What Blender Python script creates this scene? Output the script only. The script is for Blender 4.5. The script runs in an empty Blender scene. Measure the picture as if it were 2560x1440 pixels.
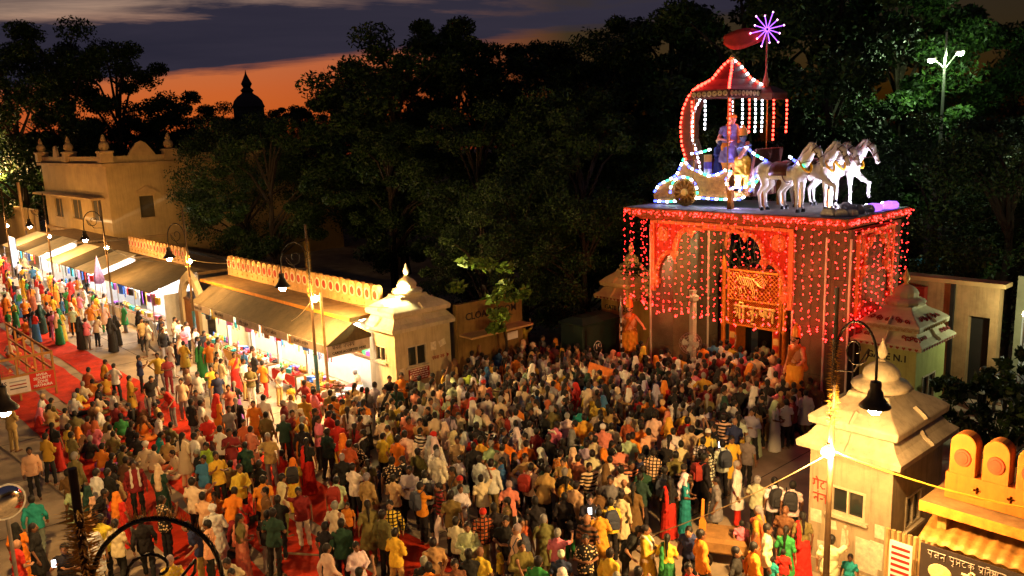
import bpy, bmesh, math, random
import numpy as np
from mathutils import Vector, Matrix

random.seed(7)
rng = np.random.default_rng(7)
sc = bpy.context.scene
COL = sc.collection
R = math.radians

# ------------------------------------------------------------------ camera, sky, exposure
# Frame of the place: x runs along the street towards the near right, y runs from the street into the temple side, z up (metres).
cam_d = bpy.data.cameras.new('camera')
cam = bpy.data.objects.new('camera', cam_d)
COL.objects.link(cam)
cam.location = (0, 0, 10)
cam.rotation_euler = (1.385230, 0.033694, 0.830925)
cam_d.lens = 29.25
cam_d.sensor_width = 36
cam_d.clip_end = 900
sc.camera = cam

sc.view_settings.view_transform = 'Standard'
sc.view_settings.look = 'None'
sc.view_settings.gamma = 1
sc.view_settings.use_curve_mapping = False
sc.view_settings.exposure = 0.55
sc.cycles.use_denoising = True
sc.cycles.denoiser = 'OPENIMAGEDENOISE'
sc.cycles.max_bounces = 5
sc.cycles.diffuse_bounces = 3
sc.cycles.glossy_bounces = 2
sc.cycles.transmission_bounces = 3
sc.cycles.volume_bounces = 0
sc.cycles.sample_clamp_indirect = 4
sc.cycles.caustics_reflective = False
sc.cycles.caustics_refractive = False
sc.cycles.use_light_tree = True

SUN_AZ = (-0.93, 0.37)            # the sun has gone down up the street
w = bpy.data.worlds.new('World')
sc.world = w
w.use_nodes = True
nt = w.node_tree
for n in list(nt.nodes):
    nt.nodes.remove(n)


def N(tree, typ, **kw):
    n = tree.nodes.new(typ)
    for k, v in kw.items():
        if k == 'ins':
            for a, b in v.items():
                n.inputs[a].default_value = b
        else:
            setattr(n, k, v)
    return n


def ramp(tree, stops, interp='LINEAR'):
    n = tree.nodes.new('ShaderNodeValToRGB')
    el = n.color_ramp.elements
    n.color_ramp.interpolation = interp
    while len(el) < len(stops):
        el.new(0.5)
    for e, (p, c) in zip(el, stops):
        e.position = p
        e.color = (c[0], c[1], c[2], 1) if len(c) == 3 else c
    return n


L = nt.links.new
tc = N(nt, 'ShaderNodeTexCoord')
# streaks of cloud lie slightly tilted to the horizon as seen up the street
tilt = N(nt, 'ShaderNodeVectorMath', operation='DOT_PRODUCT')
tilt.inputs[1].default_value = (-0.035, -0.075, 0.995)
L(tc.outputs['Generated'], tilt.inputs[0])
mapc = N(nt, 'ShaderNodeMapping')
mapc.inputs['Scale'].default_value = (2.6, 2.6, 30)
mapc.inputs['Rotation'].default_value = (R(5), R(-3), 0)
L(tc.outputs['Generated'], mapc.inputs[0])
nz = N(nt, 'ShaderNodeTexNoise', ins={'Scale': 1.0, 'Detail': 7.0, 'Roughness': 0.62, 'Distortion': 0.5})
L(mapc.outputs[0], nz.inputs['Vector'])
# how open the cloud is: open near the horizon, closed above, with gaps
opn = ramp(nt, [(0.0, (1, 1, 1)), (0.060, (1, 1, 1)), (0.090, (0.30, 0.30, 0.30)), (0.115, (0.33, 0.33, 0.33)), (0.135, (0.42, 0.42, 0.42)), (0.165, (0.47, 0.47, 0.47)), (0.30, (0.34, 0.34, 0.34)), (1.0, (0.3, 0.3, 0.3))])
L(tilt.outputs['Value'], opn.inputs[0])
add = N(nt, 'ShaderNodeMath', operation='ADD')
L(nz.outputs['Fac'], add.inputs[0])
L(opn.outputs[0], add.inputs[1])
gap = N(nt, 'ShaderNodeMapRange', ins={'From Min': 0.93, 'From Max': 1.13})
L(add.outputs[0], gap.inputs['Value'])
# glow is strongest where the sun went down
az = N(nt, 'ShaderNodeVectorMath', operation='DOT_PRODUCT')
az.inputs[1].default_value = (SUN_AZ[0], SUN_AZ[1], 0)
L(tc.outputs['Generated'], az.inputs[0])
azr = N(nt, 'ShaderNodeMapRange', ins={'From Min': 0.905, 'From Max': 0.985, 'To Min': 0.02, 'To Max': 1.0})
L(az.outputs['Value'], azr.inputs['Value'])
glow = ramp(nt, [(0.0, (0.20, 0.018, 0.007)), (0.055, (0.25, 0.036, 0.016)), (0.09, (0.25, 0.058, 0.028)), (0.15, (0.20, 0.135, 0.105)), (0.3, (0.22, 0.17, 0.16)), (1, (0.05, 0.05, 0.08))])
L(tilt.outputs['Value'], glow.inputs[0])
gl2 = N(nt, 'ShaderNodeVectorMath', operation='SCALE')
L(glow.outputs[0], gl2.inputs[0])
L(azr.outputs[0], gl2.inputs['Scale'])
cl = N(nt, 'ShaderNodeMix', data_type='RGBA')
cl.inputs['A'].default_value = (0.009, 0.009, 0.018, 1)
cl.inputs['B'].default_value = (0.030, 0.025, 0.038, 1)
L(nz.outputs['Fac'], cl.inputs['Factor'])
sky = N(nt, 'ShaderNodeTexSky')
sky.sky_type = 'NISHITA'
sky.sun_disc = False
sky.sun_elevation = R(0.5)
sky.sun_rotation = math.atan2(SUN_AZ[0], SUN_AZ[1])
skys = N(nt, 'ShaderNodeVectorMath', operation='SCALE')
skys.inputs['Scale'].default_value = 0.01
L(sky.outputs[0], skys.inputs[0])
gl3 = N(nt, 'ShaderNodeVectorMath', operation='ADD')
L(gl2.outputs[0], gl3.inputs[0])
L(skys.outputs[0], gl3.inputs[1])
mx = N(nt, 'ShaderNodeMix', data_type='RGBA')
L(gap.outputs[0], mx.inputs['Factor'])
L(cl.outputs['Result'], mx.inputs['A'])
L(gl3.outputs[0], mx.inputs['B'])
bg = N(nt, 'ShaderNodeBackground', ins={'Strength': 1.0})
L(mx.outputs['Result'], bg.inputs[0])
wo = N(nt, 'ShaderNodeOutputWorld')
L(bg.outputs[0], wo.inputs[0])

sun_d = bpy.data.lights.new('sun', 'SUN')
sun_d.energy = 0.02
sun_d.angle = R(10)
sun_d.color = (1, 0.45, 0.25)
sun = bpy.data.objects.new('sun', sun_d)
COL.objects.link(sun)
sun.rotation_euler = Vector((SUN_AZ[0], SUN_AZ[1], 0.05)).to_track_quat('Z', 'Y').to_euler()


# ------------------------------------------------------------------ materials
MATS = {}


def mat(name, col, rough=0.7, var=0.18, scale=2.0, bump=0.0, bscale=20, metal=0.0, spec=0.3, streak=0.0, emit=0.0, ecol=None, speck=None, objcol=False, pattern=None, sampling=None):
    if name in MATS:
        return MATS[name]
    m = bpy.data.materials.new(name)
    m.use_nodes = True
    t = m.node_tree
    b = t.nodes['Principled BSDF']
    lk = t.links.new
    b.inputs['Roughness'].default_value = rough
    b.inputs['Metallic'].default_value = metal
    b.inputs['Specular IOR Level'].default_value = spec
    tx = t.nodes.new('ShaderNodeTexCoord')
    if objcol:
        oi = t.nodes.new('ShaderNodeObjectInfo')
        base = oi.outputs['Color']
    else:
        rgb = t.nodes.new('ShaderNodeRGB')
        rgb.outputs[0].default_value = (col[0], col[1], col[2], 1)
        base = rgb.outputs[0]
    if pattern:
        sx = t.nodes.new('ShaderNodeSeparateXYZ')
        lk(tx.outputs['Object'], sx.inputs[0])

        def wave(sock, freq, thr):
            a = N(t, 'ShaderNodeMath', operation='MULTIPLY', ins={1: freq})
            lk(sock, a.inputs[0])
            s = N(t, 'ShaderNodeMath', operation='SINE')
            lk(a.outputs[0], s.inputs[0])
            g = N(t, 'ShaderNodeMath', operation='GREATER_THAN', ins={1: thr})
            lk(s.outputs[0], g.inputs[0])
            return g.outputs[0]
        if pattern == 'stripe':
            f = wave(sx.outputs['Z'], 62, 0.0)
        elif pattern == 'plaid':
            f1, f2 = wave(sx.outputs['Z'], 70, 0.55), wave(sx.outputs['X'], 70, 0.55)
            mxm = N(t, 'ShaderNodeMath', operation='MAXIMUM')
            lk(f1, mxm.inputs[0])
            lk(f2, mxm.inputs[1])
            f = mxm.outputs[0]
        else:
            vo = N(t, 'ShaderNodeTexVoronoi', ins={'Scale': 17.0})
            lk(tx.outputs['Object'], vo.inputs['Vector'])
            g = N(t, 'ShaderNodeMath', operation='LESS_THAN', ins={1: 0.36})
            lk(vo.outputs['Distance'], g.inputs[0])
            f = g.outputs[0]
        mp = N(t, 'ShaderNodeMix', data_type='RGBA')
        lk(f, mp.inputs['Factor'])
        lk(base, mp.inputs['A'])
        mp.inputs['B'].default_value = (0.02, 0.015, 0.012, 1) if pattern != 'print' else (0.75, 0.55, 0.3, 1)
        base = mp.outputs['Result']
    if var > 0:
        n1 = N(t, 'ShaderNodeTexNoise', ins={'Scale': scale, 'Detail': 6.0, 'Roughness': 0.65})
        lk(tx.outputs['Object'], n1.inputs['Vector'])
        mr = N(t, 'ShaderNodeMapRange', ins={'From Min': 0.3, 'From Max': 0.7, 'To Min': 1 - var, 'To Max': 1 + var})
        lk(n1.outputs['Fac'], mr.inputs['Value'])
        sc_ = N(t, 'ShaderNodeVectorMath', operation='SCALE')
        lk(base, sc_.inputs[0])
        lk(mr.outputs[0], sc_.inputs['Scale'])
        base = sc_.outputs[0]
    if streak > 0:
        mp2 = N(t, 'ShaderNodeMapping')
        mp2.inputs['Scale'].default_value = (5, 5, 0.45)
        lk(tx.outputs['Object'], mp2.inputs[0])
        n2 = N(t, 'ShaderNodeTexNoise', ins={'Scale': 1.6, 'Detail': 7.0, 'Roughness': 0.7})
        lk(mp2.outputs[0], n2.inputs['Vector'])
        mr2 = N(t, 'ShaderNodeMapRange', ins={'From Min': 0.48, 'From Max': 0.78, 'To Min': 1.0, 'To Max': 1 - streak})
        lk(n2.outputs['Fac'], mr2.inputs['Value'])
        s2 = N(t, 'ShaderNodeVectorMath', operation='SCALE')
        lk(base, s2.inputs[0])
        lk(mr2.outputs[0], s2.inputs['Scale'])
        base = s2.outputs[0]
    if speck:
        n3 = N(t, 'ShaderNodeTexVoronoi', ins={'Scale': speck[0]})
        lk(tx.outputs['Object'], n3.inputs['Vector'])
        mr3 = N(t, 'ShaderNodeMapRange', ins={'From Min': 0.0, 'From Max': 0.6, 'To Min': 1 - speck[1], 'To Max': 1 + speck[1]})
        lk(n3.outputs['Distance'], mr3.inputs['Value'])
        s3 = N(t, 'ShaderNodeVectorMath', operation='SCALE')
        lk(base, s3.inputs[0])
        lk(mr3.outputs[0], s3.inputs['Scale'])
        base = s3.outputs[0]
    lk(base, b.inputs['Base Color'])
    if bump > 0:
        nb = N(t, 'ShaderNodeTexNoise', ins={'Scale': bscale, 'Detail': 5.0})
        lk(tx.outputs['Object'], nb.inputs['Vector'])
        bp = N(t, 'ShaderNodeBump', ins={'Strength': bump, 'Distance': 0.03})
        lk(nb.outputs['Fac'], bp.inputs['Height'])
        lk(bp.outputs[0], b.inputs['Normal'])
    if emit > 0:
        e = ecol or col
        b.inputs['Emission Color'].default_value = (e[0], e[1], e[2], 1)
        b.inputs['Emission Strength'].default_value = emit
        m.cycles.emission_sampling = sampling or 'FRONT'
    m.diffuse_color = (col[0], col[1], col[2], 1)
    MATS[name] = m
    return m


# ------------------------------------------------------------------ mesh building
class MB:
    def __init__(s):
        s.v, s.f, s.m = [], [], []

    def add(s, vs, fs, m=0):
        o = len(s.v)
        s.v += [tuple(map(float, p)) for p in vs]
        s.f += [tuple(i + o for i in q) for q in fs]
        s.m += [m] * len(fs)
        return s

    def box(s, x0, x1, y0, y1, z0, z1, m=0):
        x0, x1 = min(x0, x1), max(x0, x1)
        y0, y1 = min(y0, y1), max(y0, y1)
        z0, z1 = min(z0, z1), max(z0, z1)
        return s.add([(x0, y0, z0), (x1, y0, z0), (x1, y1, z0), (x0, y1, z0), (x0, y0, z1), (x1, y0, z1), (x1, y1, z1), (x0, y1, z1)],
                     [(3, 2, 1, 0), (4, 5, 6, 7), (0, 1, 5, 4), (1, 2, 6, 5), (2, 3, 7, 6), (3, 0, 4, 7)], m)

    def cbox(s, c, d, m=0):
        return s.box(c[0] - d[0] / 2, c[0] + d[0] / 2, c[1] - d[1] / 2, c[1] + d[1] / 2, c[2] - d[2] / 2, c[2] + d[2] / 2, m)

    def extr(s, pts, a0, a1, axis='y', m=0):
        """closed polygon pts in the plane across axis, extruded from a0 to a1"""
        n = len(pts)
        f = {'y': lambda p, a: (p[0], a, p[1]), 'x': lambda p, a: (a, p[0], p[1]), 'z': lambda p, a: (p[0], p[1], a)}[axis]
        vs = [f(p, a0) for p in pts] + [f(p, a1) for p in pts]
        fs = [tuple(range(n))[::-1], tuple(range(n, 2 * n))] + [(i, (i + 1) % n, n + (i + 1) % n, n + i) for i in range(n)]
        return s.add(vs, fs, m)

    def lathe(s, prof, c=(0, 0, 0), n=16, m=0, lobes=0, amp=0.0, sx=1, sy=1):
        vs, fs = [], []
        for r, z in prof:
            for i in range(n):
                a = 2 * math.pi * i / n
                rr = r * (1 + amp * math.cos(lobes * a)) if lobes else r
                vs.append((c[0] + rr * math.cos(a) * sx, c[1] + rr * math.sin(a) * sy, c[2] + z))
        k = len(prof)
        for j in range(k - 1):
            for i in range(n):
                a, b = j * n + i, j * n + (i + 1) % n
                fs.append((a, b, b + n, a + n))
        fs.append(tuple(range(n))[::-1])
        fs.append(tuple(range((k - 1) * n, k * n)))
        return s.add(vs, fs, m)

    def sq(s, prof, c=(0, 0, 0), m=0):
        """rectangular stack: prof of (half x, half y, z)"""
        vs, fs = [], []
        for hx, hy, z in prof:
            vs += [(c[0] - hx, c[1] - hy, c[2] + z), (c[0] + hx, c[1] - hy, c[2] + z), (c[0] + hx, c[1] + hy, c[2] + z), (c[0] - hx, c[1] + hy, c[2] + z)]
        k = len(prof)
        for j in range(k - 1):
            for i in range(4):
                a, b = j * 4 + i, j * 4 + (i + 1) % 4
                fs.append((a, b, b + 4, a + 4))
        fs.append((3, 2, 1, 0))
        fs.append(tuple(range((k - 1) * 4, k * 4)))
        return s.add(vs, fs, m)

    def tube(s, pts, r, n=8, m=0, closed=False):
        P = [Vector(p) for p in pts]
        k = len(P)
        rad = r if hasattr(r, '__len__') else [r] * k
        vs, fs = [], []
        ref = Vector((0, 0, 1))
        for i in range(k):
            if closed:
                d = P[(i + 1) % k] - P[i - 1]
            else:
                d = P[min(i + 1, k - 1)] - P[max(i - 1, 0)]
            if d.length < 1e-9:
                d = Vector((0, 0, 1))
            d.normalize()
            if abs(d.dot(ref)) > 0.95:
                ref = Vector((1, 0, 0)) if abs(d.x) < 0.9 else Vector((0, 1, 0))
            a = d.cross(ref).normalized()
            b = d.cross(a).normalized()
            ref = b.cross(d)
            for j in range(n):
                t = 2 * math.pi * j / n
                vs.append(P[i] + (a * math.cos(t) + b * math.sin(t)) * rad[i])
        for i in range(k if closed else k - 1):
            for j in range(n):
                i2 = (i + 1) % k
                fs.append((i * n + j, i2 * n + j, i2 * n + (j + 1) % n, i * n + (j + 1) % n))
        if not closed:
            fs.append(tuple(range(n)))
            fs.append(tuple(range((k - 1) * n, k * n))[::-1])
        return s.add(vs, fs, m)

    def ball(s, c, r, nu=10, nv=6, m=0):
        r = r if hasattr(r, '__len__') else (r, r, r)
        vs = [(c[0], c[1], c[2] - r[2])]
        for j in range(1, nv):
            p = -math.pi / 2 + math.pi * j / nv
            for i in range(nu):
                a = 2 * math.pi * i / nu
                vs.append((c[0] + r[0] * math.cos(p) * math.cos(a), c[1] + r[1] * math.cos(p) * math.sin(a), c[2] + r[2] * math.sin(p)))
        vs.append((c[0], c[1], c[2] + r[2]))
        fs = [(0, 1 + (i + 1) % nu, 1 + i) for i in range(nu)]
        for j in range(nv - 2):
            for i in range(nu):
                a, b = 1 + j * nu + i, 1 + j * nu + (i + 1) % nu
                fs.append((a, b, b + nu, a + nu))
        o = 1 + (nv - 2) * nu
        fs += [(o + i, o + (i + 1) % nu, len(vs) - 1) for i in range(nu)]
        return s.add(vs, fs, m)

    def octa(s, c, r, m=0):
        x, y, z = c
        return s.add([(x + r, y, z), (x, y + r, z), (x - r, y, z), (x, y - r, z), (x, y, z + r), (x, y, z - r)],
                     [(0, 1, 4), (1, 2, 4), (2, 3, 4), (3, 0, 4), (1, 0, 5), (2, 1, 5), (3, 2, 5), (0, 3, 5)], m)

    def mesh(s, name, mats, smooth=False, bevel=0.0):
        me = bpy.data.meshes.new(name)
        me.from_pydata(s.v, [], s.f)
        for x in (mats if isinstance(mats, (list, tuple)) else [mats]):
            me.materials.append(x)
        if len(set(s.m)) > 1:
            me.polygons.foreach_set('material_index', s.m)
        bm = bmesh.new()
        bm.from_mesh(me)
        bmesh.ops.recalc_face_normals(bm, faces=bm.faces)
        if bevel:
            bmesh.ops.bevel(bm, geom=[e for e in bm.edges if e.is_manifold and e.calc_face_angle(0) > 0.6], offset=bevel, segments=1, affect='EDGES', clamp_overlap=True)
        bm.to_mesh(me)
        bm.free()
        if smooth:
            me.polygons.foreach_set('use_smooth', [True] * len(me.polygons))
            if hasattr(me, 'set_sharp_from_angle'):
                me.set_sharp_from_angle(angle=R(42))
        return me

    def build(s, name, mats, parent=None, smooth=False, bevel=0.0, **tags):
        return obj(name, s.mesh(name, mats, smooth, bevel), parent, **tags)


def obj(name, me, parent=None, label=None, cat=None, group=None, kind=None, loc=None, rz=None):
    o = bpy.data.objects.new(name, me)
    COL.objects.link(o)
    if parent:
        o.parent = parent
    if label:
        o['label'] = label
    if cat:
        o['category'] = cat
    if group:
        o['group'] = group
    if kind:
        o['kind'] = kind
    if loc:
        o.location = loc
    if rz is not None:
        o.rotation_euler = (0, 0, rz)
    return o


def thing(name, label, cat, loc=(0, 0, 0), rz=0, group=None):
    return obj(name, None, None, label, cat, group, None, loc, rz)


def copy_tree(o, parent=None):
    c = o.copy()
    COL.objects.link(c)
    c.parent = parent
    for ch in list(o.children):
        copy_tree(ch, c)
    return c


def text_mesh(txt, size=1.0, depth=0.01, align='CENTER', bold=0.0):
    cu = bpy.data.curves.new('lettering', 'FONT')
    cu.body = txt
    cu.size = size
    cu.extrude = depth
    cu.offset = bold
    cu.align_x = align
    cu.align_y = 'CENTER'
    cu.resolution_u = 2
    to = bpy.data.objects.new('lettering', cu)
    COL.objects.link(to)
    bpy.context.view_layer.update()
    me = bpy.data.meshes.new_from_object(to)
    bpy.data.objects.remove(to)
    bpy.data.curves.remove(cu)
    return me


FACE_MY = Matrix.Rotation(R(90), 4, 'X')                                   # lettering that faces -y (the street)
FACE_PX = Matrix.Rotation(R(90), 4, 'Z') @ Matrix.Rotation(R(90), 4, 'X')  # lettering that faces +x


def text(txt, pos, size, m, parent, face=FACE_MY, name='lettering', bold=0.0, align='CENTER', roll=0):
    me = text_mesh(txt, size, 0.008, align, bold)
    me.transform(Matrix.Translation(pos) @ face @ Matrix.Rotation(roll, 4, 'Z'))
    me.materials.clear()
    me.materials.append(m)
    return obj(name, me, parent)


# strokes of the Devanagari words, on a grid: head line at y=1, foot at y=0, each letter with its width
DEV = {
    'sha': (0.95, [[(0.05, .62), (.12, .78), (.25, .75), (.27, .55), (.15, .42), (.1, .30), (.35, .05)], [(.27, .55), (.5, .55)], [(.5, 1), (.5, .5)], [(.75, 1), (.75, 0)]]),
    'shri': (1.0, [[(.08, .70), (.18, .85), (.32, .75), (.28, .55), (.12, .48)], [(.12, .48), (.35, .42), (.5, .38)], [(.5, .5), (.2, .12)], [(.5, 1), (.5, 0)], [(.78, 1), (.78, 0)], [(.78, 1), (.70, 1.25), (.5, 1.32), (.42, 1.1)]]),
    'kri': (0.95, [[(.5, 1), (.5, 0)], [(.5, .55), (.3, .72), (.12, .55), (.22, .32), (.5, .5)], [(.5, .5), (.75, .7), (.88, .5), (.78, .25)], [(.5, 0), (.35, -.12), (.45, -.28), (.65, -.3)]]),
    'ka': (0.95, [[(.5, 1), (.5, 0)], [(.5, .55), (.3, .72), (.12, .55), (.22, .32), (.5, .5)], [(.5, .5), (.75, .7), (.88, .5), (.78, .25)]]),
    'shhna': (1.25, [[(.12, 1), (.12, .6), (.25, .45), (.45, .45)], [(.12, .75), (.45, .45)], [(.45, 1), (.45, .2)], [(.6, 1), (.6, .55), (.72, .4), (.88, .45)], [(.88, 1), (.88, .4)], [(1.08, 1), (1.08, 0)]]),
    'ga': (0.8, [[(.2, 1), (.2, .45), (.1, .35), (.05, .5)], [(.6, 1), (.6, 0)]]),
    'gi': (1.1, [[(.2, 1), (.2, .45), (.1, .35), (.05, .5)], [(.55, 1), (.55, 0)], [(.9, 1), (.9, 0)], [(.9, 1), (.8, 1.25), (.6, 1.3), (.5, 1.12)]]),
    'ge': (0.8, [[(.2, 1), (.2, .45), (.1, .35), (.05, .5)], [(.6, 1), (.6, 0)], [(.6, 1), (.35, 1.35)]]),
    'ta': (0.75, [[(.4, 1), (.4, .78), (.15, .65), (.1, .35), (.3, .12), (.6, .2)]]),
    'taa': (1.1, [[(.55, 1), (.55, 0)], [(.55, .6), (.3, .6), (.12, .45), (.2, .15)], [(.9, 1), (.9, 0)]]),
    'na': (0.8, [[(.6, 1), (.6, 0)], [(.6, .5), (.25, .5), (.12, .4), (.2, .3), (.28, .45)]]),
    'nan': (0.8, [[(.6, 1), (.6, 0)], [(.6, .5), (.25, .5), (.12, .4), (.2, .3), (.28, .45)], [(.55, 1.25), (.62, 1.25)]]),
    'pa': (0.8, [[(.15, 1), (.15, .55), (.35, .42), (.6, .45)], [(.6, 1), (.6, 0)]]),
    'pra': (0.8, [[(.15, 1), (.15, .55), (.35, .42), (.6, .45)], [(.6, 1), (.6, 0)], [(.6, .35), (.3, .1)]]),
    'pu': (0.8, [[(.15, 1), (.15, .55), (.35, .42), (.6, .45)], [(.6, 1), (.6, 0)], [(.6, 0), (.4, -.2), (.6, -.35)]]),
    'ja': (0.95, [[(.75, 1), (.75, 0)], [(.75, .6), (.4, .6), (.2, .45), (.3, .2), (.5, .25)]]),
    'sa': (0.85, [[(.2, 1), (.2, .5), (.35, .4), (.2, .15)], [(.3, .5), (.65, .5)], [(.65, 1), (.65, 0)]]),
    'ti': (0.95, [[(.15, 1), (.15, 0)], [(.15, 1), (.25, 1.28), (.6, 1.28), (.75, 1)], [(.75, 1), (.75, 0)], [(.75, .6), (.5, .6), (.35, .45), (.42, .15)]]),
    '-': (0.5, [[(.1, .45), (.4, .45)]]),
    '1': (0.45, [[(.05, .75), (.25, .95), (.25, 0)]]),
    ' ': (0.45, []),
}


def dev_word(letters, h, r, origin, ux, uz, nrm, n=5):
    """strokes as thin rods on a wall: origin lower left, ux along the line, uz up, all Vectors"""
    mb = MB()
    x = 0.0
    o = Vector(origin)
    start = None
    for k in letters:
        wd, strokes = DEV[k]
        if k == ' ':
            if start is not None and x > start:
                mb.tube([o + ux * (start * h) + uz * h, o + ux * (x * h) + uz * h], r, n)
            start = None
        else:
            if start is None:
                start = x
            for st in strokes:
                mb.tube([o + ux * ((x + a) * h) + uz * (b * h) for a, b in st], r, n)
        x += wd
    if start is not None:
        mb.tube([o + ux * (start * h) + uz * h, o + ux * (x * h) + uz * h], r, n)
    return mb, x * h
# ------------------------------------------------------------------ shared materials
CREAM = mat('cream_plaster', (0.50, 0.40, 0.23), 0.85, 0.16, 1.3, 0.25, 14, streak=0.42)
CREAM_ROOF = mat('cream_roof_plaster', (0.52, 0.43, 0.28), 0.8, 0.20, 1.6, 0.2, 9, streak=0.28)
YELLOW = mat('yellow_plaster', (0.42, 0.26, 0.06), 0.85, 0.18, 1.3, 0.2, 12, streak=0.4)
GREENP = mat('green_plaster', (0.42, 0.44, 0.13), 0.85, 0.15, 1.6, 0.2, 12, streak=0.3)
SAFFRON = mat('saffron_paint', (0.54, 0.20, 0.018), 0.75, 0.28, 2.2, 0.15, 14, streak=0.3)
SLABTOP = mat('weathered_slab', (0.20, 0.115, 0.04), 0.9, 0.35, 2.6, 0.3, 16)
REDDISC = mat('red_medallion', (0.42, 0.045, 0.012), 0.7, 0.15, 6, 0.2, 30)
TERRA = mat('terracotta_moulding', (0.74, 0.25, 0.09), 0.65, 0.18, 3, 0.2, 20)
REDPANEL = mat('red_sandstone_panel', (0.60, 0.05, 0.02), 0.75, 0.2, 3, 0.25, 25)
GRANITE = mat('polished_granite', (0.13, 0.10, 0.06), 0.22, 0.25, 1.1, 0.0, spec=0.5, speck=(60, 0.3))
WHITEST = mat('white_stone', (0.72, 0.66, 0.52), 0.5, 0.1, 3, 0.1, 20)
GOLD = mat('gilded_metal', (0.78, 0.25, 0.035), 0.38, 0.2, 6, 0.2, 40, metal=0.3)
GOLDBR = mat('bright_gilding', (0.92, 0.62, 0.20), 0.35, 0.1, 6, metal=0.15)
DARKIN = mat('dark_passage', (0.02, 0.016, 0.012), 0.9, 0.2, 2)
GLASSD = mat('dark_window_glass', (0.02, 0.022, 0.02), 0.08, 0.0, spec=0.6)
WOODFR = mat('window_frame_paint', (0.50, 0.42, 0.28), 0.6, 0.15, 6)
WOOD = mat('brown_wood', (0.20, 0.09, 0.03), 0.6, 0.3, 5, 0.2, 30)
REDBOARD = mat('red_board', (0.30, 0.02, 0.012), 0.5, 0.1, 5)
WHITEPT = mat('white_paint', (0.80, 0.78, 0.72), 0.6, 0.06, 5)
BLACKPT = mat('black_paint', (0.02, 0.018, 0.015), 0.5, 0.1, 5)
PAPER = mat('pasted_paper', (0.66, 0.58, 0.42), 0.9, 0.3, 9)
REDPT = mat('red_brown_paint', (0.30, 0.04, 0.02), 0.7, 0.15, 6)
IRON = mat('dark_iron', (0.035, 0.026, 0.018), 0.45, 0.25, 9, 0.15, 40, metal=0.5)
CONC = mat('street_concrete', (0.34, 0.265, 0.175), 0.85, 0.34, 0.55, 0.3, 3, speck=(1.3, 0.16))
CARPET = mat('red_carpet', (0.60, 0.034, 0.006), 0.95, 0.34, 1.6, 0.5, 8)
STEEL = mat('bare_steel', (0.45, 0.44, 0.42), 0.35, 0.1, 5, metal=0.9)
TARP = mat('white_tarpaulin', (0.70, 0.70, 0.68), 0.6, 0.15, 2, 0.3, 8)

PALESAFF = mat('pale_saffron_paint', (0.56, 0.30, 0.10), 0.75, 0.25, 2.2, 0.15, 14, streak=0.35)
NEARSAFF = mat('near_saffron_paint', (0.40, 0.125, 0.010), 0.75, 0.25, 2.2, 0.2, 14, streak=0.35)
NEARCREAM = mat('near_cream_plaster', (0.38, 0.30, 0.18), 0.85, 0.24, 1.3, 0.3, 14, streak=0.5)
RIMC = mat('cream_rim', (0.68, 0.52, 0.32), 0.7, 0.1, 5)
# ------------------------------------------------------------------ ground
g = MB()
g.add([(-420, -60, 0), (120, -60, 0), (120, 420, 0), (-420, 420, 0)], [(0, 1, 2, 3)])
g.build('ground', mat('packed_earth', (0.20, 0.14, 0.085), 0.95, 0.3, 0.2, 0.4, 2), kind='structure')
rd = MB()
rd.add([(-160, -12, 0.004), (40, -12, 0.004), (40, 40, 0.004), (-160, 40, 0.004)], [(0, 1, 2, 3)])
rd.build('road', CONC, kind='structure')
# the street's concrete is poured in bays: narrow recessed joints
jt = MB()
for k in range(-30, 6):
    jt.box(k * 4.0 - 0.012, k * 4.0 + 0.012, -8, 24, 0.003, 0.0085)
for y in (2.0, 12.6):
    jt.box(-120, 20, y - 0.012, y + 0.012, 0.003, 0.0092)
jt.build('paving_joints', mat('joint_tar', (0.05, 0.04, 0.03), 0.9), kind='structure')
# carpet: three lengths side by side with slightly wavy edges
cp = obj('red_carpet', None, None, 'long red carpet laid along the street under the seated crowd', 'carpet')
for k, (y0, y1) in enumerate(((6.2, 7.55), (7.95, 9.35), (9.75, 11.1))):
    m_ = MB()
    xs = np.linspace(-92, -12.5 + 0.5 * k, 170)
    ys = np.linspace(y0, y1, 5)
    vs, fs = [], []
    for i, x in enumerate(xs):
        for j, y in enumerate(ys):
            edge = 0.035 * math.sin(x * 0.9 + k) + 0.02 * math.sin(x * 2.7)
            rip = max(0, math.sin(x * 1.7 + 2 * math.sin(y * 2 + k) + 1.3 * k)) ** 6 * 0.03
            vs.append((x, y + (edge if j in (0, 4) else 0), 0.012 + 0.002 * k + rip))
    for i in range(len(xs) - 1):
        for j in range(4):
            a = i * 5 + j
            fs.append((a, a + 5, a + 6, a + 1))
    m_.add(vs, fs)
    m_.build('carpet_length', CARPET, cp, smooth=True)


# ------------------------------------------------------------------ gate booths
def panel(mb, plane, p0, p1, a0, a1, z0, z1, holes=(), m=0):
    """wall between planes p0 and p1 across 'x' or 'y', with rectangular openings (a0, a1, z0, z1)"""
    As = sorted({a0, a1, *[h for q in holes for h in q[:2]]})
    Zs = sorted({z0, z1, *[h for q in holes for h in q[2:]]})
    for i in range(len(As) - 1):
        for j in range(len(Zs) - 1):
            ca, cz = (As[i] + As[i + 1]) / 2, (Zs[j] + Zs[j + 1]) / 2
            if any(h[0] < ca < h[1] and h[2] < cz < h[3] for h in holes):
                continue
            if plane == 'y':
                mb.box(As[i], As[i + 1], p0, p1, Zs[j], Zs[j + 1], m)
            else:
                mb.box(p0, p1, As[i], As[i + 1], Zs[j], Zs[j + 1], m)


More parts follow.
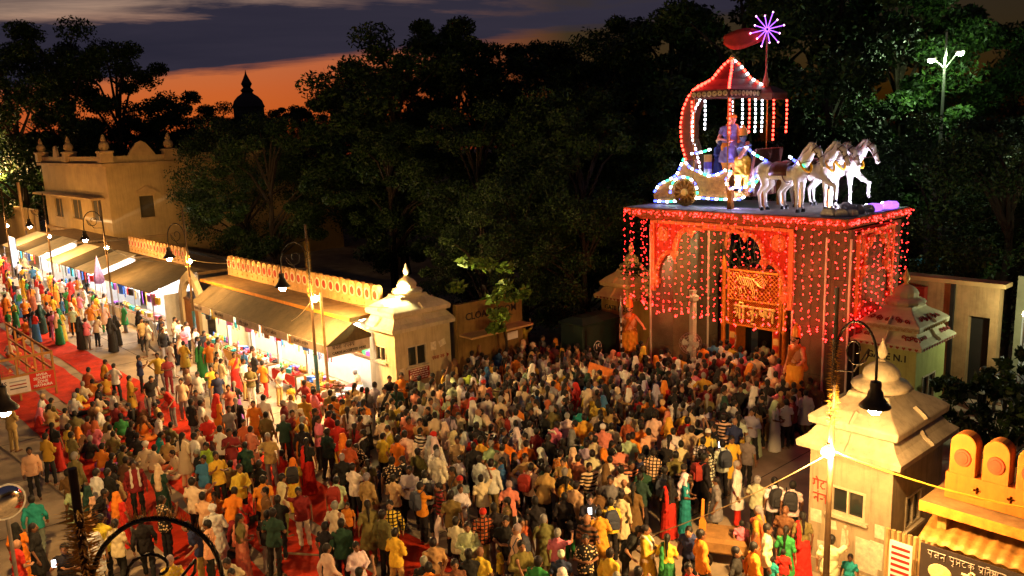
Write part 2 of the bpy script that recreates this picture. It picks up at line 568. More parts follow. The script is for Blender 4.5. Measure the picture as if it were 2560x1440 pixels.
def window(parent, plane, p, out, a0, a1, z0, z1, bars=1, glass=GLASSD, frame=WOODFR):
    """frame, mullions, pane and sill in an opening; out is -1 or +1 for the outward side"""
    t = 0.05
    d0, d1 = p - out * 0.10, p + out * 0.02
    f = MB()

    def bx(mb, b0, b1, c0, c1, e0, e1):
        mb.box(b0, b1, e0, e1, c0, c1) if plane == 'y' else mb.box(e0, e1, b0, b1, c0, c1)
    bx(f, a0, a0 + t, z0, z1, d0, d1)
    bx(f, a1 - t, a1, z0, z1, d0, d1)
    bx(f, a0 + t, a1 - t, z0, z0 + t, d0, d1)
    bx(f, a0 + t, a1 - t, z1 - t, z1, d0, d1)
    for k in range(bars):
        c = a0 + (a1 - a0) * (k + 1) / (bars + 1)
        bx(f, c - 0.02, c + 0.02, z0 + t, z1 - t, d0 + 0.02 * out, d1 - 0.01 * out)
    wd = f.build('window', frame, parent)
    pn = MB()
    bx(pn, a0 + t, a1 - t, z0 + t, z1 - t, p - out * 0.07, p - out * 0.06)
    pn.build('pane', glass, wd)
    s_ = MB()
    bx(s_, a0 - 0.08, a1 + 0.08, z0 - 0.07, z0 - 0.001, p - out * 0.05, p + out * 0.09)
    s_.build('sill', frame, wd)
    return wd


def booth(name, label, x0, x1, y0, y1, wallm, roofm, win_y=(), win_x=(), top=3.0, plain=True):
    t = thing(name, label, 'booth', ((x0 + x1) / 2, (y0 + y1) / 2, 0))
    cx, cy = (x0 + x1) / 2, (y0 + y1) / 2
    inv = Matrix.Translation((-cx, -cy, 0))

    def part(mb, nm, ms, parent=t, **k):
        me = mb.mesh(nm, ms, **k)
        me.transform(inv)
        return obj(nm, me, parent)
    th = 0.16
    wl = MB()
    panel(wl, 'y', y0, y0 + th, x0, x1, 0, top, win_y)
    panel(wl, 'y', y1 - th, y1, x0, x1, 0, top)
    panel(wl, 'x', x1 - th, x1, y0 + th, y1 - th, 0, top, win_x)
    panel(wl, 'x', x0, x0 + th, y0 + th, y1 - th, 0, top)
    wl.box(x0 + th, x1 - th, y0 + th, y1 - th, 0.02, 0.10)
    part(wl, 'wall', wallm)
    pl = MB()
    panel(pl, 'y', y0 - 0.05, y0 - 0.003, x0 - 0.05, x1 + 0.05, 0, 0.35)
    panel(pl, 'x', x1 + 0.003, x1 + 0.05, y0, y1 + 0.05, 0, 0.35)
    part(pl, 'plinth', wallm)
    hx, hy = (x1 - x0) / 2, (y1 - y0) / 2
    o = 0.24
    ev = MB().sq([(hx - 0.1, hy - 0.1, top - 0.04), (hx + o - 0.02, hy + o - 0.02, top - 0.03), (hx + o, hy + o, top + 0.10), (hx + o - 0.03, hy + o - 0.03, top + 0.13), (hx + 0.06, hy + 0.06, top + 0.24), (hx - 0.06, hy - 0.08, top + 0.42), (hx - 0.10, hy - 0.14, top + 0.50)], (cx, cy, 0))
    part(ev, 'roof_eave', roofm)
    tr = MB().sq([(hx - 0.12, hy - 0.16, top + 0.44), (hx + 0.06, hy + 0.04, top + 0.50), (hx + 0.08, hy + 0.06, top + 0.66), (hx + 0.04, hy + 0.02, top + 0.70), (hx * 0.82, hy * 0.84, top + 0.86), (hx * 0.62, hy * 0.62, top + 0.98), (hx * 0.52, hy * 0.50, top + 1.06), (hx * 0.50, hy * 0.48, top + 1.12), (hx * 0.50, hy * 0.46, top + 1.16)], (cx, cy, 0))
    part(tr, 'roof_tier', roofm, bevel=0.02)
    for sx, sy in ((0, -1), (1, 0), (-1, 0), (0, 1)):
        for prof in ([(o, 0.11), (o - 0.02, 0.15), (0.07, 0.26), (-0.04, 0.43)], [(0.07, 0.67), (0.05, 0.71), (-0.17, 0.88)]):
            pts = []
            for d, z in prof:
                pts.append((cx + sx * (hx + d), cy + sy * (hy + d), top + z))
            part(MB().tube(pts, 0.055, 4), 'roof_rib', roofm)
    r0 = min(hx, hy) * 0.62
    dm = MB().lathe([(r0 * 0.75, top + 1.12), (r0 * 1.04, top + 1.17), (r0 * 1.10, top + 1.25), (r0 * 1.0, top + 1.33), (r0 * 0.72, top + 1.37), (r0 * 0.66, top + 1.42), (r0 * 0.70, top + 1.50), (r0 * 0.62, top + 1.60), (r0 * 0.44, top + 1.70), (r0 * 0.18, top + 1.78)], (cx, cy, 0), 24, lobes=12 if not plain else 0, amp=0.05)
    part(dm, 'dome', roofm, smooth=True)
    fi = MB().lathe([(0.05, top + 1.74), (0.09, top + 1.80), (0.045, top + 1.84), (0.10, top + 1.92), (0.115, top + 1.99), (0.085, top + 2.08), (0.035, top + 2.20), (0.006, top + 2.30)], (cx, cy, 0), 14)
    part(fi, 'finial', roofm if plain else GOLDBR, smooth=True)
    for a0, a1, z0, z1 in win_y:
        wd = window(t, 'y', y0, -1, a0, a1, z0, z1)
        for q in [wd] + list(wd.children):
            q.data.transform(inv)
    for a0, a1, z0, z1 in win_x:
        wd = window(t, 'x', x1, 1, a0, a1, z0, z1)
        for q in [wd] + list(wd.children):
            q.data.transform(inv)
    t['_c'] = (cx, cy)
    return t, part, inv


def flyers(part, spots, plane, p, out):
    for q_, (a, z, w_, h_, r_) in enumerate(spots):
        f = MB()
        e_ = .0012 * q_
        q = [(-w_ / 2, -h_ / 2), (w_ / 2, -h_ / 2), (w_ / 2, h_ / 2), (-w_ / 2, h_ / 2)]
        c, s_ = math.cos(r_), math.sin(r_)
        q = [(a + c * u - s_ * v, z + s_ * u + c * v) for u, v in q]
        if plane == 'y':
            f.extr(q, p + out * 0.002, p + out * (0.006 + e_), 'y')
        else:
            f.extr(q, p + out * 0.002, p + out * (0.006 + e_), 'x')
        part(f, 'poster', PAPER)


# --- the near booth, right front
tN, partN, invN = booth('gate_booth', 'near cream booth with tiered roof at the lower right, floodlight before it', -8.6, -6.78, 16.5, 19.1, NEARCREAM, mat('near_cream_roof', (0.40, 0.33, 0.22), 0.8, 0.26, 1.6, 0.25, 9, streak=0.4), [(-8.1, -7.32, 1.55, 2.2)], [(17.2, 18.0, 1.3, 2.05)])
mb, wd = dev_word(['ge', 'ta'], 0.21, 0.016, (-8.52, 16.485, 2.0), Vector((1, 0, 0)), Vector((0, 0, 1)), None)
partN(mb, 'painted_lettering', REDPT)
mb, wd = dev_word(['nan', '-', '1'], 0.19, 0.016, (-8.50, 16.485, 1.70), Vector((1, 0, 0)), Vector((0, 0, 1)), None)
partN(mb, 'painted_lettering', REDPT)
flyers(partN, [(-8.42, 1.35, 0.26, 0.30, 0.05), (-8.05, 1.25, 0.22, 0.2, 0.2), (-7.0, 1.45, 0.2, 0.3, 0.02), (-7.25, 0.8, 0.5, 0.75, 0.0), (-7.75, 1.0, 0.14, 0.5, -0.05), (-8.2, 0.6, 0.3, 0.4, 0.1), (-7.05, 0.9, 0.3, 0.6, -0.03)], 'y', 16.5, -1)

# --- the far booth beside the long shop row
tL, partL, invL = booth('gate_booth', 'far cream booth with a bulb on its tiered roof beside the long shop row', -26.45, -24.72, 16.45, 19.0, CREAM, CREAM_ROOF, [(-26.02, -25.32, 1.75, 2.35)], [(16.95, 17.85, 1.55, 2.35)])
bd = MB().box(-24.715, -24.69, 16.98, 17.92, 1.0, 1.50)
b_ = partL(bd, 'notice_board', REDBOARD)
for k in range(5):
    wds = MB()
    rr = random.Random(k)
    y = 17.04
    while y < 17.82:
        l_ = rr.uniform(0.05, 0.16)
        wds.box(-24.689, -24.686, y, min(y + l_, 17.86), 1.42 - k * 0.085 - 0.028, 1.42 - k * 0.085 + 0.012)
        y += l_ + 0.03
    partL(wds, 'text_line', WHITEPT, b_)
flyers(partL, [(18.18, 2.15, 0.25, 0.32, 0.02), (18.6, 2.2, 0.3, 0.25, 0.3), (16.7, 1.45, 0.2, 0.25, 0.1)], 'x', -24.72, 1)
mb, wd = dev_word(['pra', 'sa', 'taa', ' ', 'na', 'ka'], 0.12, 0.010, (-24.712, 18.08, 1.62), Vector((0, 1, 0)), Vector((0, 0, 1)), None)
partL(mb, 'painted_lettering', REDPT)
ar = MB().extr([(18.78, 1.6), (18.9, 1.69), (18.78, 1.78)], -24.716, -24.708, 'x')
partL(ar, 'painted_arrow', REDPT)

# --- the painted green booth by the gate
tG, partG, invG = booth('gate_booth', 'painted green booth with hearts and scrollwork on its roof, right of the gate', -11.85, -10.08, 25.75, 28.0, GREENP, mat('painted_roof_white', (0.56, 0.52, 0.30), 0.7, 0.14, 3, 0.1, 12), [], [(26.3, 27.3, 0.9, 2.0)], plain=False)
me = text_mesh('GATE N.1', 0.30, 0.006, bold=0.006)
me.transform(invG @ Matrix.Translation((-10.98, 25.742, 2.62)) @ FACE_MY)
me.materials.clear()
me.materials.append(BLACKPT)
obj('lettering', me, tG)


def hearts(part, plane, p, a0, a1, z, n, out):
    for k in range(n):
        a = a0 + (a1 - a0) * (k + 0.5) / n
        pts = []
        for q in range(12):
            u = 2 * math.pi * q / 12
            pts.append((a + 0.055 * 16 * math.sin(u) ** 3 / 16, z + 0.05 * (13 * math.cos(u) - 5 * math.cos(2 * u) - 2 * math.cos(3 * u) - math.cos(4 * u)) / 15))
        h = MB().extr(pts, p, p + out * 0.012, plane)
        part(h, 'painted_heart', REDPT)


hearts(partG, 'y', 25.51, -12.0, -9.9, 3.03, 11, -1)
hearts(partG, 'x', -9.84, 25.6, 28.2, 3.03, 13, 1)


def scroll(o, ux, uz, s_, flip=1):
    pts = []
    for q in range(22):
        u = q / 21
        a = u * 4.2 * math.pi * 0.55 + 0.3
        r = s_ * (1 - u * 0.85)
        pts.append(Vector(o) + ux * (flip * (r * math.cos(a))) + uz * (r * math.sin(a)))
    return pts


def slope_pt(z, side, a):
    """a point on the green booth's roof: side 'y' front or 'x' right"""
    cx, cy, hx, hy, top = -10.965, 26.875, 0.885, 1.125, 3.0
    pr = [(0.22, 0.14), (0.07, 0.25), (-0.05, 0.43)] if z < 0.5 else [(0.07, 0.50), (0.085, 0.66), (0.04, 0.71), (-0.17, 0.87), (-0.34, 0.99)]
    d = np.interp(z, [q[1] for q in pr], [q[0] for q in pr]) + 0.012
    return Vector((cx + a * (hx + d) / hx, cy - hy - d, top + z)) if side == 'y' else Vector((cx + hx + d, cy + a * (hy + d) / hy, top + z))


for side in ('y', 'x'):
    for a0, sz, zc in ((-0.55, 0.10, 0.83), (-0.22, 0.09, 0.80), (0.12, 0.10, 0.84), (0.45, 0.09, 0.80), (-0.75, 0.10, 0.29), (0.72, 0.11, 0.29), (0.95, 0.09, 0.28) if side == 'x' else (0.60, 0.08, 0.33)):
        for fl in (1, -1):
            pts = []
            for q in range(18):
                u = q / 17
                an = u * 7.2 - 0.6
                r = sz * (1 - u * 0.82)
                pts.append(slope_pt(zc + r * math.sin(an) * 0.7, side, a0 + fl * (0.11 + r * math.cos(an) * 0.9)))
            partG(MB().tube(pts, 0.021, 4), 'painted_scroll', REDPT)
    for k in range(9):
        a0 = -0.8 + 1.6 * (k + 0.5) / 9
        for rr_ in (0.085, 0.055):
            pts = [slope_pt(0.52 + rr_ * 1.5 * math.sin(math.pi * q / 8), side, a0 + rr_ * math.cos(math.pi * q / 8)) for q in range(9)]
            partG(MB().tube(pts, 0.008, 4), 'painted_petal', YELLOW)

# --- the yellow booth left of the gate, mostly hidden
tY, partY, invY = booth('gate_booth', 'yellow booth with hearts on its eave half hidden behind the left guardian statue', -23.2, -21.75, 26.0, 28.2, YELLOW, mat('painted_roof_yellow', (0.60, 0.44, 0.16), 0.7, 0.14, 3), [], [], plain=False)
me = text_mesh('GATE N.2', 0.26, 0.006, bold=0.005)
me.transform(invY @ Matrix.Translation((-22.45, 25.992, 2.6)) @ FACE_MY)
me.materials.clear()
me.materials.append(BLACKPT)
obj('lettering', me, tY)
hearts(partY, 'y', 25.76, -23.3, -21.6, 3.03, 9, -1)
hearts(partY, 'x', -21.51, 25.9, 28.3, 3.03, 10, 1)
for b in (tN, tL, tG, tY):
    del b['_c']

# ------------------------------------------------------------------ the temple gate
gate = thing('temple_gate', 'tall granite temple gate with red arch panels hung with red lights', 'gate', (-17.0, 27.8, 0))
ginv = Matrix.Translation((17.0, -27.8, 0))


def gp(mb, nm, ms, parent=None, **k):
    me = mb.mesh(nm, ms, **k)
    me.transform(ginv)
    return obj(nm, me, parent or gate)


def granite(name, x0, x1, y0, y1, z0, z1, courses, cols_x=1, cols_y=1):
    """a pier faced with polished slabs, narrow joints between them"""
    core = gp(MB().box(x0 + 0.02, x1 - 0.02, y0 + 0.02, y1 - 0.02, z0, z1), name, mat('granite_core', (0.03, 0.026, 0.02), 0.6))
    dz = (z1 - z0) / courses
    for k in range(courses):
        a, b = z0 + k * dz + 0.006, z0 + (k + 1) * dz - 0.006
        for i in range(cols_x):
            u0, u1 = x0 + (x1 - x0) * i / cols_x + 0.005, x0 + (x1 - x0) * (i + 1) / cols_x - 0.005
            gp(MB().box(u0, u1, y0, y0 + 0.03, a, b), 'granite_slab', GRANITE, core)
        for i in range(cols_y):
            v0, v1 = y0 + 0.03 + (y1 - y0 - 0.03) * i / cols_y + 0.005, y0 + 0.03 + (y1 - y0 - 0.03) * (i + 1) / cols_y - 0.005
            gp(MB().box(x1 - 0.03, x1, v0, v1, a, b), 'granite_slab', GRANITE, core)
    return core


granite('pier', -20.1, -19.05, 25.45, 26.5, 0, 6.6, 4)
granite('pier', -20.2, -18.94, 27.6, 28.3, 0, 6.6, 4)
granite('pier', -20.1, -19.0, 28.6, 29.2, 0, 6.6, 4)
granite('pier', -14.05, -12.15, 25.45, 29.1, 0, 6.6, 4, 3, 3)
for x, y in ((-20.11, 25.43), (-12.94, 25.43), (-12.13, 25.43), (-18.93, 27.58), (-14.08, 25.43)):
    gp(MB().box(x - 0.03, x + 0.03, y - 0.03, y + 0.02, 0.0, 6.3), 'edge_strip', WHITEST)
for y in (25.92, 28.3):
    gp(MB().box(-12.16, -12.12, y - 0.03, y + 0.03, 0.0, 6.2), 'edge_strip', WHITEST)

# the slab and its cornice
gp(MB().sq([(4.05, 1.8, 6.52), (4.1, 1.9, 6.60), (4.35, 2.12, 6.66), (4.4, 2.17, 6.74), (4.5, 2.27, 6.78), (4.5, 2.27, 6.98)], (-16.5, 27.17, 0)), 'roof_slab', mat('slab_edge', (0.24, 0.10, 0.04), 0.8, 0.25, 2, 0.2, 10))
gp(MB().box(-20.95, -12.05, 25.0, 29.4, 6.981, 7.0), 'terrace_floor', mat('terrace_stone', (0.40, 0.38, 0.38), 0.6, 0.2, 2))
gp(MB().box(-20.05, -14.1, 25.38, 25.6, 6.50, 6.62), 'lintel', TERRA)


def quarter(h0, z0, h1, z1, n=9):
    """lobe of the arch: rises from (h0, z0) and bends over to (h1, z1)"""
    return [(h1 + (h0 - h1) * math.cos(math.pi / 2 * k / (n - 1)), z0 + (z1 - z0) * math.sin(math.pi / 2 * k / (n - 1))) for k in range(n)]


def arch_frame(parent, sw=1.0, name='arch_frame'):
    """lobed arch panel, built facing -y about x=0 at y=0; sw narrows it"""
    half = quarter(2.72, 4.35, 1.92, 5.36) + quarter(1.88, 5.46, 1.12, 6.27) + [(0.6, 6.33), (0.0, 6.36)]
    prof = [(-h * sw, z) for h, z in half] + [(h * sw, z) for h, z in half[::-1][1:]]
    W = 2.93 * sw
    pts = [(-W, 4.1)] + [(-2.72 * sw, 4.1)] + prof + [(2.72 * sw, 4.1), (W, 4.1), (W, 6.5), (-W, 6.5)]
    pan = MB().extr(pts, 0.0, 0.22, 'y').build(name, REDPANEL, parent)
    MB().tube([(x, -0.03, z) for x, z in [(-2.72 * sw, 4.15)] + prof + [(2.72 * sw, 4.15)]], 0.10 if sw > 0.7 else 0.08, 8).build('arch_moulding', TERRA, pan, smooth=True)
    fr = MB()
    fr.box(-W - 0.06, -W + 0.12 * sw, -0.07, 0.05, 3.75, 6.5)
    fr.box(W - 0.12 * sw, W + 0.06, -0.07, 0.05, 3.75, 6.5)
    fr.box(-W - 0.06, W + 0.06, -0.075, 0.05, 6.40, 6.51)
    fr.build('border', TERRA, pan)
    for sgn in (-1, 1):
        md = MB().lathe([(0.02, 0.07), (0.07, 0.08), (0.10, 0.04), (0.15, 0.04), (0.17, 0.07), (0.21, 0.07), (0.23, 0.03), (0.27, 0.03), (0.29, 0.06), (0.31, 0.0)], (0, 0, 0), 20)
        me = md.mesh('medallion', TERRA, smooth=True)
        me.transform(Matrix.Translation((sgn * 2.42 * sw, 0.0, 6.0)) @ Matrix.Rotation(R(90), 4, 'X') @ Matrix.Diagonal((max(sw, .6), 1, 1, 1)))
        obj('medallion', me, pan)
        for h, z in ((2.70, 4.15), (1.90, 5.28), (1.12, 6.2)):
            pd = MB().sq([(0.10, 0.09, 0.10), (0.12, 0.10, 0.08), (0.12, 0.10, -0.06), (0.09, 0.08, -0.10)], (sgn * h * sw, -0.03, z))
            pd.lathe([(0.07, -0.10), (0.085, -0.15), (0.05, -0.22), (0.006, -0.30)], (sgn * h * sw, -0.03, z), 10)
            pd.build('pendant', TERRA, pan, smooth=False)
    return pan


front = arch_frame(gate)
front.location = (-17.05 + 17.0, 25.40 - 27.8, 0)
rear = arch_frame(gate)
rear.location = (-17.05 + 17.0, 28.9 - 27.8, 0)
side = arch_frame(gate, 0.41)
side.location = (-12.10 + 17.0, 27.1 - 27.8, 0)
side.rotation_euler = (0, 0, R(90))

# gilded screen over the doorway
scr = gp(MB().box(-18.03, -15.84, 27.70, 28.55, 2.32, 4.46), 'gilded_screen', mat('screen_backing', (0.40, 0.05, 0.012), 0.6, 0.2, 4))
for (x0, x1, y, axis, a0, a1) in ((-18.05, -15.82, 27.64, 'y', 0, 0), (-15.78, -15.78, 0, 'x', 27.64, 28.55)):
    lo, hi = (x0, x1) if axis == 'y' else (a0, a1)

    def P(a, z, d=0.0, axis=axis):
        return (a, 27.66 - d, z) if axis == 'y' else (-15.80 + d, a, z)
    for z0, z1, stp in ((3.36, 4.42, 0.17), (2.36, 3.28, 0.085)):
        lt = MB()
        L_ = hi - lo
        H_ = z1 - z0
        k = -int(H_ / stp) - 1
        while k * stp < L_:
            a, b = k * stp, k * stp + H_
            s0, s1 = max(a, 0), min(b, L_)
            if s1 > s0 + 0.02:
                lt.tube([P(lo + s0, z0 + (s0 - a)), P(lo + s1, z0 + (s1 - a))], 0.016, 4)
                if stp > 0.1:
                    lt.tube([P(lo + s0, z1 - (s0 - a)), P(lo + s1, z1 - (s1 - a))], 0.016, 4)
            k += 1
        gp(lt, 'lattice', GOLD, scr)
    br = MB()
    for z in (2.32, 3.32, 4.46):
        br.tube([P(lo, z, 0.02), P(hi, z, 0.02)], 0.045, 6)
    for a in (lo, hi):
        br.tube([P(a, 2.32, 0.02), P(a, 4.46, 0.02)], 0.05, 6)
    gp(br, 'screen_frame', GOLD, scr)
    st = MB()
    n_ = int((hi - lo) / 0.1)
    for k in range(n_):
        for z in (2.42, 3.32, 4.38):
            st.octa(P(lo + (k + 0.5) * (hi - lo) / n_, z, 0.06), 0.022)
    gp(st, 'gilt_studs', GOLDBR, scr)
# the name in gold letters
mb, wd = dev_word(['shri', 'kri', 'shhna'], 0.50, 0.046, (-17.75, 27.56, 2.60), Vector((1.12, 0, 0)), Vector((0, 0, 1)), None, 6)
gp(mb, 'gold_lettering', GOLDBR, scr)
mb, wd = dev_word(['shri', 'kri', 'shhna'], 0.42, 0.038, (-15.70, 27.70, 2.66), Vector((0, 0.6, 0)), Vector((0, 0, 1)), None, 6)
gp(mb, 'gold_lettering', GOLDBR, scr)
# emblem of a striding horse drawn in gold bands
em = MB()
for k in range(7):
    a = k / 6
    em.tube([(-17.60 + 0.06 * k, 27.57, 3.95 + 0.30 * math.sin(0.5 + a) - 0.05 * j) for j in range(1)] + [(-17.60 + 0.10 * k + 0.03 * j, 27.57, 4.24 - 0.02 * abs(k - 2) - 0.055 * j * (1 + 0.1 * k)) for j in range(6)], 0.018, 5)
em.tube([(-17.62, 27.57, 4.05), (-17.5, 27.57, 4.25), (-17.2, 27.57, 4.22), (-16.9, 27.57, 4.20), (-16.72, 27.57, 4.28), (-16.6, 27.57, 4.36)], 0.02, 5)
for k in range(5):
    em.tube([(-16.95 + 0.05 * k, 27.57, 4.18 - 0.05 * k), (-16.75 + 0.05 * k, 27.57, 4.10 - 0.05 * k), (-16.60 + 0.05 * k, 27.57, 4.22 - 0.05 * k), (-16.52 + 0.05 * k, 27.57, 4.34 - 0.04 * k)], 0.016, 5)
for lx in (-17.55, -17.47, -17.30, -16.98, -16.90, -16.78):
    em.tube([(lx, 27.57, 3.85), (lx + 0.06, 27.57, 3.68), (lx + 0.02, 27.57, 3.52), (lx + 0.08, 27.57, 3.48)], 0.018, 5)
em.tube([(-17.66, 27.57, 4.12), (-17.74, 27.57, 3.95), (-17.72, 27.57, 3.72)], 0.016, 5)
gp(em, 'gilt_emblem', GOLDBR, scr)
# fan of curled ironwork above the screen
fan = MB()
for k in range(9):
    a = math.pi * (k + 0.5) / 9
    fan.tube([(-16.95 + 0.25 * math.cos(a), 27.75, 4.5 + 0.3 * math.sin(a)), (-16.95 + 0.75 * math.cos(a + 0.1), 27.75, 4.5 + 0.9 * math.sin(a + 0.1)), (-16.95 + 1.12 * math.cos(a), 27.75, 4.5 + 1.5 * math.sin(a))], 0.022, 5)
for r_, h_ in ((1.14, 1.52), (0.7, 0.9), (0.3, 0.35)):
    fan.tube([(-16.95 + r_ * math.cos(math.pi * k / 18), 27.75, 4.5 + h_ * math.sin(math.pi * k / 18)) for k in range(19)], 0.03, 5)
gp(fan, 'fanlight_grille', IRON)
for x in (-18.27, -15.62):
    cl_ = MB().lathe([(0.14, 0), (0.14, 0.25), (0.10, 0.32), (0.09, 2.2), (0.12, 2.28), (0.09, 2.36), (0.085, 4.4), (0.13, 4.5), (0.09, 4.62), (0.11, 4.7), (0.02, 5.0)], (x, 27.68, 0), 12)
    gp(cl_, 'gilded_column', GOLD, smooth=True)
for x0, x1 in ((-18.03, -17.72), (-16.14, -15.84)):
    jb = gp(MB().box(x0, x1, 27.72, 28.4, 0, 2.30), 'door_jamb', GOLD)
    for k in range(8):
        gp(MB().sq([(0.11, 0.012, -0.11), (0.11, 0.012, 0.11)], ((x0 + x1) / 2, 27.712, 0.18 + k * 0.28)), 'jamb_tile', REDPANEL if k % 2 else GOLDBR, jb)
gp(MB().box(-17.71, -16.15, 29.3, 29.4, 0, 2.4).box(-18.0, -17.73, 28.56, 28.85, 0, 4.4).box(-16.12, -15.86, 28.56, 28.85, 0, 4.4), 'passage_shade', DARKIN)  # near-black sheets stand in for the darkness inside the passage
# white post beside the arch
wp = thing('stone_post', 'white square stone post with a capital inside the gate arch', 'post', (-19.2, 26.0 + 0.9, 0))
MB().sq([(0.16, 0.16, 0), (0.16, 0.16, 0.25), (0.12, 0.12, 0.3), (0.12, 0.12, 3.15), (0.17, 0.17, 3.2), (0.19, 0.19, 3.35), (0.10, 0.10, 3.45), (0.13, 0.13, 3.6)]).build('shaft', WHITEST, wp)
# ------------------------------------------------------------------ bodies: joints, tapered limbs, one surface
def capsule(mb, p0, p1, r0, r1=None, n=10):
    r1 = r0 if r1 is None else r1
    p0, p1 = Vector(p0), Vector(p1)
    d = p1 - p0
    if d.length < 1e-6:
        d = Vector((0, 0, 1e-3))
        p1 = p0 + d
    u = d.normalized()
    pts, rad = [], []
    for k in range(4):
        a = math.pi / 2 * (1 - k / 4)
        pts.append(p0 - u * (r0 * math.sin(a)))
        rad.append(max(r0 * math.cos(a), r0 * 0.12))
    pts.append(p0)
    rad.append(r0)
    pts.append(p1)
    rad.append(r1)
    for k in range(1, 5):
        a = math.pi / 2 * k / 4
        pts.append(p1 + u * (r1 * math.sin(a)))
        rad.append(max(r1 * math.cos(a), r1 * 0.12))
    mb.tube(pts, rad, n)
    return mb


def chain(mb, pts, rs, n=10):
    for k in range(len(pts) - 1):
        capsule(mb, pts[k], pts[k + 1], rs[k], rs[k + 1], n)
    return mb


WORK = bpy.data.scenes.new('modelling')          # scratch scene for evaluating modifiers, removed at the end


def evaluated(o):
    WORK.view_layers[0].update()
    dg = WORK.view_layers[0].depsgraph
    dg.update()
    return bpy.data.meshes.new_from_object(o.evaluated_get(dg), depsgraph=dg)


def remesh(mb, name, ms, voxel=0.016, it=4, decim=None):
    me = mb.mesh(name + '_raw', ms)
    o = bpy.data.objects.new(name + '_raw', me)
    WORK.collection.objects.link(o)
    md = o.modifiers.new('r', 'REMESH')
    md.mode = 'VOXEL'
    md.voxel_size = voxel
    if it:
        sm = o.modifiers.new('s', 'SMOOTH')
        sm.factor = 0.5
        sm.iterations = it
    if decim:
        dc = o.modifiers.new('d', 'DECIMATE')
        dc.ratio = decim
    out = evaluated(o)
    bpy.data.objects.remove(o)
    bpy.data.meshes.remove(me)
    out.name = name
    out.materials.clear()
    for x in (ms if isinstance(ms, (list, tuple)) else [ms]):
        out.materials.append(x)
    out.polygons.foreach_set('use_smooth', [True] * len(out.polygons))
    return out


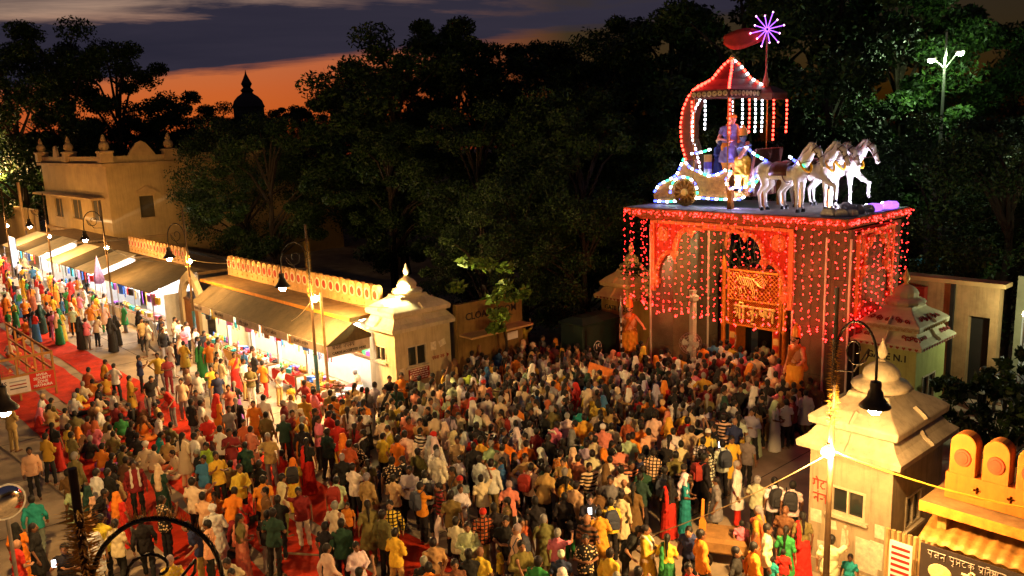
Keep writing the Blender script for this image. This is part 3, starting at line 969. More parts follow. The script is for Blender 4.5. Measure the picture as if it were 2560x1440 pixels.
def joints(arms='down', legs='stand'):
    V_ = Vector
    J = dict(pel=V_((0, 0, .93)), waist=V_((0, -.005, 1.06)), chest=V_((0, 0, 1.25)), neck=V_((0, -.01, 1.42)), head=V_((0, .012, 1.565)))
    for s, k in ((-1, 'L'), (1, 'R')):
        J['sh' + k] = V_((s * .165, -.01, 1.345))
        J['hip' + k] = V_((s * .085, 0, .90))
        J['kne' + k] = V_((s * .095, .015, .50))
        J['ank' + k] = V_((s * .10, -.02, .08))
        J['toe' + k] = V_((s * .125, .15, .035))
        J['el' + k] = V_((s * .235, -.045, 1.11))
        J['wr' + k] = V_((s * .245, .045, .87))
        J['tip' + k] = V_((s * .235, .085, .70))
    if legs == 'walk':
        J['kneL'] = V_((-.09, .16, .52)); J['ankL'] = V_((-.09, .20, .10)); J['toeL'] = V_((-.10, .37, .05))
        J['kneR'] = V_((.09, .02, .50)); J['ankR'] = V_((.09, -.26, .14)); J['toeR'] = V_((.11, -.12, .04))
        J['wrL'] = V_((-.24, -.10, .89)); J['tipL'] = V_((-.23, -.08, .72)); J['elL'] = V_((-.23, -.12, 1.12))
        J['wrR'] = V_((.23, .17, .92)); J['tipR'] = V_((.21, .26, .78)); J['elR'] = V_((.235, .01, 1.12))
    if legs == 'wide':
        for s, k in ((-1, 'L'), (1, 'R')):
            J['kne' + k].x = s * .14; J['ank' + k].x = s * .18; J['toe' + k].x = s * .22
    if legs == 'sit':
        dz = Vector((0, 0, -.78))
        for k in ('pel', 'waist', 'chest', 'neck', 'head', 'shL', 'shR', 'elL', 'elR', 'wrL', 'wrR', 'tipL', 'tipR', 'hipL', 'hipR'):
            J[k] = J[k] + dz
        J['chest'].y += .05; J['neck'].y += .09; J['head'].y += .13
        for s, k in ((-1, 'L'), (1, 'R')):
            J['sh' + k].y += .07
            J['kne' + k] = V_((s * .33, .27, .13)); J['ank' + k] = V_((-s * .06, .36, .07)); J['toe' + k] = V_((-s * .20, .34, .05))
            J['el' + k] = V_((s * .27, .08, .36)); J['wr' + k] = V_((s * .20, .29, .27)); J['tip' + k] = V_((s * .10, .40, .24))
    if arms == 'fold':
        for s, k in ((-1, 'L'), (1, 'R')):
            J['el' + k] = V_((s * .25, .02, 1.12)); J['wr' + k] = V_((s * .07, .22, 1.12)); J['tip' + k] = V_((-s * .07, .22, 1.16))
    if arms == 'hips':
        for s, k in ((-1, 'L'), (1, 'R')):
            J['el' + k] = V_((s * .40, -.08, 1.14)); J['wr' + k] = V_((s * .20, .02, .99)); J['tip' + k] = V_((s * .12, .10, .95))
    if arms == 'phone':
        J['elR'] = V_((.24, .12, 1.16)); J['wrR'] = V_((.12, .30, 1.30)); J['tipR'] = V_((.08, .33, 1.42))
        J['elL'] = V_((-.24, .06, 1.12)); J['wrL'] = V_((-.06, .28, 1.22)); J['tipL'] = V_((.03, .31, 1.30))
    if arms == 'up':
        J['elR'] = V_((.30, .12, 1.50)); J['wrR'] = V_((.22, .22, 1.75)); J['tipR'] = V_((.20, .26, 1.88))
    if arms == 'reach':
        J['elR'] = V_((.26, .22, 1.28)); J['wrR'] = V_((.20, .46, 1.33)); J['tipR'] = V_((.16, .60, 1.36))
    if arms == 'hold' and legs != 'sit':
        for s, k in ((-1, 'L'), (1, 'R')):
            J['el' + k] = V_((s * .25, .0, 1.10)); J['wr' + k] = V_((s * .12, .22, 1.02)); J['tip' + k] = V_((s * .04, .30, 1.05))
    if legs == 'lean' or arms == 'lean':
        pv = J['pel'].copy()
        for k in ('waist', 'chest', 'neck', 'head', 'shL', 'shR', 'elL', 'elR', 'wrL', 'wrR', 'tipL', 'tipR'):
            an = R(26) if k != 'waist' else R(14)
            d = J[k] - pv
            J[k] = pv + Vector((d.x, d.y * math.cos(an) + d.z * math.sin(an), -d.y * math.sin(an) + d.z * math.cos(an)))
        for k in 'LR':
            J['wr' + k] = J['el' + k] + Vector((0, .16, -.17))
            J['tip' + k] = J['wr' + k] + Vector((0, .13, -.08))
    return J


def hand(mb, wr, tip, sgn):
    wr, tip = Vector(wr), Vector(tip)
    d = tip - wr
    u = d.normalized()
    side = u.cross(Vector((0, 0, 1)))
    if side.length < 0.3:
        side = Vector((0, 1, 0))
    side.normalize()
    pm = wr + d * 0.45
    capsule(mb, wr, pm, .026, .034, 8)
    for k, (o, ln) in enumerate(((-.027, .88), (-.009, 1.0), (.009, .96), (.027, .80))):
        a = pm + side * o
        b = wr + d * (0.45 + 0.32 * ln) + side * o * 1.15
        c = wr + d * ln + side * o * 1.1 + Vector((0, 0, -.012))
        capsule(mb, a, b, .0125, .0115, 6)
        capsule(mb, b, c, .0115, .0095, 6)
    th = wr + d * .25 - side * .03
    capsule(mb, th, wr + d * .58 - side * .062, .0135, .011, 6)


def body_mesh(J, name, ms, voxel=.015, headk=1.0, hands=True):
    mb = MB()
    mb.ball(J['pel'], (.145, .10, .11), 14, 8)
    capsule(mb, J['pel'], J['waist'], .105, .105)
    mb.ball(J['chest'], (.165, .105, .19), 14, 8)
    capsule(mb, J['waist'], J['chest'], .10, .12)
    for k in 'LR':
        capsule(mb, J['sh' + k], J['neck'] + Vector((0, 0, -.02)), .050, .058)
    capsule(mb, J['neck'] - Vector((0, 0, .03)), J['head'] - Vector((0, .01, .05)), .054, .05)
    h = J['head']
    mb.ball(h, (.074 * headk, .092 * headk, .112 * headk), 16, 10)
    mb.ball(h + Vector((0, .025, -.06)) * headk, (.052 * headk, .06 * headk, .055 * headk), 12, 8)
    capsule(mb, h + Vector((0, .09, .015)) * headk, h + Vector((0, .105, -.022)) * headk, .011, .015, 8)
    for s in (-1, 1):
        mb.ball(h + Vector((s * .076, -.005, -.005)) * headk, (.012, .02, .03), 8, 6)
    for k, s in (('L', -1), ('R', 1)):
        chain(mb, [J['sh' + k], J['el' + k], J['wr' + k]], [.052, .040, .027])
        if hands:
            hand(mb, J['wr' + k], J['tip' + k], s)
        else:
            capsule(mb, J['wr' + k], J['tip' + k], .03, .03)
        chain(mb, [J['hip' + k], J['kne' + k], J['ank' + k]], [.082, .056, .037])
        heel = J['ank' + k] + (J['ank' + k] - J['toe' + k]) * .2
        heel.z = J['toe' + k].z
        capsule(mb, J['ank' + k], heel, .038, .034)
        capsule(mb, heel, J['toe' + k], .036, .034)
    me = remesh(mb, name, ms, voxel, 3)
    co = np.empty(len(me.vertices) * 3)
    me.vertices.foreach_get('co', co)
    co = co.reshape(-1, 3)
    tone = np.zeros(len(co))
    hv = np.array(h)
    loc = (co - hv) / headk
    fr = loc[:, 1] > .045
    for s in (-1, 1):
        tone[fr & (np.hypot(loc[:, 0] - s * .032, (loc[:, 2] - .012) * 1.6) < .017)] = 1
        tone[fr & (np.hypot((loc[:, 0] - s * .034) * .6, (loc[:, 2] - .04) * 2) < .014)] = .8
    tone[fr & (np.hypot(loc[:, 0] * .55, (loc[:, 2] + .062) * 1.8) < .016)] = .55
    at = me.attributes.new('tone', 'FLOAT', 'POINT')
    at.data.foreach_set('value', tone.astype(np.float32))
    return me


def clad(J, what, name, ms, sleeve=.62, fat=0.0, voxel=.018):
    """a garment as one closed surface that follows the body"""
    mb = MB()
    f = fat
    sit = J['pel'].z < .5
    if what in ('shirt', 'kurta', 'blouse', 'long'):
        mb.ball(J['chest'] + Vector((0, 0, .0)), (.178 + f, .126 + f, .20), 16, 10)
        mb.ball((J['waist'] + J['pel']) / 2 + Vector((0, 0, .02)), (.172 + f, .128 + f, .20), 16, 10)
        for k in 'LR':
            capsule(mb, J['sh' + k], J['neck'] + Vector((0, 0, -.035)), .060 + f, .072 + f)
        capsule(mb, J['neck'] - Vector((0, .0, .04)), J['neck'] + Vector((0, -.008, .03)), .075, .064)
        if what != 'blouse' and not sit:
            mb.lathe([(.165 + f, .98), (.185 + f, .90), (.192 + f, .80), (.15, .79)], (0, 0, 0), 18, sy=.74)
        for k in 'LR':
            e = J['sh' + k].lerp(J['el' + k], min(sleeve, 1.0))
            capsule(mb, J['sh' + k], e, .062 + f, .060 + f)
            if sleeve > 1:
                chain(mb, [J['el' + k], J['wr' + k].lerp(J['el' + k], .1)], [.060 + f, .046 + f])
    if what in ('kurta', 'long') and not sit:
        lo = .48 if what == 'kurta' else .06
        mb.lathe([(.16 + f, 1.0), (.20 + f, .82), (.235 + f, lo + .14), (.25 + f, lo), (.12, lo - .005)], (0, 0, 0), 36, lobes=11, amp=.035, sy=.78)
    if what == 'skirt':
        if sit:
            mb.ball((0, .16, .13), (.40, .33, .13), 20, 8)
        else:
            mb.lathe([(.165, 1.03), (.185, .92), (.20, .75), (.215, .45), (.245, .16), (.265, .03), (.1, .028)], (0, .005, 0), 48, lobes=14, amp=.045, sy=.8)
    if what == 'trousers':
        mb.ball(J['pel'], (.163 + f, .122 + f, .12), 14, 8)
        for k in 'LR':
            a = J['ank' + k].lerp(J['kne' + k], .06)
            chain(mb, [J['hip' + k], J['kne' + k], a], [.098 + f, .076 + f, .062 + f * 1.5])
    if what == 'dhoti':
        mb.ball(J['pel'], (.175, .135, .13), 14, 8)
        for k in 'LR':
            a = J['ank' + k].lerp(J['kne' + k], .25)
            chain(mb, [J['hip' + k], J['kne' + k], a], [.125, .115, .085])
        capsule(mb, J['pel'] + Vector((0, .09, 0)), J['pel'] + Vector((0, .10, -.45)), .05, .06)
    if what == 'hair':
        h = J['head']
        mb.ball(h + Vector((0, -.016, .028)), (.086, .098, .104), 16, 10)
        mb.ball(h + Vector((0, -.045, -.02)), (.076, .06, .07), 12, 8)
    if what == 'longhair':
        h = J['head']
        mb.ball(h + Vector((0, -.016, .028)), (.086, .098, .104), 16, 10)
        chain(mb, [h + Vector((0, -.07, -.02)), h + Vector((0, -.10, -.16)), h + Vector((0, -.13, -.38))], [.06, .045, .03])
    if what == 'veil':
        h = J['head']
        mb.ball(h + Vector((0, -.022, .024)), (.100, .108, .115), 16, 10)
        for s in (-1, 1):
            chain(mb, [h + Vector((s * .07, .0, -.03)), h + Vector((s * .10, -.02, -.17)), h + Vector((s * .17, .03, -.34))], [.045, .055, .05])
        chain(mb, [h + Vector((0, -.08, -.05)), h + Vector((0, -.11, -.22)), h + Vector((0, -.14, -.55))], [.075, .11, .12])
    if what == 'turban':
        h = J['head']
        for k in range(10):
            a = 2 * math.pi * k / 10
            b = 2 * math.pi * (k + 1) / 10
            capsule(mb, h + Vector((.075 * math.cos(a), -.01 + .085 * math.sin(a), .05 + .02 * math.sin(a))), h + Vector((.075 * math.cos(b), -.01 + .085 * math.sin(b), .05 + .02 * math.sin(b))), .034, .034, 8)
        mb.ball(h + Vector((0, -.01, .08)), (.085, .09, .06), 14, 8)
        mb.ball(h + Vector((0, -.05, -.01)), (.07, .05, .06), 12, 8)
    if what == 'cap':
        h = J['head']
        mb.ball(h + Vector((0, -.014, .035)), (.087, .098, .092), 16, 10)
        capsule(mb, h + Vector((-.04, .085, .05)), h + Vector((.04, .085, .05)), .022, .022, 8)
    if what == 'drape':
        a, b, c = J['pel'] + Vector((.13, .08, .05)), J['chest'] + Vector((-.02, .125, .05)), J['shL'] + Vector((.06, .03, .055))
        chain(mb, [a, b, c, J['shL'] + Vector((.05, -.09, .0)), J['chest'] + Vector((-.11, -.14, -.12)), J['pel'] + Vector((-.12, -.16, -.05))], [.05, .075, .06, .06, .065, .07])
    if what == 'scarf':
        for s, k in ((-1, 'L'), (1, 'R')):
            chain(mb, [J['neck'] + Vector((s * .03, -.06, .03)), J['neck'] + Vector((s * .085, .02, .0)), J['chest'] + Vector((s * .09, .125, .02)), J['waist'] + Vector((s * .10, .14, -.08))], [.032, .04, .036, .04])
    me = remesh(mb, name, ms, voxel, 3)
    if what in ('hair', 'longhair', 'cap'):
        return me
    n = len(me.vertices)
    co = np.empty(n * 3)
    no = np.empty(n * 3)
    me.vertices.foreach_get('co', co)
    me.vertices.foreach_get('normal', no)
    co, no = co.reshape(-1, 3), no.reshape(-1, 3)
    ph = random.Random(name + what).uniform(0, 6)
    a = np.sin(co[:, 0] * 31 + 4 * np.sin(co[:, 2] * 9 + ph) + co[:, 1] * 13) + .8 * np.sin(co[:, 2] * 38 + 5 * np.sin(co[:, 0] * 11 + ph) + co[:, 1] * 17) + .6 * np.sin(co[:, 0] * 55 - co[:, 2] * 23 + ph)
    co = co + no * (a * .0042)[:, None]
    me.vertices.foreach_set('co', co.ravel())
    me.update()
    return me


SKIN = mat('skin', (0.30, 0.14, 0.07), 0.55, 0.10, 8, objcol=True)
_t = SKIN.node_tree
_b = _t.nodes['Principled BSDF']
_src = _b.inputs['Base Color'].links[0].from_socket
_at = N(_t, 'ShaderNodeAttribute', attribute_name='tone')
_mx = N(_t, 'ShaderNodeMix', data_type='RGBA')
_mx.inputs['B'].default_value = (0.03, 0.012, 0.008, 1)
_t.links.new(_at.outputs['Fac'], _mx.inputs['Factor'])
_t.links.new(_src, _mx.inputs['A'])
_t.links.new(_mx.outputs['Result'], _b.inputs['Base Color'])
CLOTH = mat('cloth', (0.5, 0.5, 0.5), 0.85, 0.13, 5, 0.85, 11, objcol=True)
CLOTH_PLAID = mat('cloth_plaid', (0.5, 0.5, 0.5), 0.85, 0.1, 5, 0.7, 11, objcol=True, pattern='plaid')
CLOTH_STRIPE = mat('cloth_stripe', (0.5, 0.5, 0.5), 0.85, 0.1, 5, 0.7, 11, objcol=True, pattern='stripe')
CLOTH_PRINT = mat('cloth_print', (0.5, 0.5, 0.5), 0.85, 0.1, 5, 0.7, 11, objcol=True, pattern='print')
HAIR = mat('hair', (0.012, 0.010, 0.009), 0.45, 0.2, 30, 0.5, 60, objcol=True)

# ------------------------------------------------------------------ lights on strings
LED_RED = mat('red_led', (1, 0.06, 0.03), 0.4, 0, emit=18, ecol=(1, 0.013, 0.011))
LED_ORED = mat('orange_red_led', (1, 0.2, 0.05), 0.4, 0, emit=12, ecol=(1, 0.028, 0.016))
LED_WHITE = mat('white_led', (0.9, 0.95, 1), 0.4, 0, emit=7, ecol=(0.85, 0.93, 1))
LED_BLUE = mat('blue_led', (0.1, 0.15, 1), 0.4, 0, emit=6, ecol=(0.05, 0.08, 1))
LED_GREEN = mat('green_led', (0.1, 1, 0.4), 0.4, 0, emit=2.6, ecol=(0.03, 1, 0.35))
LED_VIOLET = mat('violet_led', (0.4, 0.1, 1), 0.4, 0, emit=2.4, ecol=(0.34, 0.10, 1))
WIRE = mat('cable', (0.02, 0.03, 0.02), 0.6, 0)


def strand(parent, x, y, z0, z1, seed, name='light_string'):
    rr = random.Random(seed)
    mb = MB()
    mb.tube([(x, y, z0), (x + rr.uniform(-.03, .03), y, (z0 + z1) / 2), (x + rr.uniform(-.04, .04), y, z1)], 0.006, 3, 0)
    z = z0 - rr.uniform(.05, .3)
    while z > z1:
        for k in range(2):
            if rr.random() < .06:
                continue
            mb.octa((x + rr.uniform(-.05, .05), y + rr.uniform(-.03, .03), z + rr.uniform(-.07, .07)), 0.021, 1)
        z -= rr.uniform(.23, .33)
    for k in range(4):
        mb.octa((x + rr.uniform(-.06, .06), y + rr.uniform(-.04, .04), z1 + rr.uniform(-.08, .06)), 0.027, 1)
    return mb.build(name, [WIRE, LED_RED], parent)


def garland(parent, p0, p1, n, seed, name='light_string', drop=.10):
    rr = random.Random(seed)
    mb = MB()
    p0, p1 = Vector(p0), Vector(p1)
    pts = [p0.lerp(p1, k / 24) + Vector((0, 0, -.04 * abs(math.sin(k * 1.3)))) for k in range(25)]
    mb.tube(pts, .007, 3, 0)
    for k in range(n):
        p = p0.lerp(p1, rr.random())
        mb.octa(p + Vector((rr.uniform(-.06, .06), rr.uniform(-.06, .06), rr.uniform(-drop, .05))), .023, 1)
    return mb.build(name, [WIRE, LED_RED], parent)


cur = thing('light_curtain', 'curtain of red light strings hanging across the front of the gate', 'lights', (0, 0, 0), group='red light curtains on the gate')
k = 0
x = -19.95
while x < -12.05:
    strand(cur, x, 24.98, 6.75, 3.15 + 0.12 * math.sin(k * 2.1) + random.uniform(-.06, .06), 100 + k)
    x += random.uniform(.26, .31)
    k += 1
garland(cur, (-21.0, 24.88, 6.86), (-12.0, 24.86, 6.88), 280, 5)
cur2 = thing('light_curtain', 'short curtain of red light strings hanging past the left corner of the gate', 'lights', group='red light curtains on the gate')
for k in range(5):
    strand(cur2, -21.05 + k * .22, 24.98 + .12 * k * (k % 2), 6.75, 3.2 + .15 * (k % 3), 300 + k)
cur3 = thing('light_curtain', 'curtain of red light strings down the right side wall of the gate', 'lights', group='red light curtains on the gate')
y = 25.3
k = 0
while y < 29.5:
    strand(cur3, -11.95, y, 6.75, 3.5 + .25 * math.sin(k * 1.7), 400 + k)
    y += random.uniform(.38, .46)
    k += 1
garland(cur3, (-11.94, 24.95, 6.88), (-11.94, 29.45, 6.88), 90, 6)

# a lamp fixed under the gate's roof lights the doorway
WARM_LAMP = mat('warm_lamp_glass', (1, 0.75, 0.4), 0.4, 0, emit=650, ecol=(1, 0.58, 0.22))
gl = thing('ceiling_lamp', 'round warm lamp fixed under the roof inside the gate', 'lamp', (-16.9, 26.2, 6.5))
MB().lathe([(.16, .0), (.17, -.06), (.10, -.08)], n=14).build('housing', IRON, gl, smooth=True)
MB().ball((0, 0, -.10), (.13, .13, .09), 12, 6).build('bulb', WARM_LAMP, gl, smooth=True)

# ------------------------------------------------------------------ chariot on the roof
chz = 7.0
ch = thing('chariot', 'gilded chariot with a tall crescent back and canopy on the gate roof', 'chariot', (-18.0, 27.3, chz))
cinv = Matrix.Translation((18.0, -27.3, -chz))


def cp_(mb, nm, ms, parent=None, **k):
    me = mb.mesh(nm, ms, **k)
    me.transform(cinv)
    return obj(nm, me, parent or ch)


CHGOLD = mat('chariot_gilding', (0.36, 0.17, 0.03), 0.5, 0.45, 9, 1.0, 30, metal=0.2)
CHRED = mat('chariot_lacquer', (0.10, 0.03, 0.02), 0.5, 0.3, 6, 0.5, 25)
prof = [(-20.55, 7.14), (-20.62, 7.35), (-20.30, 7.75), (-19.75, 7.98), (-19.45, 8.15), (-19.15, 8.72), (-18.85, 8.42), (-18.45, 8.28), (-18.05, 8.12), (-17.65, 8.18), (-17.3, 8.34), (-17.05, 8.30), (-17.28, 7.98), (-17.2, 7.72), (-16.85, 7.66), (-16.45, 7.76), (-16.1, 8.10), (-15.85, 8.36), (-15.82, 8.22), (-16.15, 7.80), (-16.35, 7.50), (-16.6, 7.38), (-18.2, 7.38), (-19.9, 7.16)]
for y0 in (26.25, 28.15):
    bdy = cp_(MB().extr(prof, y0, y0 + .12, 'y'), 'side_panel', CHGOLD)
cp_(MB().box(-19.9, -16.4, 26.37, 28.15, 7.42, 7.62), 'floor', CHRED)
cp_(MB().extr([(-19.5, 7.6), (-19.2, 8.72), (-19.05, 8.72), (-19.3, 7.6)], 26.37, 28.15, 'y'), 'rear_panel', CHRED)
cp_(MB().extr([(-16.5, 7.62), (-16.3, 8.75), (-16.2, 9.12), (-16.12, 9.1), (-16.2, 8.7), (-16.4, 7.6)], 26.37, 28.15, 'y'), 'dashboard', CHRED)
for y0 in (26.10, 28.32):
    whl = MB()
    for a in range(12):
        t0 = 2 * math.pi * a / 12
        whl.tube([(-18.99 + .1 * math.cos(t0), y0, 7.54 + .1 * math.sin(t0)), (-18.99 + .44 * math.cos(t0), y0, 7.54 + .44 * math.sin(t0))], [.05, .075], 6)
    whl.tube([(-18.99 + .47 * math.cos(2 * math.pi * a / 28), y0, 7.54 + .47 * math.sin(2 * math.pi * a / 28)) for a in range(28)], .075, 8, closed=True)
    w0 = cp_(whl, 'wheel', CHGOLD, smooth=True)
    hb = MB().lathe([(.13, -.1), (.15, 0), (.13, .1), (.04, .14)], n=14)
    me = hb.mesh('hub', GOLDBR, smooth=True)
    me.transform(cinv @ Matrix.Translation((-18.99, y0, 7.54)) @ Matrix.Rotation(R(90), 4, 'X'))
    obj('hub', me, w0)
    dsc = MB().lathe([(.40, -.02), (.40, .02)], n=28)
    me = dsc.mesh('wheel_disc', CHGOLD)
    me.transform(cinv @ Matrix.Translation((-18.99, y0 + (.05 if y0 < 27 else -.05), 7.54)) @ Matrix.Rotation(R(90), 4, 'X'))
    obj('wheel_disc', me, w0)
cp_(MB().tube([(-18.99, 26.0, 7.54), (-18.99, 28.4, 7.54)], .05, 8), 'axle', IRON)
for x_, y_ in ((-16.9, 25.95), (-16.0, 26.6), (-16.3, 28.3), (-15.2, 27.6), (-14.0, 27.4)):
    cp_(MB().box(x_ - .09, x_ + .09, y_ - .09, y_ + .09, 7.0, 7.7), 'support_post', mat('orange_post', (0.50, 0.18, 0.03), 0.7, 0.2, 5))
outer = [(-19.42, 8.05), (-19.60, 8.6), (-19.84, 9.3), (-19.90, 10.0), (-19.80, 10.6), (-19.54, 11.1), (-19.12, 11.45), (-18.68, 11.6), (-18.30, 11.5)]
inner = [(-18.28, 11.25), (-18.62, 11.22), (-18.96, 10.98), (-19.22, 10.6), (-19.34, 10.1), (-19.32, 9.5), (-19.12, 9.0), (-18.98, 8.5), (-18.95, 8.1)]
cp_(MB().extr(outer + inner, 27.05, 27.45, 'y'), 'crescent_back', CHRED, bevel=.02)
# canopy: square, four ribs, scalloped skirt
cx, cy = -17.75, 27.2
cnp = cp_(MB().sq([(.78, 1.35, 10.95), (.80, 1.38, 11.22), (.60, 1.06, 11.36), (.36, .64, 11.62), (.26, .42, 11.88), (.16, .24, 12.10), (.06, .08, 12.26), (.01, .01, 12.34)], (cx, cy, 0)), 'canopy', mat('canopy_lacquer', (0.07, 0.02, 0.02), 0.5, 0.3, 6, 0.4, 25))
for sx in (-1, 1):
    for sy in (-1, 1):
        cp_(MB().tube([(cx + sx * .72, cy + sy * 1.28, 7.6), (cx + sx * .72, cy + sy * 1.28, 10.96)], .03, 6), 'canopy_post', CHGOLD)
fr_ = MB()
for q in range(7):
    a = -.66 + q * .22
    for ring in (0.085, .045):
        fr_.tube([(cx + a + ring * math.cos(2 * math.pi * j / 10), cy - 1.395, 11.09 + ring * math.sin(2 * math.pi * j / 10)) for j in range(10)], .014, 4, closed=True)
for q in range(11):
    a = -1.2 + q * .24
    for ring in (0.085, .045):
        fr_.tube([(cx + .815, cy + a + ring * math.cos(2 * math.pi * j / 10), 11.09 + ring * math.sin(2 * math.pi * j / 10)) for j in range(10)], .014, 4, closed=True)
cp_(fr_, 'canopy_frieze', mat('cream_ornament', (0.75, 0.62, 0.40), 0.5, 0.1, 5), cnp)
kal = MB().lathe([(.05, 12.2), (.13, 12.26), (.06, 12.32), (.10, 12.38), (.02, 12.5)], (cx, cy, 0), 10)
cp_(kal, 'pinnacle', GOLDBR, cnp, smooth=True)
# second small roof to the front, where the mast stands
cp_(MB().sq([(.42, .5, 10.85), (.44, .52, 11.08), (.28, .34, 11.22), (.10, .12, 11.34)], (-16.85, 28.3, 0)), 'front_canopy', CHRED, cnp)

mast = thing('flag_mast', 'thin mast with a glowing violet star and a red flag above the chariot', 'mast', (-16.9, 28.15, 11.2))
MB().lathe([(.05, 0), (.09, .18), (.12, .3), (.06, .5), (.035, .7), (.03, 1.95), (.015, 2.05)], n=10).build('pole', mat('mast_paint', (0.45, 0.14, 0.12), 0.5, 0.1, 5), mast, smooth=True)
str_ = MB()
for k in range(12):
    a = 2 * math.pi * k / 12 + .2
    d = Vector((.67 * math.cos(a), .74 * math.cos(a), math.sin(a)))
    ln = .48 if k % 2 else .62
    str_.tube([d * .05 + Vector((0, 0, 2.15)), d * ln + Vector((0, 0, 2.15))], .016, 5, 0)
    str_.octa(d * ln + Vector((0, 0, 2.15)), .035, 1)
str_.build('star', [LED_VIOLET, mat('pink_led', (1, .3, .8), 0.4, 0, emit=9, ecol=(1, .35, .85))], mast)
fl = MB()
vs, fs = [], []
NX = 14
for i in range(NX + 1):
    u = i / NX
    hgt = .34 * math.sin(math.pi * (0.12 + .88 * (1 - u))) + .02
    for j in range(5):
        v = j / 4 - .5
        vs.append((-u * 1.30 * .67 * 1.25, -u * 1.30 * .74 * 1.25 + .10 * math.sin(u * 7), 1.85 + v * 2 * hgt + .06 * math.sin(u * 6)))
for i in range(NX):
    for j in range(4):
        a = i * 5 + j
        fs.append((a, a + 5, a + 6, a + 1))
fl.add(vs, fs)
fo = fl.build('flag', mat('flag_cloth', (0.35, 0.03, 0.02), 0.8, 0.35, 5, 0.4, 8), mast, smooth=True)
sol = fo.modifiers.new('thickness', 'SOLIDIFY')
sol.thickness = .012


def rope(name, label, pts, mats_, step=.085, r=.024, group=None, wire=True, pattern=None):
    """a rope of lights along a polyline"""
    P = [Vector(p) for p in pts]
    mb = MB()
    if wire:
        mb.tube(P, .006, 3, 0)
    ln = 0
    k = 0
    for i in range(len(P) - 1):
        d = (P[i + 1] - P[i]).length
        s_ = -ln
        while s_ + step <= d:
            s_ += step
            p = P[i].lerp(P[i + 1], max(s_, 0) / d)
            mm = 1 + (pattern[k % len(pattern)] if pattern else k % len(mats_))
            u = (P[i + 1] - P[i]).normalized() * min(r * 1.9, step * .28)
            mb.tube([p - u, p + u], r, 5, mm)
            k += 1
        ln = d - s_
    return mb.build(name, [WIRE] + mats_, None, label=label, cat='lights', group=group)


GR = 'light ropes on the chariot'
yN = 26.05
rope('light_rope', 'red light rope up the outer edge of the crescent chariot back', [(x_, 27.02, z_) for x_, z_ in outer], [LED_ORED], .18, .038, GR)
rope('light_rope', 'white light rope along the inner edge of the crescent chariot back', [(x_, 27.0, z_) for x_, z_ in inner[::-1]], [LED_WHITE, LED_WHITE, mat('pink_white_led', (1, .7, .8), .4, 0, emit=9, ecol=(1, .6, .75))], .175, .036, GR)
BW = [LED_BLUE, LED_WHITE, LED_BLUE, LED_WHITE, LED_GREEN, LED_WHITE]
rope('light_rope', 'blue and white light rope outlining the upper edge of the chariot side', [(x_, 26.2, z_ + .03) for x_, z_ in prof[1:14]], [LED_BLUE, LED_WHITE, LED_GREEN], .19, .045, GR, pattern=[0, 1, 0, 1, 2, 1])
rope('light_rope', 'blue and white light rope along the lower edge of the chariot side', [(x_, 26.2, z_ - .02) for x_, z_ in [(-20.6, 7.3), (-20.5, 7.16), (-19.9, 7.15), (-19.45, 7.2), (-19.1, 7.35)] + [(-18.6, 7.36), (-17.6, 7.33), (-16.7, 7.36), (-16.4, 7.5)]], [LED_BLUE, LED_WHITE, LED_GREEN], .19, .045, GR, pattern=[0, 1, 0, 1, 2, 1])
rope('light_rope', 'blue and white light rope arching over the rear chariot wheel', [(-18.99 + .62 * math.cos(R(a)), 26.0, 7.54 + .58 * math.sin(R(a))) for a in range(200, -30, -12)], [LED_BLUE, LED_WHITE, LED_GREEN], .19, .045, GR, pattern=[0, 1, 2, 1])
rope('light_rope', 'blue and white light rope round the curled front of the chariot', [(x_, 26.2, z_ + .03) for x_, z_ in prof[13:21]], [LED_BLUE, LED_WHITE, LED_GREEN], .19, .045, GR, pattern=[0, 1, 0, 1, 2, 1])
rope('light_rope', 'light rope along the rear rail of the chariot seat', [(-19.0, 26.3, 8.95), (-18.4, 26.3, 9.02), (-17.9, 26.3, 9.15)], [LED_BLUE, LED_WHITE, LED_GREEN], .19, .045, GR, pattern=[1, 0, 1, 2])
rope('light_rope', 'light rope sloping from the chariot dashboard to the near horse', [(-16.6, 26.2, 9.3), (-16.1, 26.15, 8.95), (-15.6, 26.1, 8.72)], [LED_BLUE, LED_WHITE, LED_GREEN], .19, .045, GR, pattern=[1, 0, 1, 2])
rope('light_rope', 'light rope over the neck of the near horse', [(-14.75, 25.95, 8.95), (-14.4, 25.9, 8.72), (-14.1, 25.9, 8.55)], [LED_BLUE, LED_WHITE, LED_GREEN], .19, .045, GR, pattern=[1, 0, 1, 2])
ap = (cx, cy, 12.36)
for sx, sy, mm, who in ((-1, -1, [LED_ORED], 'red light rope up the near left rib of the canopy'), (1, -1, [LED_ORED, LED_RED], 'red light rope up the near right rib of the canopy'), (1, 1, [LED_WHITE, LED_ORED], 'white and red light rope up the far right rib of the canopy'), (-1, 1, [LED_WHITE], 'white light rope up the far left rib of the canopy')):
    rope('light_rope', who, [(cx + sx * .83, cy + sy * 1.42, 11.2), (cx + sx * .62, cy + sy * 1.08, 11.4), (cx + sx * .38, cy + sy * .66, 11.66), (cx + sx * .28, cy + sy * .44, 11.92), (cx + sx * .17, cy + sy * .25, 12.15), ap], mm, .17, .048, GR)
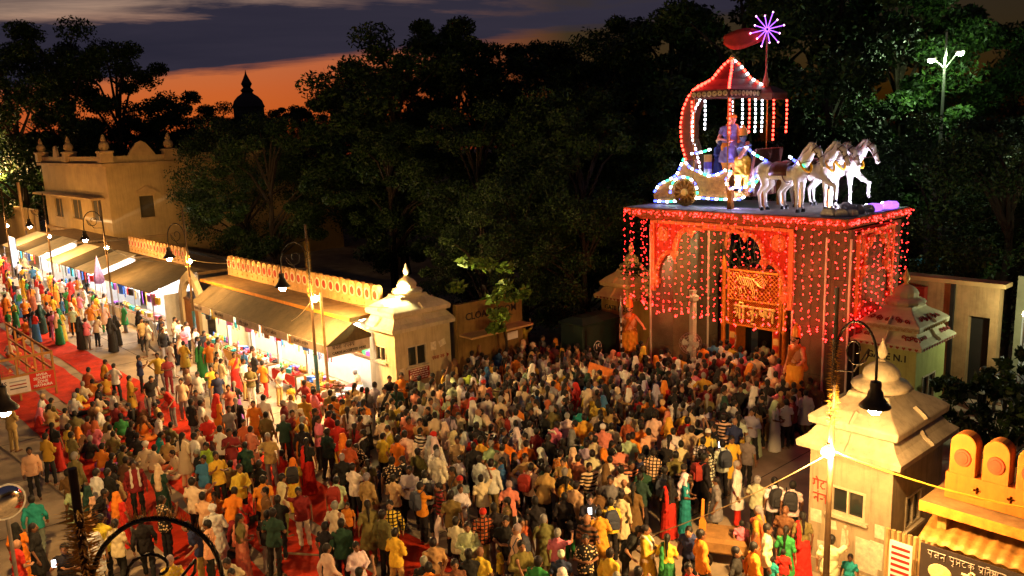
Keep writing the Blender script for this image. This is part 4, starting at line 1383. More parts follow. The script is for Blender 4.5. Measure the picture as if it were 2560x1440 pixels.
hang = [(-18.52, 25.83, 11.0, 1.35, LED_ORED), (-17.95, 25.83, 11.0, 1.15, LED_WHITE), (-16.92, 25.83, 11.0, 1.3, LED_ORED), (-16.90, 26.6, 11.0, 1.25, LED_WHITE), (-16.90, 27.05, 11.0, 1.3, LED_ORED), (-16.90, 27.45, 11.0, 1.4, LED_WHITE), (-16.90, 27.9, 11.0, 1.35, LED_WHITE), (-16.75, 28.45, 11.0, 1.6, LED_ORED), (-16.45, 28.85, 10.95, 1.3, LED_ORED), (-18.52, 28.5, 11.0, 1.2, LED_WHITE)]
for k, (x_, y_, z_, l_, mm) in enumerate(hang):
    side_ = ['leftmost', 'second from the left', 'third from the left', 'fourth from the left', 'fifth from the left', 'sixth from the left', 'seventh from the left', 'second from the right', 'rightmost', 'rearmost'][k]
    rope('light_rope', '%s light strand hanging from the canopy edge, %s' % ('white' if mm is LED_WHITE else 'red', side_), [(x_, y_, z_), (x_ + .02, y_, z_ - l_ / 2), (x_, y_, z_ - l_)], [mm], .16, .036, GR)

# floodlights standing on the front edge of the roof, aimed at the horses
rk = MB()
for k, (x_, y_) in enumerate(((-12.45, 27.6), (-12.35, 28.6))):
    f_ = thing('floodlight', ('left' if k == 0 else 'right') + ' violet floodlight on the front edge of the gate roof', 'floodlight', (x_, y_, 7.0), group='violet floodlights on the gate roof')
    MB().sq([(.16, .2, 0), (.2, .24, .04), (.2, .24, .16), (.14, .18, .24)]).build('housing', mat('violet_glass', (0.30, 0.12, 0.8), 0.25, 0.1, 4, emit=1.6, ecol=(.35, .12, 1)), f_)
    lens = MB().box(-.215, -.205, -.18, .18, .06, .22)
    lens.build('lens', mat('cool_flood_glass', (0.85, 0.8, 1), .4, 0, emit=700, ecol=(.80, .74, 1)), f_)
for k, (x_, y_, s_) in enumerate(((-12.9, 25.4, .22), (-12.55, 25.5, .2), (-12.3, 25.75, .18), (-13.1, 27.0, .25), (-12.6, 26.6, .24), (-12.45, 27.2, .2))):
    b_ = MB().sq([(s_, s_ * .8, 0), (s_ * 1.05, s_ * .7, s_ * .5), (s_ * .7, s_ * .6, s_ * 1.1), (s_ * .3, s_ * .2, s_ * 1.25)])
    b_.build('boulder', mat('roof_boulder', (0.45, 0.43, 0.42), 0.85, 0.3, 5, .5, 14), None, smooth=False, bevel=.03, label='%s painted boulder on the front edge of the gate roof' % ['nearest left', 'second', 'third', 'rear left', 'rear middle', 'rear right'][k], cat='boulder', group='boulders on the gate roof', loc=(x_, y_, 7.0), rz=k * .7)


# ------------------------------------------------------------------ horses
def horse_mesh(raise_front, head_drop=0.0):
    mb = MB()
    chain(mb, [(-.85, 0, 1.30), (-.45, 0, 1.27), (.0, 0, 1.22), (.40, 0, 1.27)], [.27, .285, .29, .275], 14)
    mb.ball((-.80, 0, 1.33), (.30, .26, .28), 14, 8)
    mb.ball((.45, 0, 1.28), (.27, .24, .32), 14, 8)
    hd = head_drop
    chain(mb, [(.50, 0, 1.40), (.72, 0, 1.72 - hd * .5), (.95, 0, 2.00 - hd)], [.235, .18, .135], 14)
    chain(mb, [(.93, 0, 2.02 - hd), (1.10, 0, 1.92 - hd), (1.24, 0, 1.62 - hd), (1.28, 0, 1.50 - hd)], [.125, .125, .085, .075], 12)
    mb.ball((1.29, 0, 1.47 - hd), (.085, .075, .07), 10, 6)
    for s in (-1, 1):
        chain(mb, [(.93, s * .07, 2.08 - hd), (.96, s * .085, 2.24 - hd)], [.04, .012], 8)
    for s in (-1, 1):
        chain(mb, [(-.82, s * .14, 1.22), (-.72, s * .15, .86), (-.95, s * .14, .56), (-.90, s * .13, .16), (-.84, s * .13, .07)], [.20, .125, .070, .050, .058], 10)
        if raise_front and s == raise_front:
            chain(mb, [(.48, s * .14, 1.15), (.74, s * .14, .92), (.98, s * .13, .78), (.96, s * .13, .45), (.98, s * .13, .36)], [.16, .10, .068, .052, .058], 10)
        else:
            chain(mb, [(.46, s * .14, 1.12), (.47, s * .14, .78), (.49, s * .13, .50), (.48, s * .13, .16), (.51, s * .13, .07)], [.15, .085, .062, .048, .058], 10)
    return remesh(mb, 'body', mat('white_horse_paint', (0.80, 0.76, 0.72), 0.45, 0.1, 3, .1, 10), .026, 3)


HM = [horse_mesh(0), horse_mesh(-1), horse_mesh(0, .06), horse_mesh(1)]
MANE = mat('painted_mane', (0.62, 0.56, 0.48), 0.7, 0.3, 9, .6, 30)
LEATHER = mat('brown_leather', (0.075, 0.022, 0.014), 0.45, 0.2, 6)
HOOF = mat('black_hoof', (0.015, 0.013, 0.012), 0.4, 0)
MARI = mat('marigold', (0.85, 0.42, 0.02), 0.8, 0.3, 12, .5, 30)
for k, (x_, y_, rz_) in enumerate(((-14.82, 26.15, -.10), (-14.45, 26.95, .02), (-14.45, 27.75, -.03), (-14.30, 28.75, .05))):
    rf = (0, -1, 0, 1)[k]
    hd = (0, 0, .06, 0)[k]
    t = thing('horse_statue', ['nearest white horse statue with a brown saddle cloth in shade', 'second white horse statue from the front with its near foreleg raised', 'third white horse statue from the front, its head a little lower', 'farthest white horse statue with its far foreleg raised'][k], 'horse statue', (x_, y_, 7.0), rz_, 'horses drawing the chariot')
    t.scale = (1.06, 1.22, 1.06)
    obj('body', HM[k], t)
    mb = MB()
    chain(mb, [(.40, 0, 1.62), (.62, 0, 1.93 - hd * .5), (.82, 0, 2.16 - hd), (.97, 0, 2.14 - hd)], [.05, .07, .06, .05], 8)
    obj('mane', remesh(mb, 'mane', MANE, .022, 2), t)
    mb = MB()
    chain(mb, [(-1.08, 0, 1.45), (-1.25, 0, 1.30), (-1.32, 0, .85), (-1.28, 0, .55)], [.05, .07, .08, .03], 8)
    obj('tail', remesh(mb, 'tail', MANE, .022, 2), t)
    sd = MB()
    vs, fs = [], []
    for i in range(13):
        a = R(-200 + 220 * i / 12)
        for xx in (-.42, -.2, .05, .22):
            vs.append((xx, .315 * math.cos(a), 1.25 + .315 * math.sin(-a) if False else 1.25 + .318 * math.sin(a + math.pi) * (1 if True else 0)))
    vs = []
    for i in range(13):
        a = R(-15 + 210 * i / 12)
        for xx in (-.42, -.2, .05, .22):
            vs.append((xx, .318 * math.cos(a), 1.25 + .318 * math.sin(a)))
    for i in range(12):
        for j in range(3):
            q = i * 4 + j
            fs.append((q, q + 1, q + 5, q + 4))
    so = sd.add(vs, fs).build('saddle_cloth', LEATHER, t, smooth=True)
    ms_ = so.modifiers.new('thickness', 'SOLIDIFY')
    ms_.thickness = .03
    ms_.offset = 1
    bd_ = MB()
    for q, (c0, rr_) in enumerate((((1.02, 0, 1.98 - hd), .135), ((1.20, 0, 1.70 - hd), .112))):
        bd_.tube([Vector(c0) + Vector((.10 * math.cos(2 * math.pi * a / 14) * rr_ / .13, rr_ * math.sin(2 * math.pi * a / 14), .10 * math.cos(2 * math.pi * a / 14) * rr_ / .13)) for a in range(14)], .016, 5, closed=True)
    for s in (-1, 1):
        bd_.tube([(.98, s * .12, 2.0 - hd), (1.10, s * .125, 1.88 - hd), (1.21, s * .105, 1.68 - hd)], .014, 5)
        bd_.tube([(1.22, s * .10, 1.66 - hd), (.9, s * .2, 1.62 - hd), (.45, s * .25, 1.50)], .012, 5)
    bd_.tube([(.05, .30 * math.cos(2 * math.pi * a / 20), 1.235 + .305 * math.sin(2 * math.pi * a / 20)) for a in range(20)], .02, 5, closed=True)
    bd_.build('harness', LEATHER, t)
    for s in (-1, 1):
        MB().ball((1.14, s * .115, 1.86 - hd), (.026, .014, .022), 8, 6).build('eye', HOOF, t)
        MB().ball((1.33, s * .045, 1.49 - hd), (.016, .014, .014), 8, 6).build('nostril', HOOF, t)
    for s in (-1, 1):
        MB().lathe([(.068, 0), (.058, .09), (.045, .11)], (-.82, s * .13, 0), 10).build('hoof', HOOF, t)
        if rf == s:
            MB().lathe([(.06, 0), (.05, .09)], (1.0, s * .13, .29), 10).build('hoof', HOOF, t)
        else:
            MB().lathe([(.068, 0), (.058, .09), (.045, .11)], (.53, s * .13, 0), 10).build('hoof', HOOF, t)
    ga = MB()
    for a in range(22):
        q = math.pi * a / 21
        ga.ball((.62 + .17 * math.sin(q), .24 * math.cos(q), 1.62 - .34 * math.sin(q)), .042, 6, 4)
    ga.build('garland', MARI, t)

# ------------------------------------------------------------------ the figures in the chariot and the two guardians
def statue(name, label, loc, rz, scale, J, skin_col, parts, wide=1.0):
    me = body_mesh(J, 'body', SKIN, .016)
    o = obj(name, me, None, label, 'statue', None, None, loc, rz)
    o.scale = (scale * wide, scale * wide, scale)
    o.color = (*skin_col, 1)
    for nm, mesh, col in parts:
        p = obj(nm, mesh, o)
        p.color = (*col, 1)
    return o


def crown_mesh(J, nm='crown', m=GOLDBR):
    h = J['head']
    return MB().lathe([(.085, .05), (.105, .07), (.10, .11), (.085, .14), (.09, .20), (.06, .27), (.03, .30), (.035, .33), (.005, .38)], (h.x, h.y - .01, h.z), 14).mesh(nm, m, smooth=True)


J1 = joints('hold', 'stand')
statue('archer_statue', 'standing robed statue in orange and blue under the chariot canopy', (-17.45, 26.8, 7.95), R(232), 1.42, J1, (.72, .30, .30),
       [('robe', clad(J1, 'kurta', 'robe', CLOTH, .5), (.22, .20, .62)), ('dhoti', clad(J1, 'dhoti', 'dhoti', CLOTH), (.72, .26, .05)), ('sash', clad(J1, 'scarf', 'sash', CLOTH), (.80, .28, .10)), ('turban', clad(J1, 'turban', 'turban', CLOTH), (.85, .30, .05))], 1.35)
J2 = joints('reach', 'stand')
statue('charioteer_statue', 'smaller statue in a yellow robe reaching forward at the chariot front', (-16.78, 26.5, 7.62), R(245), 1.22, J2, (.16, .24, .60),
       [('robe', clad(J2, 'dhoti', 'robe', CLOTH), (.80, .48, .05)), ('shawl', clad(J2, 'drape', 'shawl', CLOTH), (.75, .35, .25)), ('hair', clad(J2, 'hair', 'hair', HAIR), (.012, .01, .01)), ('crown', crown_mesh(J2), (1, 1, 1))], 1.3)
J3 = joints('fold', 'stand')
statue('attendant_statue', 'dark blue statue standing at the rear of the chariot', (-18.05, 26.9, 7.62), R(-90), 1.12, J3, (.10, .12, .30),
       [('robe', clad(J3, 'long', 'robe', CLOTH, 1.4), (.05, .07, .30)), ('turban', clad(J3, 'turban', 'turban', CLOTH), (.75, .6, .45))])
qv = thing('quiver', 'banded blue and green quiver standing behind the robed statue', 'quiver', (-18.2, 26.42, 7.62))
for k in range(5):
    MB().lathe([(.14, k * .26), (.15, k * .26 + .02), (.15, k * .26 + .24), (.14, k * .26 + .26)], n=12).build('band', mat('quiver_' + str(k), [(.10, .12, .6), (.1, .5, .25), (.45, .45, .7), (.12, .10, .55), (.5, .3, .1)][k], .4, .1, 5), qv)
spt = thing('spotlight', 'small violet spotlight on the chariot floor lighting the figures', 'spotlight', (-16.75, 26.05, 7.62), R(20))  # extra lamp, added to throw violet light on the figures
MB().cbox((0, 0, .08), (.16, .10, .12)).build('housing', IRON, spt)
MB().box(-.07, .07, -.066, -.058, .03, .13).build('back_plate', IRON, spt)
MB().cbox((-.03, .02, .15), (.15, .14, .02)).build('lens', mat('added_spot_glass', (.7, .5, 1), .4, 0, emit=900, ecol=(.62, .45, 1)), spt)
bow = thing('bow', 'long golden bow held by the robed statue in the chariot', 'bow', (-17.0, 26.6, 8.3))
MB().tube([(.0, 0, -.55), (.16, -.1, -.3), (.1, -.05, 0), (.2, -.1, .35), (.12, -.05, .65), (.0, 0, .95)], [.012, .022, .026, .022, .016, .01], 6).build('stave', GOLDBR, bow, smooth=True)
MB().tube([(0, 0, -.55), (0, 0, .95)], .004, 4).build('string', WHITEPT, bow)

ORANGECL = (.92, .34, .03)
J4 = joints('down', 'wide')
J4['elL'] = Vector((-.33, .10, 1.18)); J4['wrL'] = Vector((-.40, .28, 1.12)); J4['tipL'] = Vector((-.40, .38, 1.12))
for idx, (x_, y_, rz_, lab) in enumerate(((-20.75, 24.9, R(214), 'left guardian statue with an orange dhoti and a long spear before the gate'), (-13.55, 24.75, R(165), 'right guardian statue in orange beside the gate door'))):
    body4 = body_mesh(J4, 'body', SKIN, .016) if idx == 0 else body4
    o = obj('guardian_statue', body4, None, lab, 'statue', 'guardian statues of the gate', None, (x_, y_, .62), rz_)
    o.scale = (1.55, 1.55, 1.5)
    o.color = (.80, .34, .18, 1)
    if idx == 0:
        gparts = [('dhoti', clad(J4, 'dhoti', 'dhoti', CLOTH), ORANGECL), ('sash', clad(J4, 'drape', 'sash', CLOTH), (.62, .16, .03)), ('hair', clad(J4, 'longhair', 'hair', HAIR), (.012, .01, .01)), ('crown', crown_mesh(J4, 'crown', GOLD), (1, 1, 1))]
        nk = MB()
        for rr_, zz in ((.105, 1.40), (.13, 1.36)):
            nk.tube([(rr_ * math.cos(2 * math.pi * a / 16), .02 + rr_ * .9 * math.sin(2 * math.pi * a / 16), zz - .05 * math.sin(2 * math.pi * a / 16)) for a in range(16)], .016, 5, closed=True)
        for s in (-1, 1):
            nk.tube([(s * .10, .10, 1.40), (-s * .02, .145, 1.2), (-s * .14, .10, 1.08)], .014, 5)
        nk.tube([(.165 * math.cos(2 * math.pi * a / 18), .125 * math.sin(2 * math.pi * a / 18), 1.02) for a in range(18)], .028, 6, closed=True)
        gparts.append(('ornaments', nk.mesh('ornaments', GOLD, smooth=True), (1, 1, 1)))
        ms4 = MB()
        for s in (-1, 1):
            chain(ms4, [J4['head'] + Vector((s * .008, .095, -.035)), J4['head'] + Vector((s * .045, .085, -.03)), J4['head'] + Vector((s * .07, .06, .0))], [.012, .012, .006], 6)
        gparts.append(('moustache', ms4.mesh('moustache', HAIR), (.012, .01, .01)))
    for nm, mesh, col in gparts:
        p = obj(nm, mesh, o)
        p.color = (*col, 1)
    ped = MB().sq([(.62, .52, 0), (.62, .52, .12), (.54, .45, .16), (.54, .45, .56), (.60, .50, .60), (.60, .50, .66)])
    ped.build('pedestal', GRANITE, None, label=('left' if idx == 0 else 'right') + ' dark granite pedestal under a guardian statue', cat='pedestal', group='pedestals of the guardians', loc=(x_, y_, 0), rz=rz_)
    if idx == 0:
        sp = thing('spear', 'tall banded spear in the fist of the left guardian statue', 'spear', (x_ + .18, y_ - .73, .05))
        shf = MB()
        for k in range(16):
            shf.tube([(0, 0, k * .17), (0, 0, k * .17 + .17)], .035, 8, k % 2)
        shf.build('shaft', [BLACKPT, mat('silver_paint', (.6, .6, .6), .4, 0)], sp)
        MB().lathe([(.03, 2.72), (.07, 2.80), (.05, 2.95), (.09, 3.05), (.03, 3.35), (.005, 3.6)], n=10).build('blade', STEEL, sp, smooth=True)
# ------------------------------------------------------------------ street lamps
BULB = mat('lamp_glass', (1, 0.85, 0.6), 0.4, 0, emit=1350, ecol=(1, 0.56, 0.19))
FLOODG = mat('flood_glass', (1, 0.9, 0.7), 0.4, 0, emit=4900, ecol=(1, 0.56, 0.19))
FLOODMID = mat('flood_glass_mid', (1, 0.9, 0.7), 0.4, 0, emit=4000, ecol=(1, 0.56, 0.19))
FLOODFAR = mat('flood_glass_far', (1, 0.9, 0.7), 0.4, 0, emit=1300, ecol=(1, 0.56, 0.19))
POLEP = mat('pole_paint', (0.11, 0.065, 0.03), 0.5, 0.3, 4, 0.1, 20)
POLEB = mat('pole_blue', (0.05, 0.16, 0.20), 0.5, 0.3, 4)
TINSEL = mat('gold_tinsel', (0.75, 0.42, 0.06), 0.4, 0.3, 20, metal=0.3)


def street_lamp(label, x, y, arm, flood=None, tinsel=0.0, blue=0.0, length=1.05, far=False):
    t = thing('street_lamp', label, 'street lamp', (x, y, 0), 0, 'ornate street lamps along the road')
    ax, ay = arm
    pb = MB().lathe([(.16, 0), (.16, .12), (.10, .2), (.075, .9), (.07, 1.0)], n=12)
    pb.build('base', POLEP, t, smooth=True)
    MB().tube([(0, 0, .9), (0, 0, 4.0), (0, 0, 7.05)], [.068, .055, .042], 10).build('pole', POLEP, t, smooth=True)
    if blue:
        MB().tube([(0, 0, 1.0), (0, 0, blue)], .074, 10).build('painted_band', POLEB, t, smooth=True)
    Lh = length
    cur = [(0, 5.45), (.03, 5.9), (.16, 6.25), (.42, 6.46), (.70, 6.44), (.92, 6.25), (1.03, 5.95), (1.05, 5.42)]
    cur = [tuple(np.array(cur[i]) * (1 - u) ** 2 * 0 + (lambda q: .5 * ((2 * q[1]) + (-q[0] + q[2]) * u + (2 * q[0] - 5 * q[1] + 4 * q[2] - q[3]) * u * u + (-q[0] + 3 * q[1] - 3 * q[2] + q[3]) * u ** 3))([np.array(cur[min(max(i + d, 0), len(cur) - 1)]) for d in (-1, 0, 1, 2)])) for i in range(len(cur) - 1) for u in (0, .25, .5, .75)] + [cur[-1]]
    P = [(ax * h * Lh / 1.05, ay * h * Lh / 1.05, z) for h, z in cur]
    MB().tube(P, .026, 7).build('arm', IRON, t, smooth=True)
    spi = []
    for k in range(20):
        u = k / 19
        a = R(10) - u * R(430)
        r = .33 * (1 - .8 * u)
        spi.append((.52 + r * math.cos(a), 5.95 + r * math.sin(a)))
    MB().tube([(ax * h * Lh / 1.05, ay * h * Lh / 1.05, z) for h, z in [(.02, 5.5), (.5, 5.55)] + spi], .018, 6).build('scroll', IRON, t, smooth=True)
    lx, ly = ax * Lh, ay * Lh
    MB().lathe([(.025, 5.46), (.09, 5.44), (.10, 5.38), (.095, 5.30), (.13, 5.24), (.14, 5.16), (.20, 5.08), (.27, 5.00), (.27, 4.975), (.19, 4.985), (.10, 5.05)], (lx, ly, 0), 20).build('shade', IRON, t, smooth=True)
    MB().lathe([(.125, 4.99), (.125, 4.95), (.11, 4.89), (.07, 4.845), (.01, 4.83)], (lx, ly, 0), 12).build('bulb', BULB, t, smooth=True)
    if flood:
        fx, fy, fz = flood
        h = MB().cbox((fx * .5, fy * .5, fz), (max(abs(fx), .05), max(abs(fy), .05), .05)).build('bracket', IRON, t)
        MB().lathe([(.03, .05), (.05, .06), (.045, .14), (.02, .15)], (fx, fy, fz), 8).build('flood_socket', IRON, t)
        MB().ball((fx, fy, fz - .04), (.115, .115, .10), 12, 8).build('flood_bulb', FLOODFAR if far else (FLOODMID if x < -20 else FLOODG), t, smooth=True)
    if tinsel:
        ts = MB()
        rr = random.Random(int(x * 7))
        z = 4.45
        while z < 4.45 + tinsel:
            a = rr.uniform(0, 6.3)
            ln = rr.uniform(.05, .11) * (1.7 if 'spiky' in label else 1)
            c, s_ = math.cos(a), math.sin(a)
            w2 = .006 if 'spiky' not in label else .011
            ts.add([(c * .05 - s_ * w2, s_ * .05 + c * w2, z), (c * .05 + s_ * w2, s_ * .05 - c * w2, z), (c * (.05 + ln), s_ * (.05 + ln), z + rr.uniform(-.02, .05)), (c * .05, s_ * .05, z + .012)], [(0, 1, 2), (1, 3, 2), (3, 0, 2)])
            z += .0045 if 'spiky' not in label else .0022
        o_ = ts.build('tinsel_garland', TINSEL, t)
        o_['kind'] = 'stuff'
    return t


street_lamp('street lamp with a blue painted pole before the long shop row', -26.5, 14.2, (0, -1), (.0, .16, 4.38), 2.0, 2.3)
MB().tube([(-26.2, 14.45, 0), (-26.22, 14.45, 4.6)], .055, 8).build('bamboo_pole', mat('bamboo', (0.40, 0.27, 0.10), .7, .25, 4), None, smooth=True, label='bare bamboo pole standing against the street lamp by the shop row', cat='pole')
street_lamp('street lamp before the pointed arch doorway left of the long shop row', -37.7, 14.2, (0, -1), (-.1, .1, 4.72), .5, 2.4, .8, True)
street_lamp('street lamp standing before the tall cream building', -49.6, 14.2, (0, -1), (-.2, .1, 4.4), 0, 0, 1.0, True)
street_lamp('street lamp farther up the street, left of the tall cream building', -61.8, 14.2, (0, -1), (-.2, .1, 4.2), 0, 0, 1.0, True)
street_lamp('street lamp at the left edge where the far street narrows', -74.0, 14.2, (0, -1), (-.2, .1, 4.2), 0, 0, 1.0, True)
street_lamp('farthest street lamp at the end of the street', -87.0, 14.2, (0, -1), None, 0, 0, 1.0, True)
street_lamp('near street lamp with a tinsel wrapped pole before the near booth', -7.0, 14.2, (.95, .0), (.0, -.12, 3.98), 1.6, 0, .82)
street_lamp('street lamp hanging in at the left edge over the near roadside', -18.4, 2.0, (0, 1), None, 0, 0, 1.04)
ln_ = street_lamp('dark street lamp top with a spiky garland at the bottom left corner', -8.25, 1.83, (.55, .83), None, 2.2, 0, 1.25)
sp_ = MB()
rr = random.Random(3)
for h, z in [(.03 + .02 * k, 0) for k in range(52)]:
    cz = np.interp(h, [0, .03, .16, .42, .70, .92, 1.03, 1.05], [5.45, 5.9, 6.25, 6.46, 6.44, 6.25, 5.95, 5.42])
    px_, py_ = .55 * h * 1.25 / 1.05, .83 * h * 1.25 / 1.05
    for q in range(4):
        ox, oy = rr.uniform(-.012, .012), rr.uniform(-.012, .012)
        sp_.add([(px_ - .01, py_ + oy, cz), (px_ + .01, py_ + oy, cz), (px_ + ox * 5, py_ + oy * 5, cz + rr.uniform(.06, .20))], [(0, 1, 2)])
so_ = sp_.build('tinsel_spikes', TINSEL, ln_)
so_['kind'] = 'stuff'


# convex mirror at the left edge
mr_ = thing('traffic_mirror', 'round convex traffic mirror on a thin pole at the lower left edge', 'mirror', (-16.0, 2.46, 0), math.atan2(16.0, -2.46) + math.pi)
MB().tube([(0, -.05, 0), (0, -.05, 4.2)], .035, 8).build('pole', STEEL, mr_, smooth=True)
dm_ = MB().lathe([(.30, 0), (.28, .03), (.2, .06), (.1, .078), (.01, .085)], n=24)
me = dm_.mesh('mirror_face', mat('mirror_glass', (.75, .75, .75), .08, 0, metal=1.0), smooth=True)
me.transform(Matrix.Translation((0, 0, 4.0)) @ Matrix.Rotation(R(-90), 4, 'X'))
obj('mirror_face', me, mr_)
me = MB().tube([(.305 * math.cos(2 * math.pi * a / 28), 0, 4.0 + .305 * math.sin(2 * math.pi * a / 28)) for a in range(28)], .018, 6, closed=True).mesh('rim', WHITEPT, smooth=True)
obj('rim', me, mr_)

# ------------------------------------------------------------------ parapets with rounded merlons
ORD = ['first', 'second', 'third', 'fourth', 'fifth', 'sixth', 'seventh', 'eighth', 'ninth', 'tenth', 'eleventh', 'twelfth', 'thirteenth', 'fourteenth', 'fifteenth', 'sixteenth', 'seventeenth', 'eighteenth', 'nineteenth', 'twentieth']


def parapet(label, x0, x1, y, z0, pitch, wallm, rimm, h=.55, low=.36, th=.22):
    n = int(round((x1 - x0) / pitch))
    pitch = (x1 - x0) / n
    t = thing('parapet_wall', label, 'parapet', (x0, y, z0))
    r = pitch * .40
    wall = MB()
    cr = .035 if pitch < .65 else .055
    # low wall with cross-shaped openings between the merlons
    zc = low * .55
    xs = [0.0]
    for k in range(1, n):
        c = k * pitch
        wall.box(xs[-1], c - cr * 2, 0, th, 0, low)
        wall.box(c - cr * 2, c + cr * 2, 0, th, 0, zc - cr * 2)
        wall.box(c - cr * 2, c + cr * 2, 0, th, zc + cr * 2, low)
        for sx in (-1, 1):
            a, b = (c - cr * 2, c - cr * .7) if sx < 0 else (c + cr * .7, c + cr * 2)
            wall.box(a, b, 0, th, zc - cr * 2, zc - cr * .7)
            wall.box(a, b, 0, th, zc + cr * .7, zc + cr * 2)
        wall.box(c - cr * 2, c + cr * 2, th * .8, th, zc - cr * 2, zc + cr * 2)
        xs.append(c + cr * 2)
    wall.box(xs[-1], n * pitch, 0, th, 0, low)
    wall.build('low_wall', wallm, t)
    pts = [(-r, 0)] + [(-r * math.cos(math.pi * q / 12), h - r * .2 + r * 1.05 * math.sin(math.pi * q / 12)) for q in range(13)] + [(r, 0)]
    mme = MB().extr(pts, .0, th, 'y').mesh('merlon', wallm, bevel=.012)
    dme = MB().lathe([(r * .66, 0), (r * .64, .02), (r * .45, .022), (r * .43, .03), (r * .2, .032), (r * .02, .04)], n=18).mesh('medallion', REDDISC, smooth=True)
    dme.transform(Matrix.Rotation(R(90), 4, 'X') @ Matrix.Diagonal((1, 1.15, 1, 1)))
    if rimm:
        rme = MB().tube([(r * .80 * math.cos(2 * math.pi * q / 20), 0, r * .94 * math.sin(2 * math.pi * q / 20)) for q in range(20)], .032, 6, closed=True).mesh('rim', rimm, smooth=True)
    for k in range(n):
        m_ = obj('merlon', mme, t, loc=((k + .5) * pitch, -.012, low + .001))
        obj('medallion', dme, m_, loc=(0, -.003, h * .56))
        if rimm:
            obj('rim', rme, m_, loc=(0, -.004, h * .56))
    return t


parapet('long saffron parapet of rounded merlons over the long shop row', -40.0, -26.4, 17.0, 3.46, .545, PALESAFF, RIMC, .46, .34)
parapet('farther saffron parapet of rounded merlons before the tall cream building', -54.6, -45.4, 17.0, 3.42, .545, PALESAFF, RIMC, .46, .34)
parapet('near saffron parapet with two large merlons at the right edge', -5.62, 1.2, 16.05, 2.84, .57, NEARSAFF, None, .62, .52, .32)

# ------------------------------------------------------------------ shops
TUBE = mat('tube_light_glass', (1, 0.97, 0.9), 0.4, 0, emit=330, ecol=(1, 0.92, 0.76))
COOLT = mat('cool_tube_glass', (0.9, 0.95, 1), 0.4, 0, emit=300, ecol=(0.92, 0.94, 1))
SHOPW = mat('shop_white', (0.78, 0.74, 0.66), 0.7, 0.08, 3)
AWN = mat('asbestos_awning', (0.085, 0.062, 0.032), 0.9, 0.3, 1.5, 0.4, 10, streak=0.3)
FASC = mat('faded_signboard', (0.33, 0.26, 0.19), 0.7, 0.25, 4)
GREYL = mat('grey_lettering', (0.10, 0.07, 0.06), 0.7, 0.1, 4)

GOODCOL = [('red', (.60, .03, .02)), ('yellow', (.80, .52, .04)), ('orange', (.80, .28, .03)), ('blue', (.05, .15, .55)), ('green', (.05, .35, .12)), ('white', (.80, .78, .72)), ('pink', (.80, .20, .35)), ('gold', (.72, .46, .10)), ('purple', (.30, .08, .40)), ('black', (.03, .03, .03)), ('brown', (.26, .11, .04)), ('teal', (.03, .35, .36))]
GOODM = mat('goods', (0.5, 0.5, 0.5), 0.5, 0.2, 9, 0.3, 30, objcol=True)


def good_meshes():
    G = {}
    m = MB()
    for k in range(13):
        m.ball((.015 * math.sin(k * 2.1), 0, -.045 * k - .05), .028, 6, 4)
    m.tube([(0, 0, .12), (0, 0, -.6)], .005, 3)
    G['bead garland'] = m.mesh('bead_garland', GOODM, smooth=True)
    m = MB()
    m.extr([(-.17, 0), (-.22, -.12), (-.15, -.18), (-.14, -.52), (.14, -.52), (.15, -.18), (.22, -.12), (.17, 0), (.05, -.03), (-.05, -.03)], -.03, .03, 'y')
    m.tube([(0, 0, .12), (0, 0, -.02)], .006, 4)
    G['small garment'] = m.mesh('small_garment', GOODM, bevel=.01)
    m = MB().lathe([(.05, 0), (.11, .05), (.13, .13), (.09, .20), (.055, .23), (.075, .27), (.06, .275)], n=12)
    G['brass pot'] = m.mesh('pot', GOODM, smooth=True)
    m = MB().sq([(.13, .10, 0), (.13, .10, .14), (.135, .105, .142), (.135, .105, .17)])
    G['gift box'] = m.mesh('gift_box', GOODM)
    m = MB()
    m.ball((0, 0, .08), (.075, .06, .085), 10, 6)
    m.ball((0, 0, .20), (.05, .05, .055), 10, 6)
    m.lathe([(.05, .23), (.03, .27), (.005, .32)], n=8)
    G['toy figure'] = m.mesh('toy_figure', GOODM, smooth=True)
    m = MB()
    m.extr([(-.15, -.42), (.15, -.42), (.17, -.12), (-.17, -.12)], -.05, .05, 'y')
    m.tube([(-.1, 0, -.12), (-.06, 0, .06), (.06, 0, .06), (.1, 0, -.12)], .009, 5)
    G['handbag'] = m.mesh('handbag', GOODM, bevel=.012)
    m = MB().lathe([(.16, .0), (.20, .06), (.18, .07), (.14, .02)], n=14)
    for k in range(7):
        m.ball((.09 * math.cos(k), .09 * math.sin(k * 1.9), .07), .05, 7, 5)
    G['heaped basket'] = m.mesh('basket', GOODM, smooth=True)
    return G


GOODS = good_meshes()
gcount = {}


def put_good(kind, loc, rr, place, rz=0.0, sc_=1.0):
    cn, c = rr.choice(GOODCOL)
    if kind == 'brass pot':
        cn, c = 'brass', (.62, .36, .08)
    nm = {'brass pot': 'pot'}.get(kind, kind).replace(' ', '_')
    key = (cn, kind, place)
    gcount[key] = gcount.get(key, 0) + 1
    word = kind if cn != 'brass' else 'brass pot'
    lab = '%s %s%s' % (cn if cn != 'brass' else 'shiny', word, ' ' + place)
    if gcount[key] > 1:
        lab = '%s %s' % (ORD[min(gcount[key] - 1, 19)], lab)
    o = obj(nm, GOODS[kind], None, lab, kind.split()[-1], 'goods on display in the shops', None, loc, rz)
    o.color = (*c, 1)
    o.scale = (sc_,) * 3
    return o


row = thing('shop_row', 'long lit shop row under a sloping awning beside the far cream booth', 'shop', (-33, 16, 0))
rinv = Matrix.Translation((33, -16, 0))


def rp(mb, nm, ms, parent=None, **k):
    me = mb.mesh(nm, ms, **k)
    me.transform(rinv)
    return obj(nm, me, parent or row)


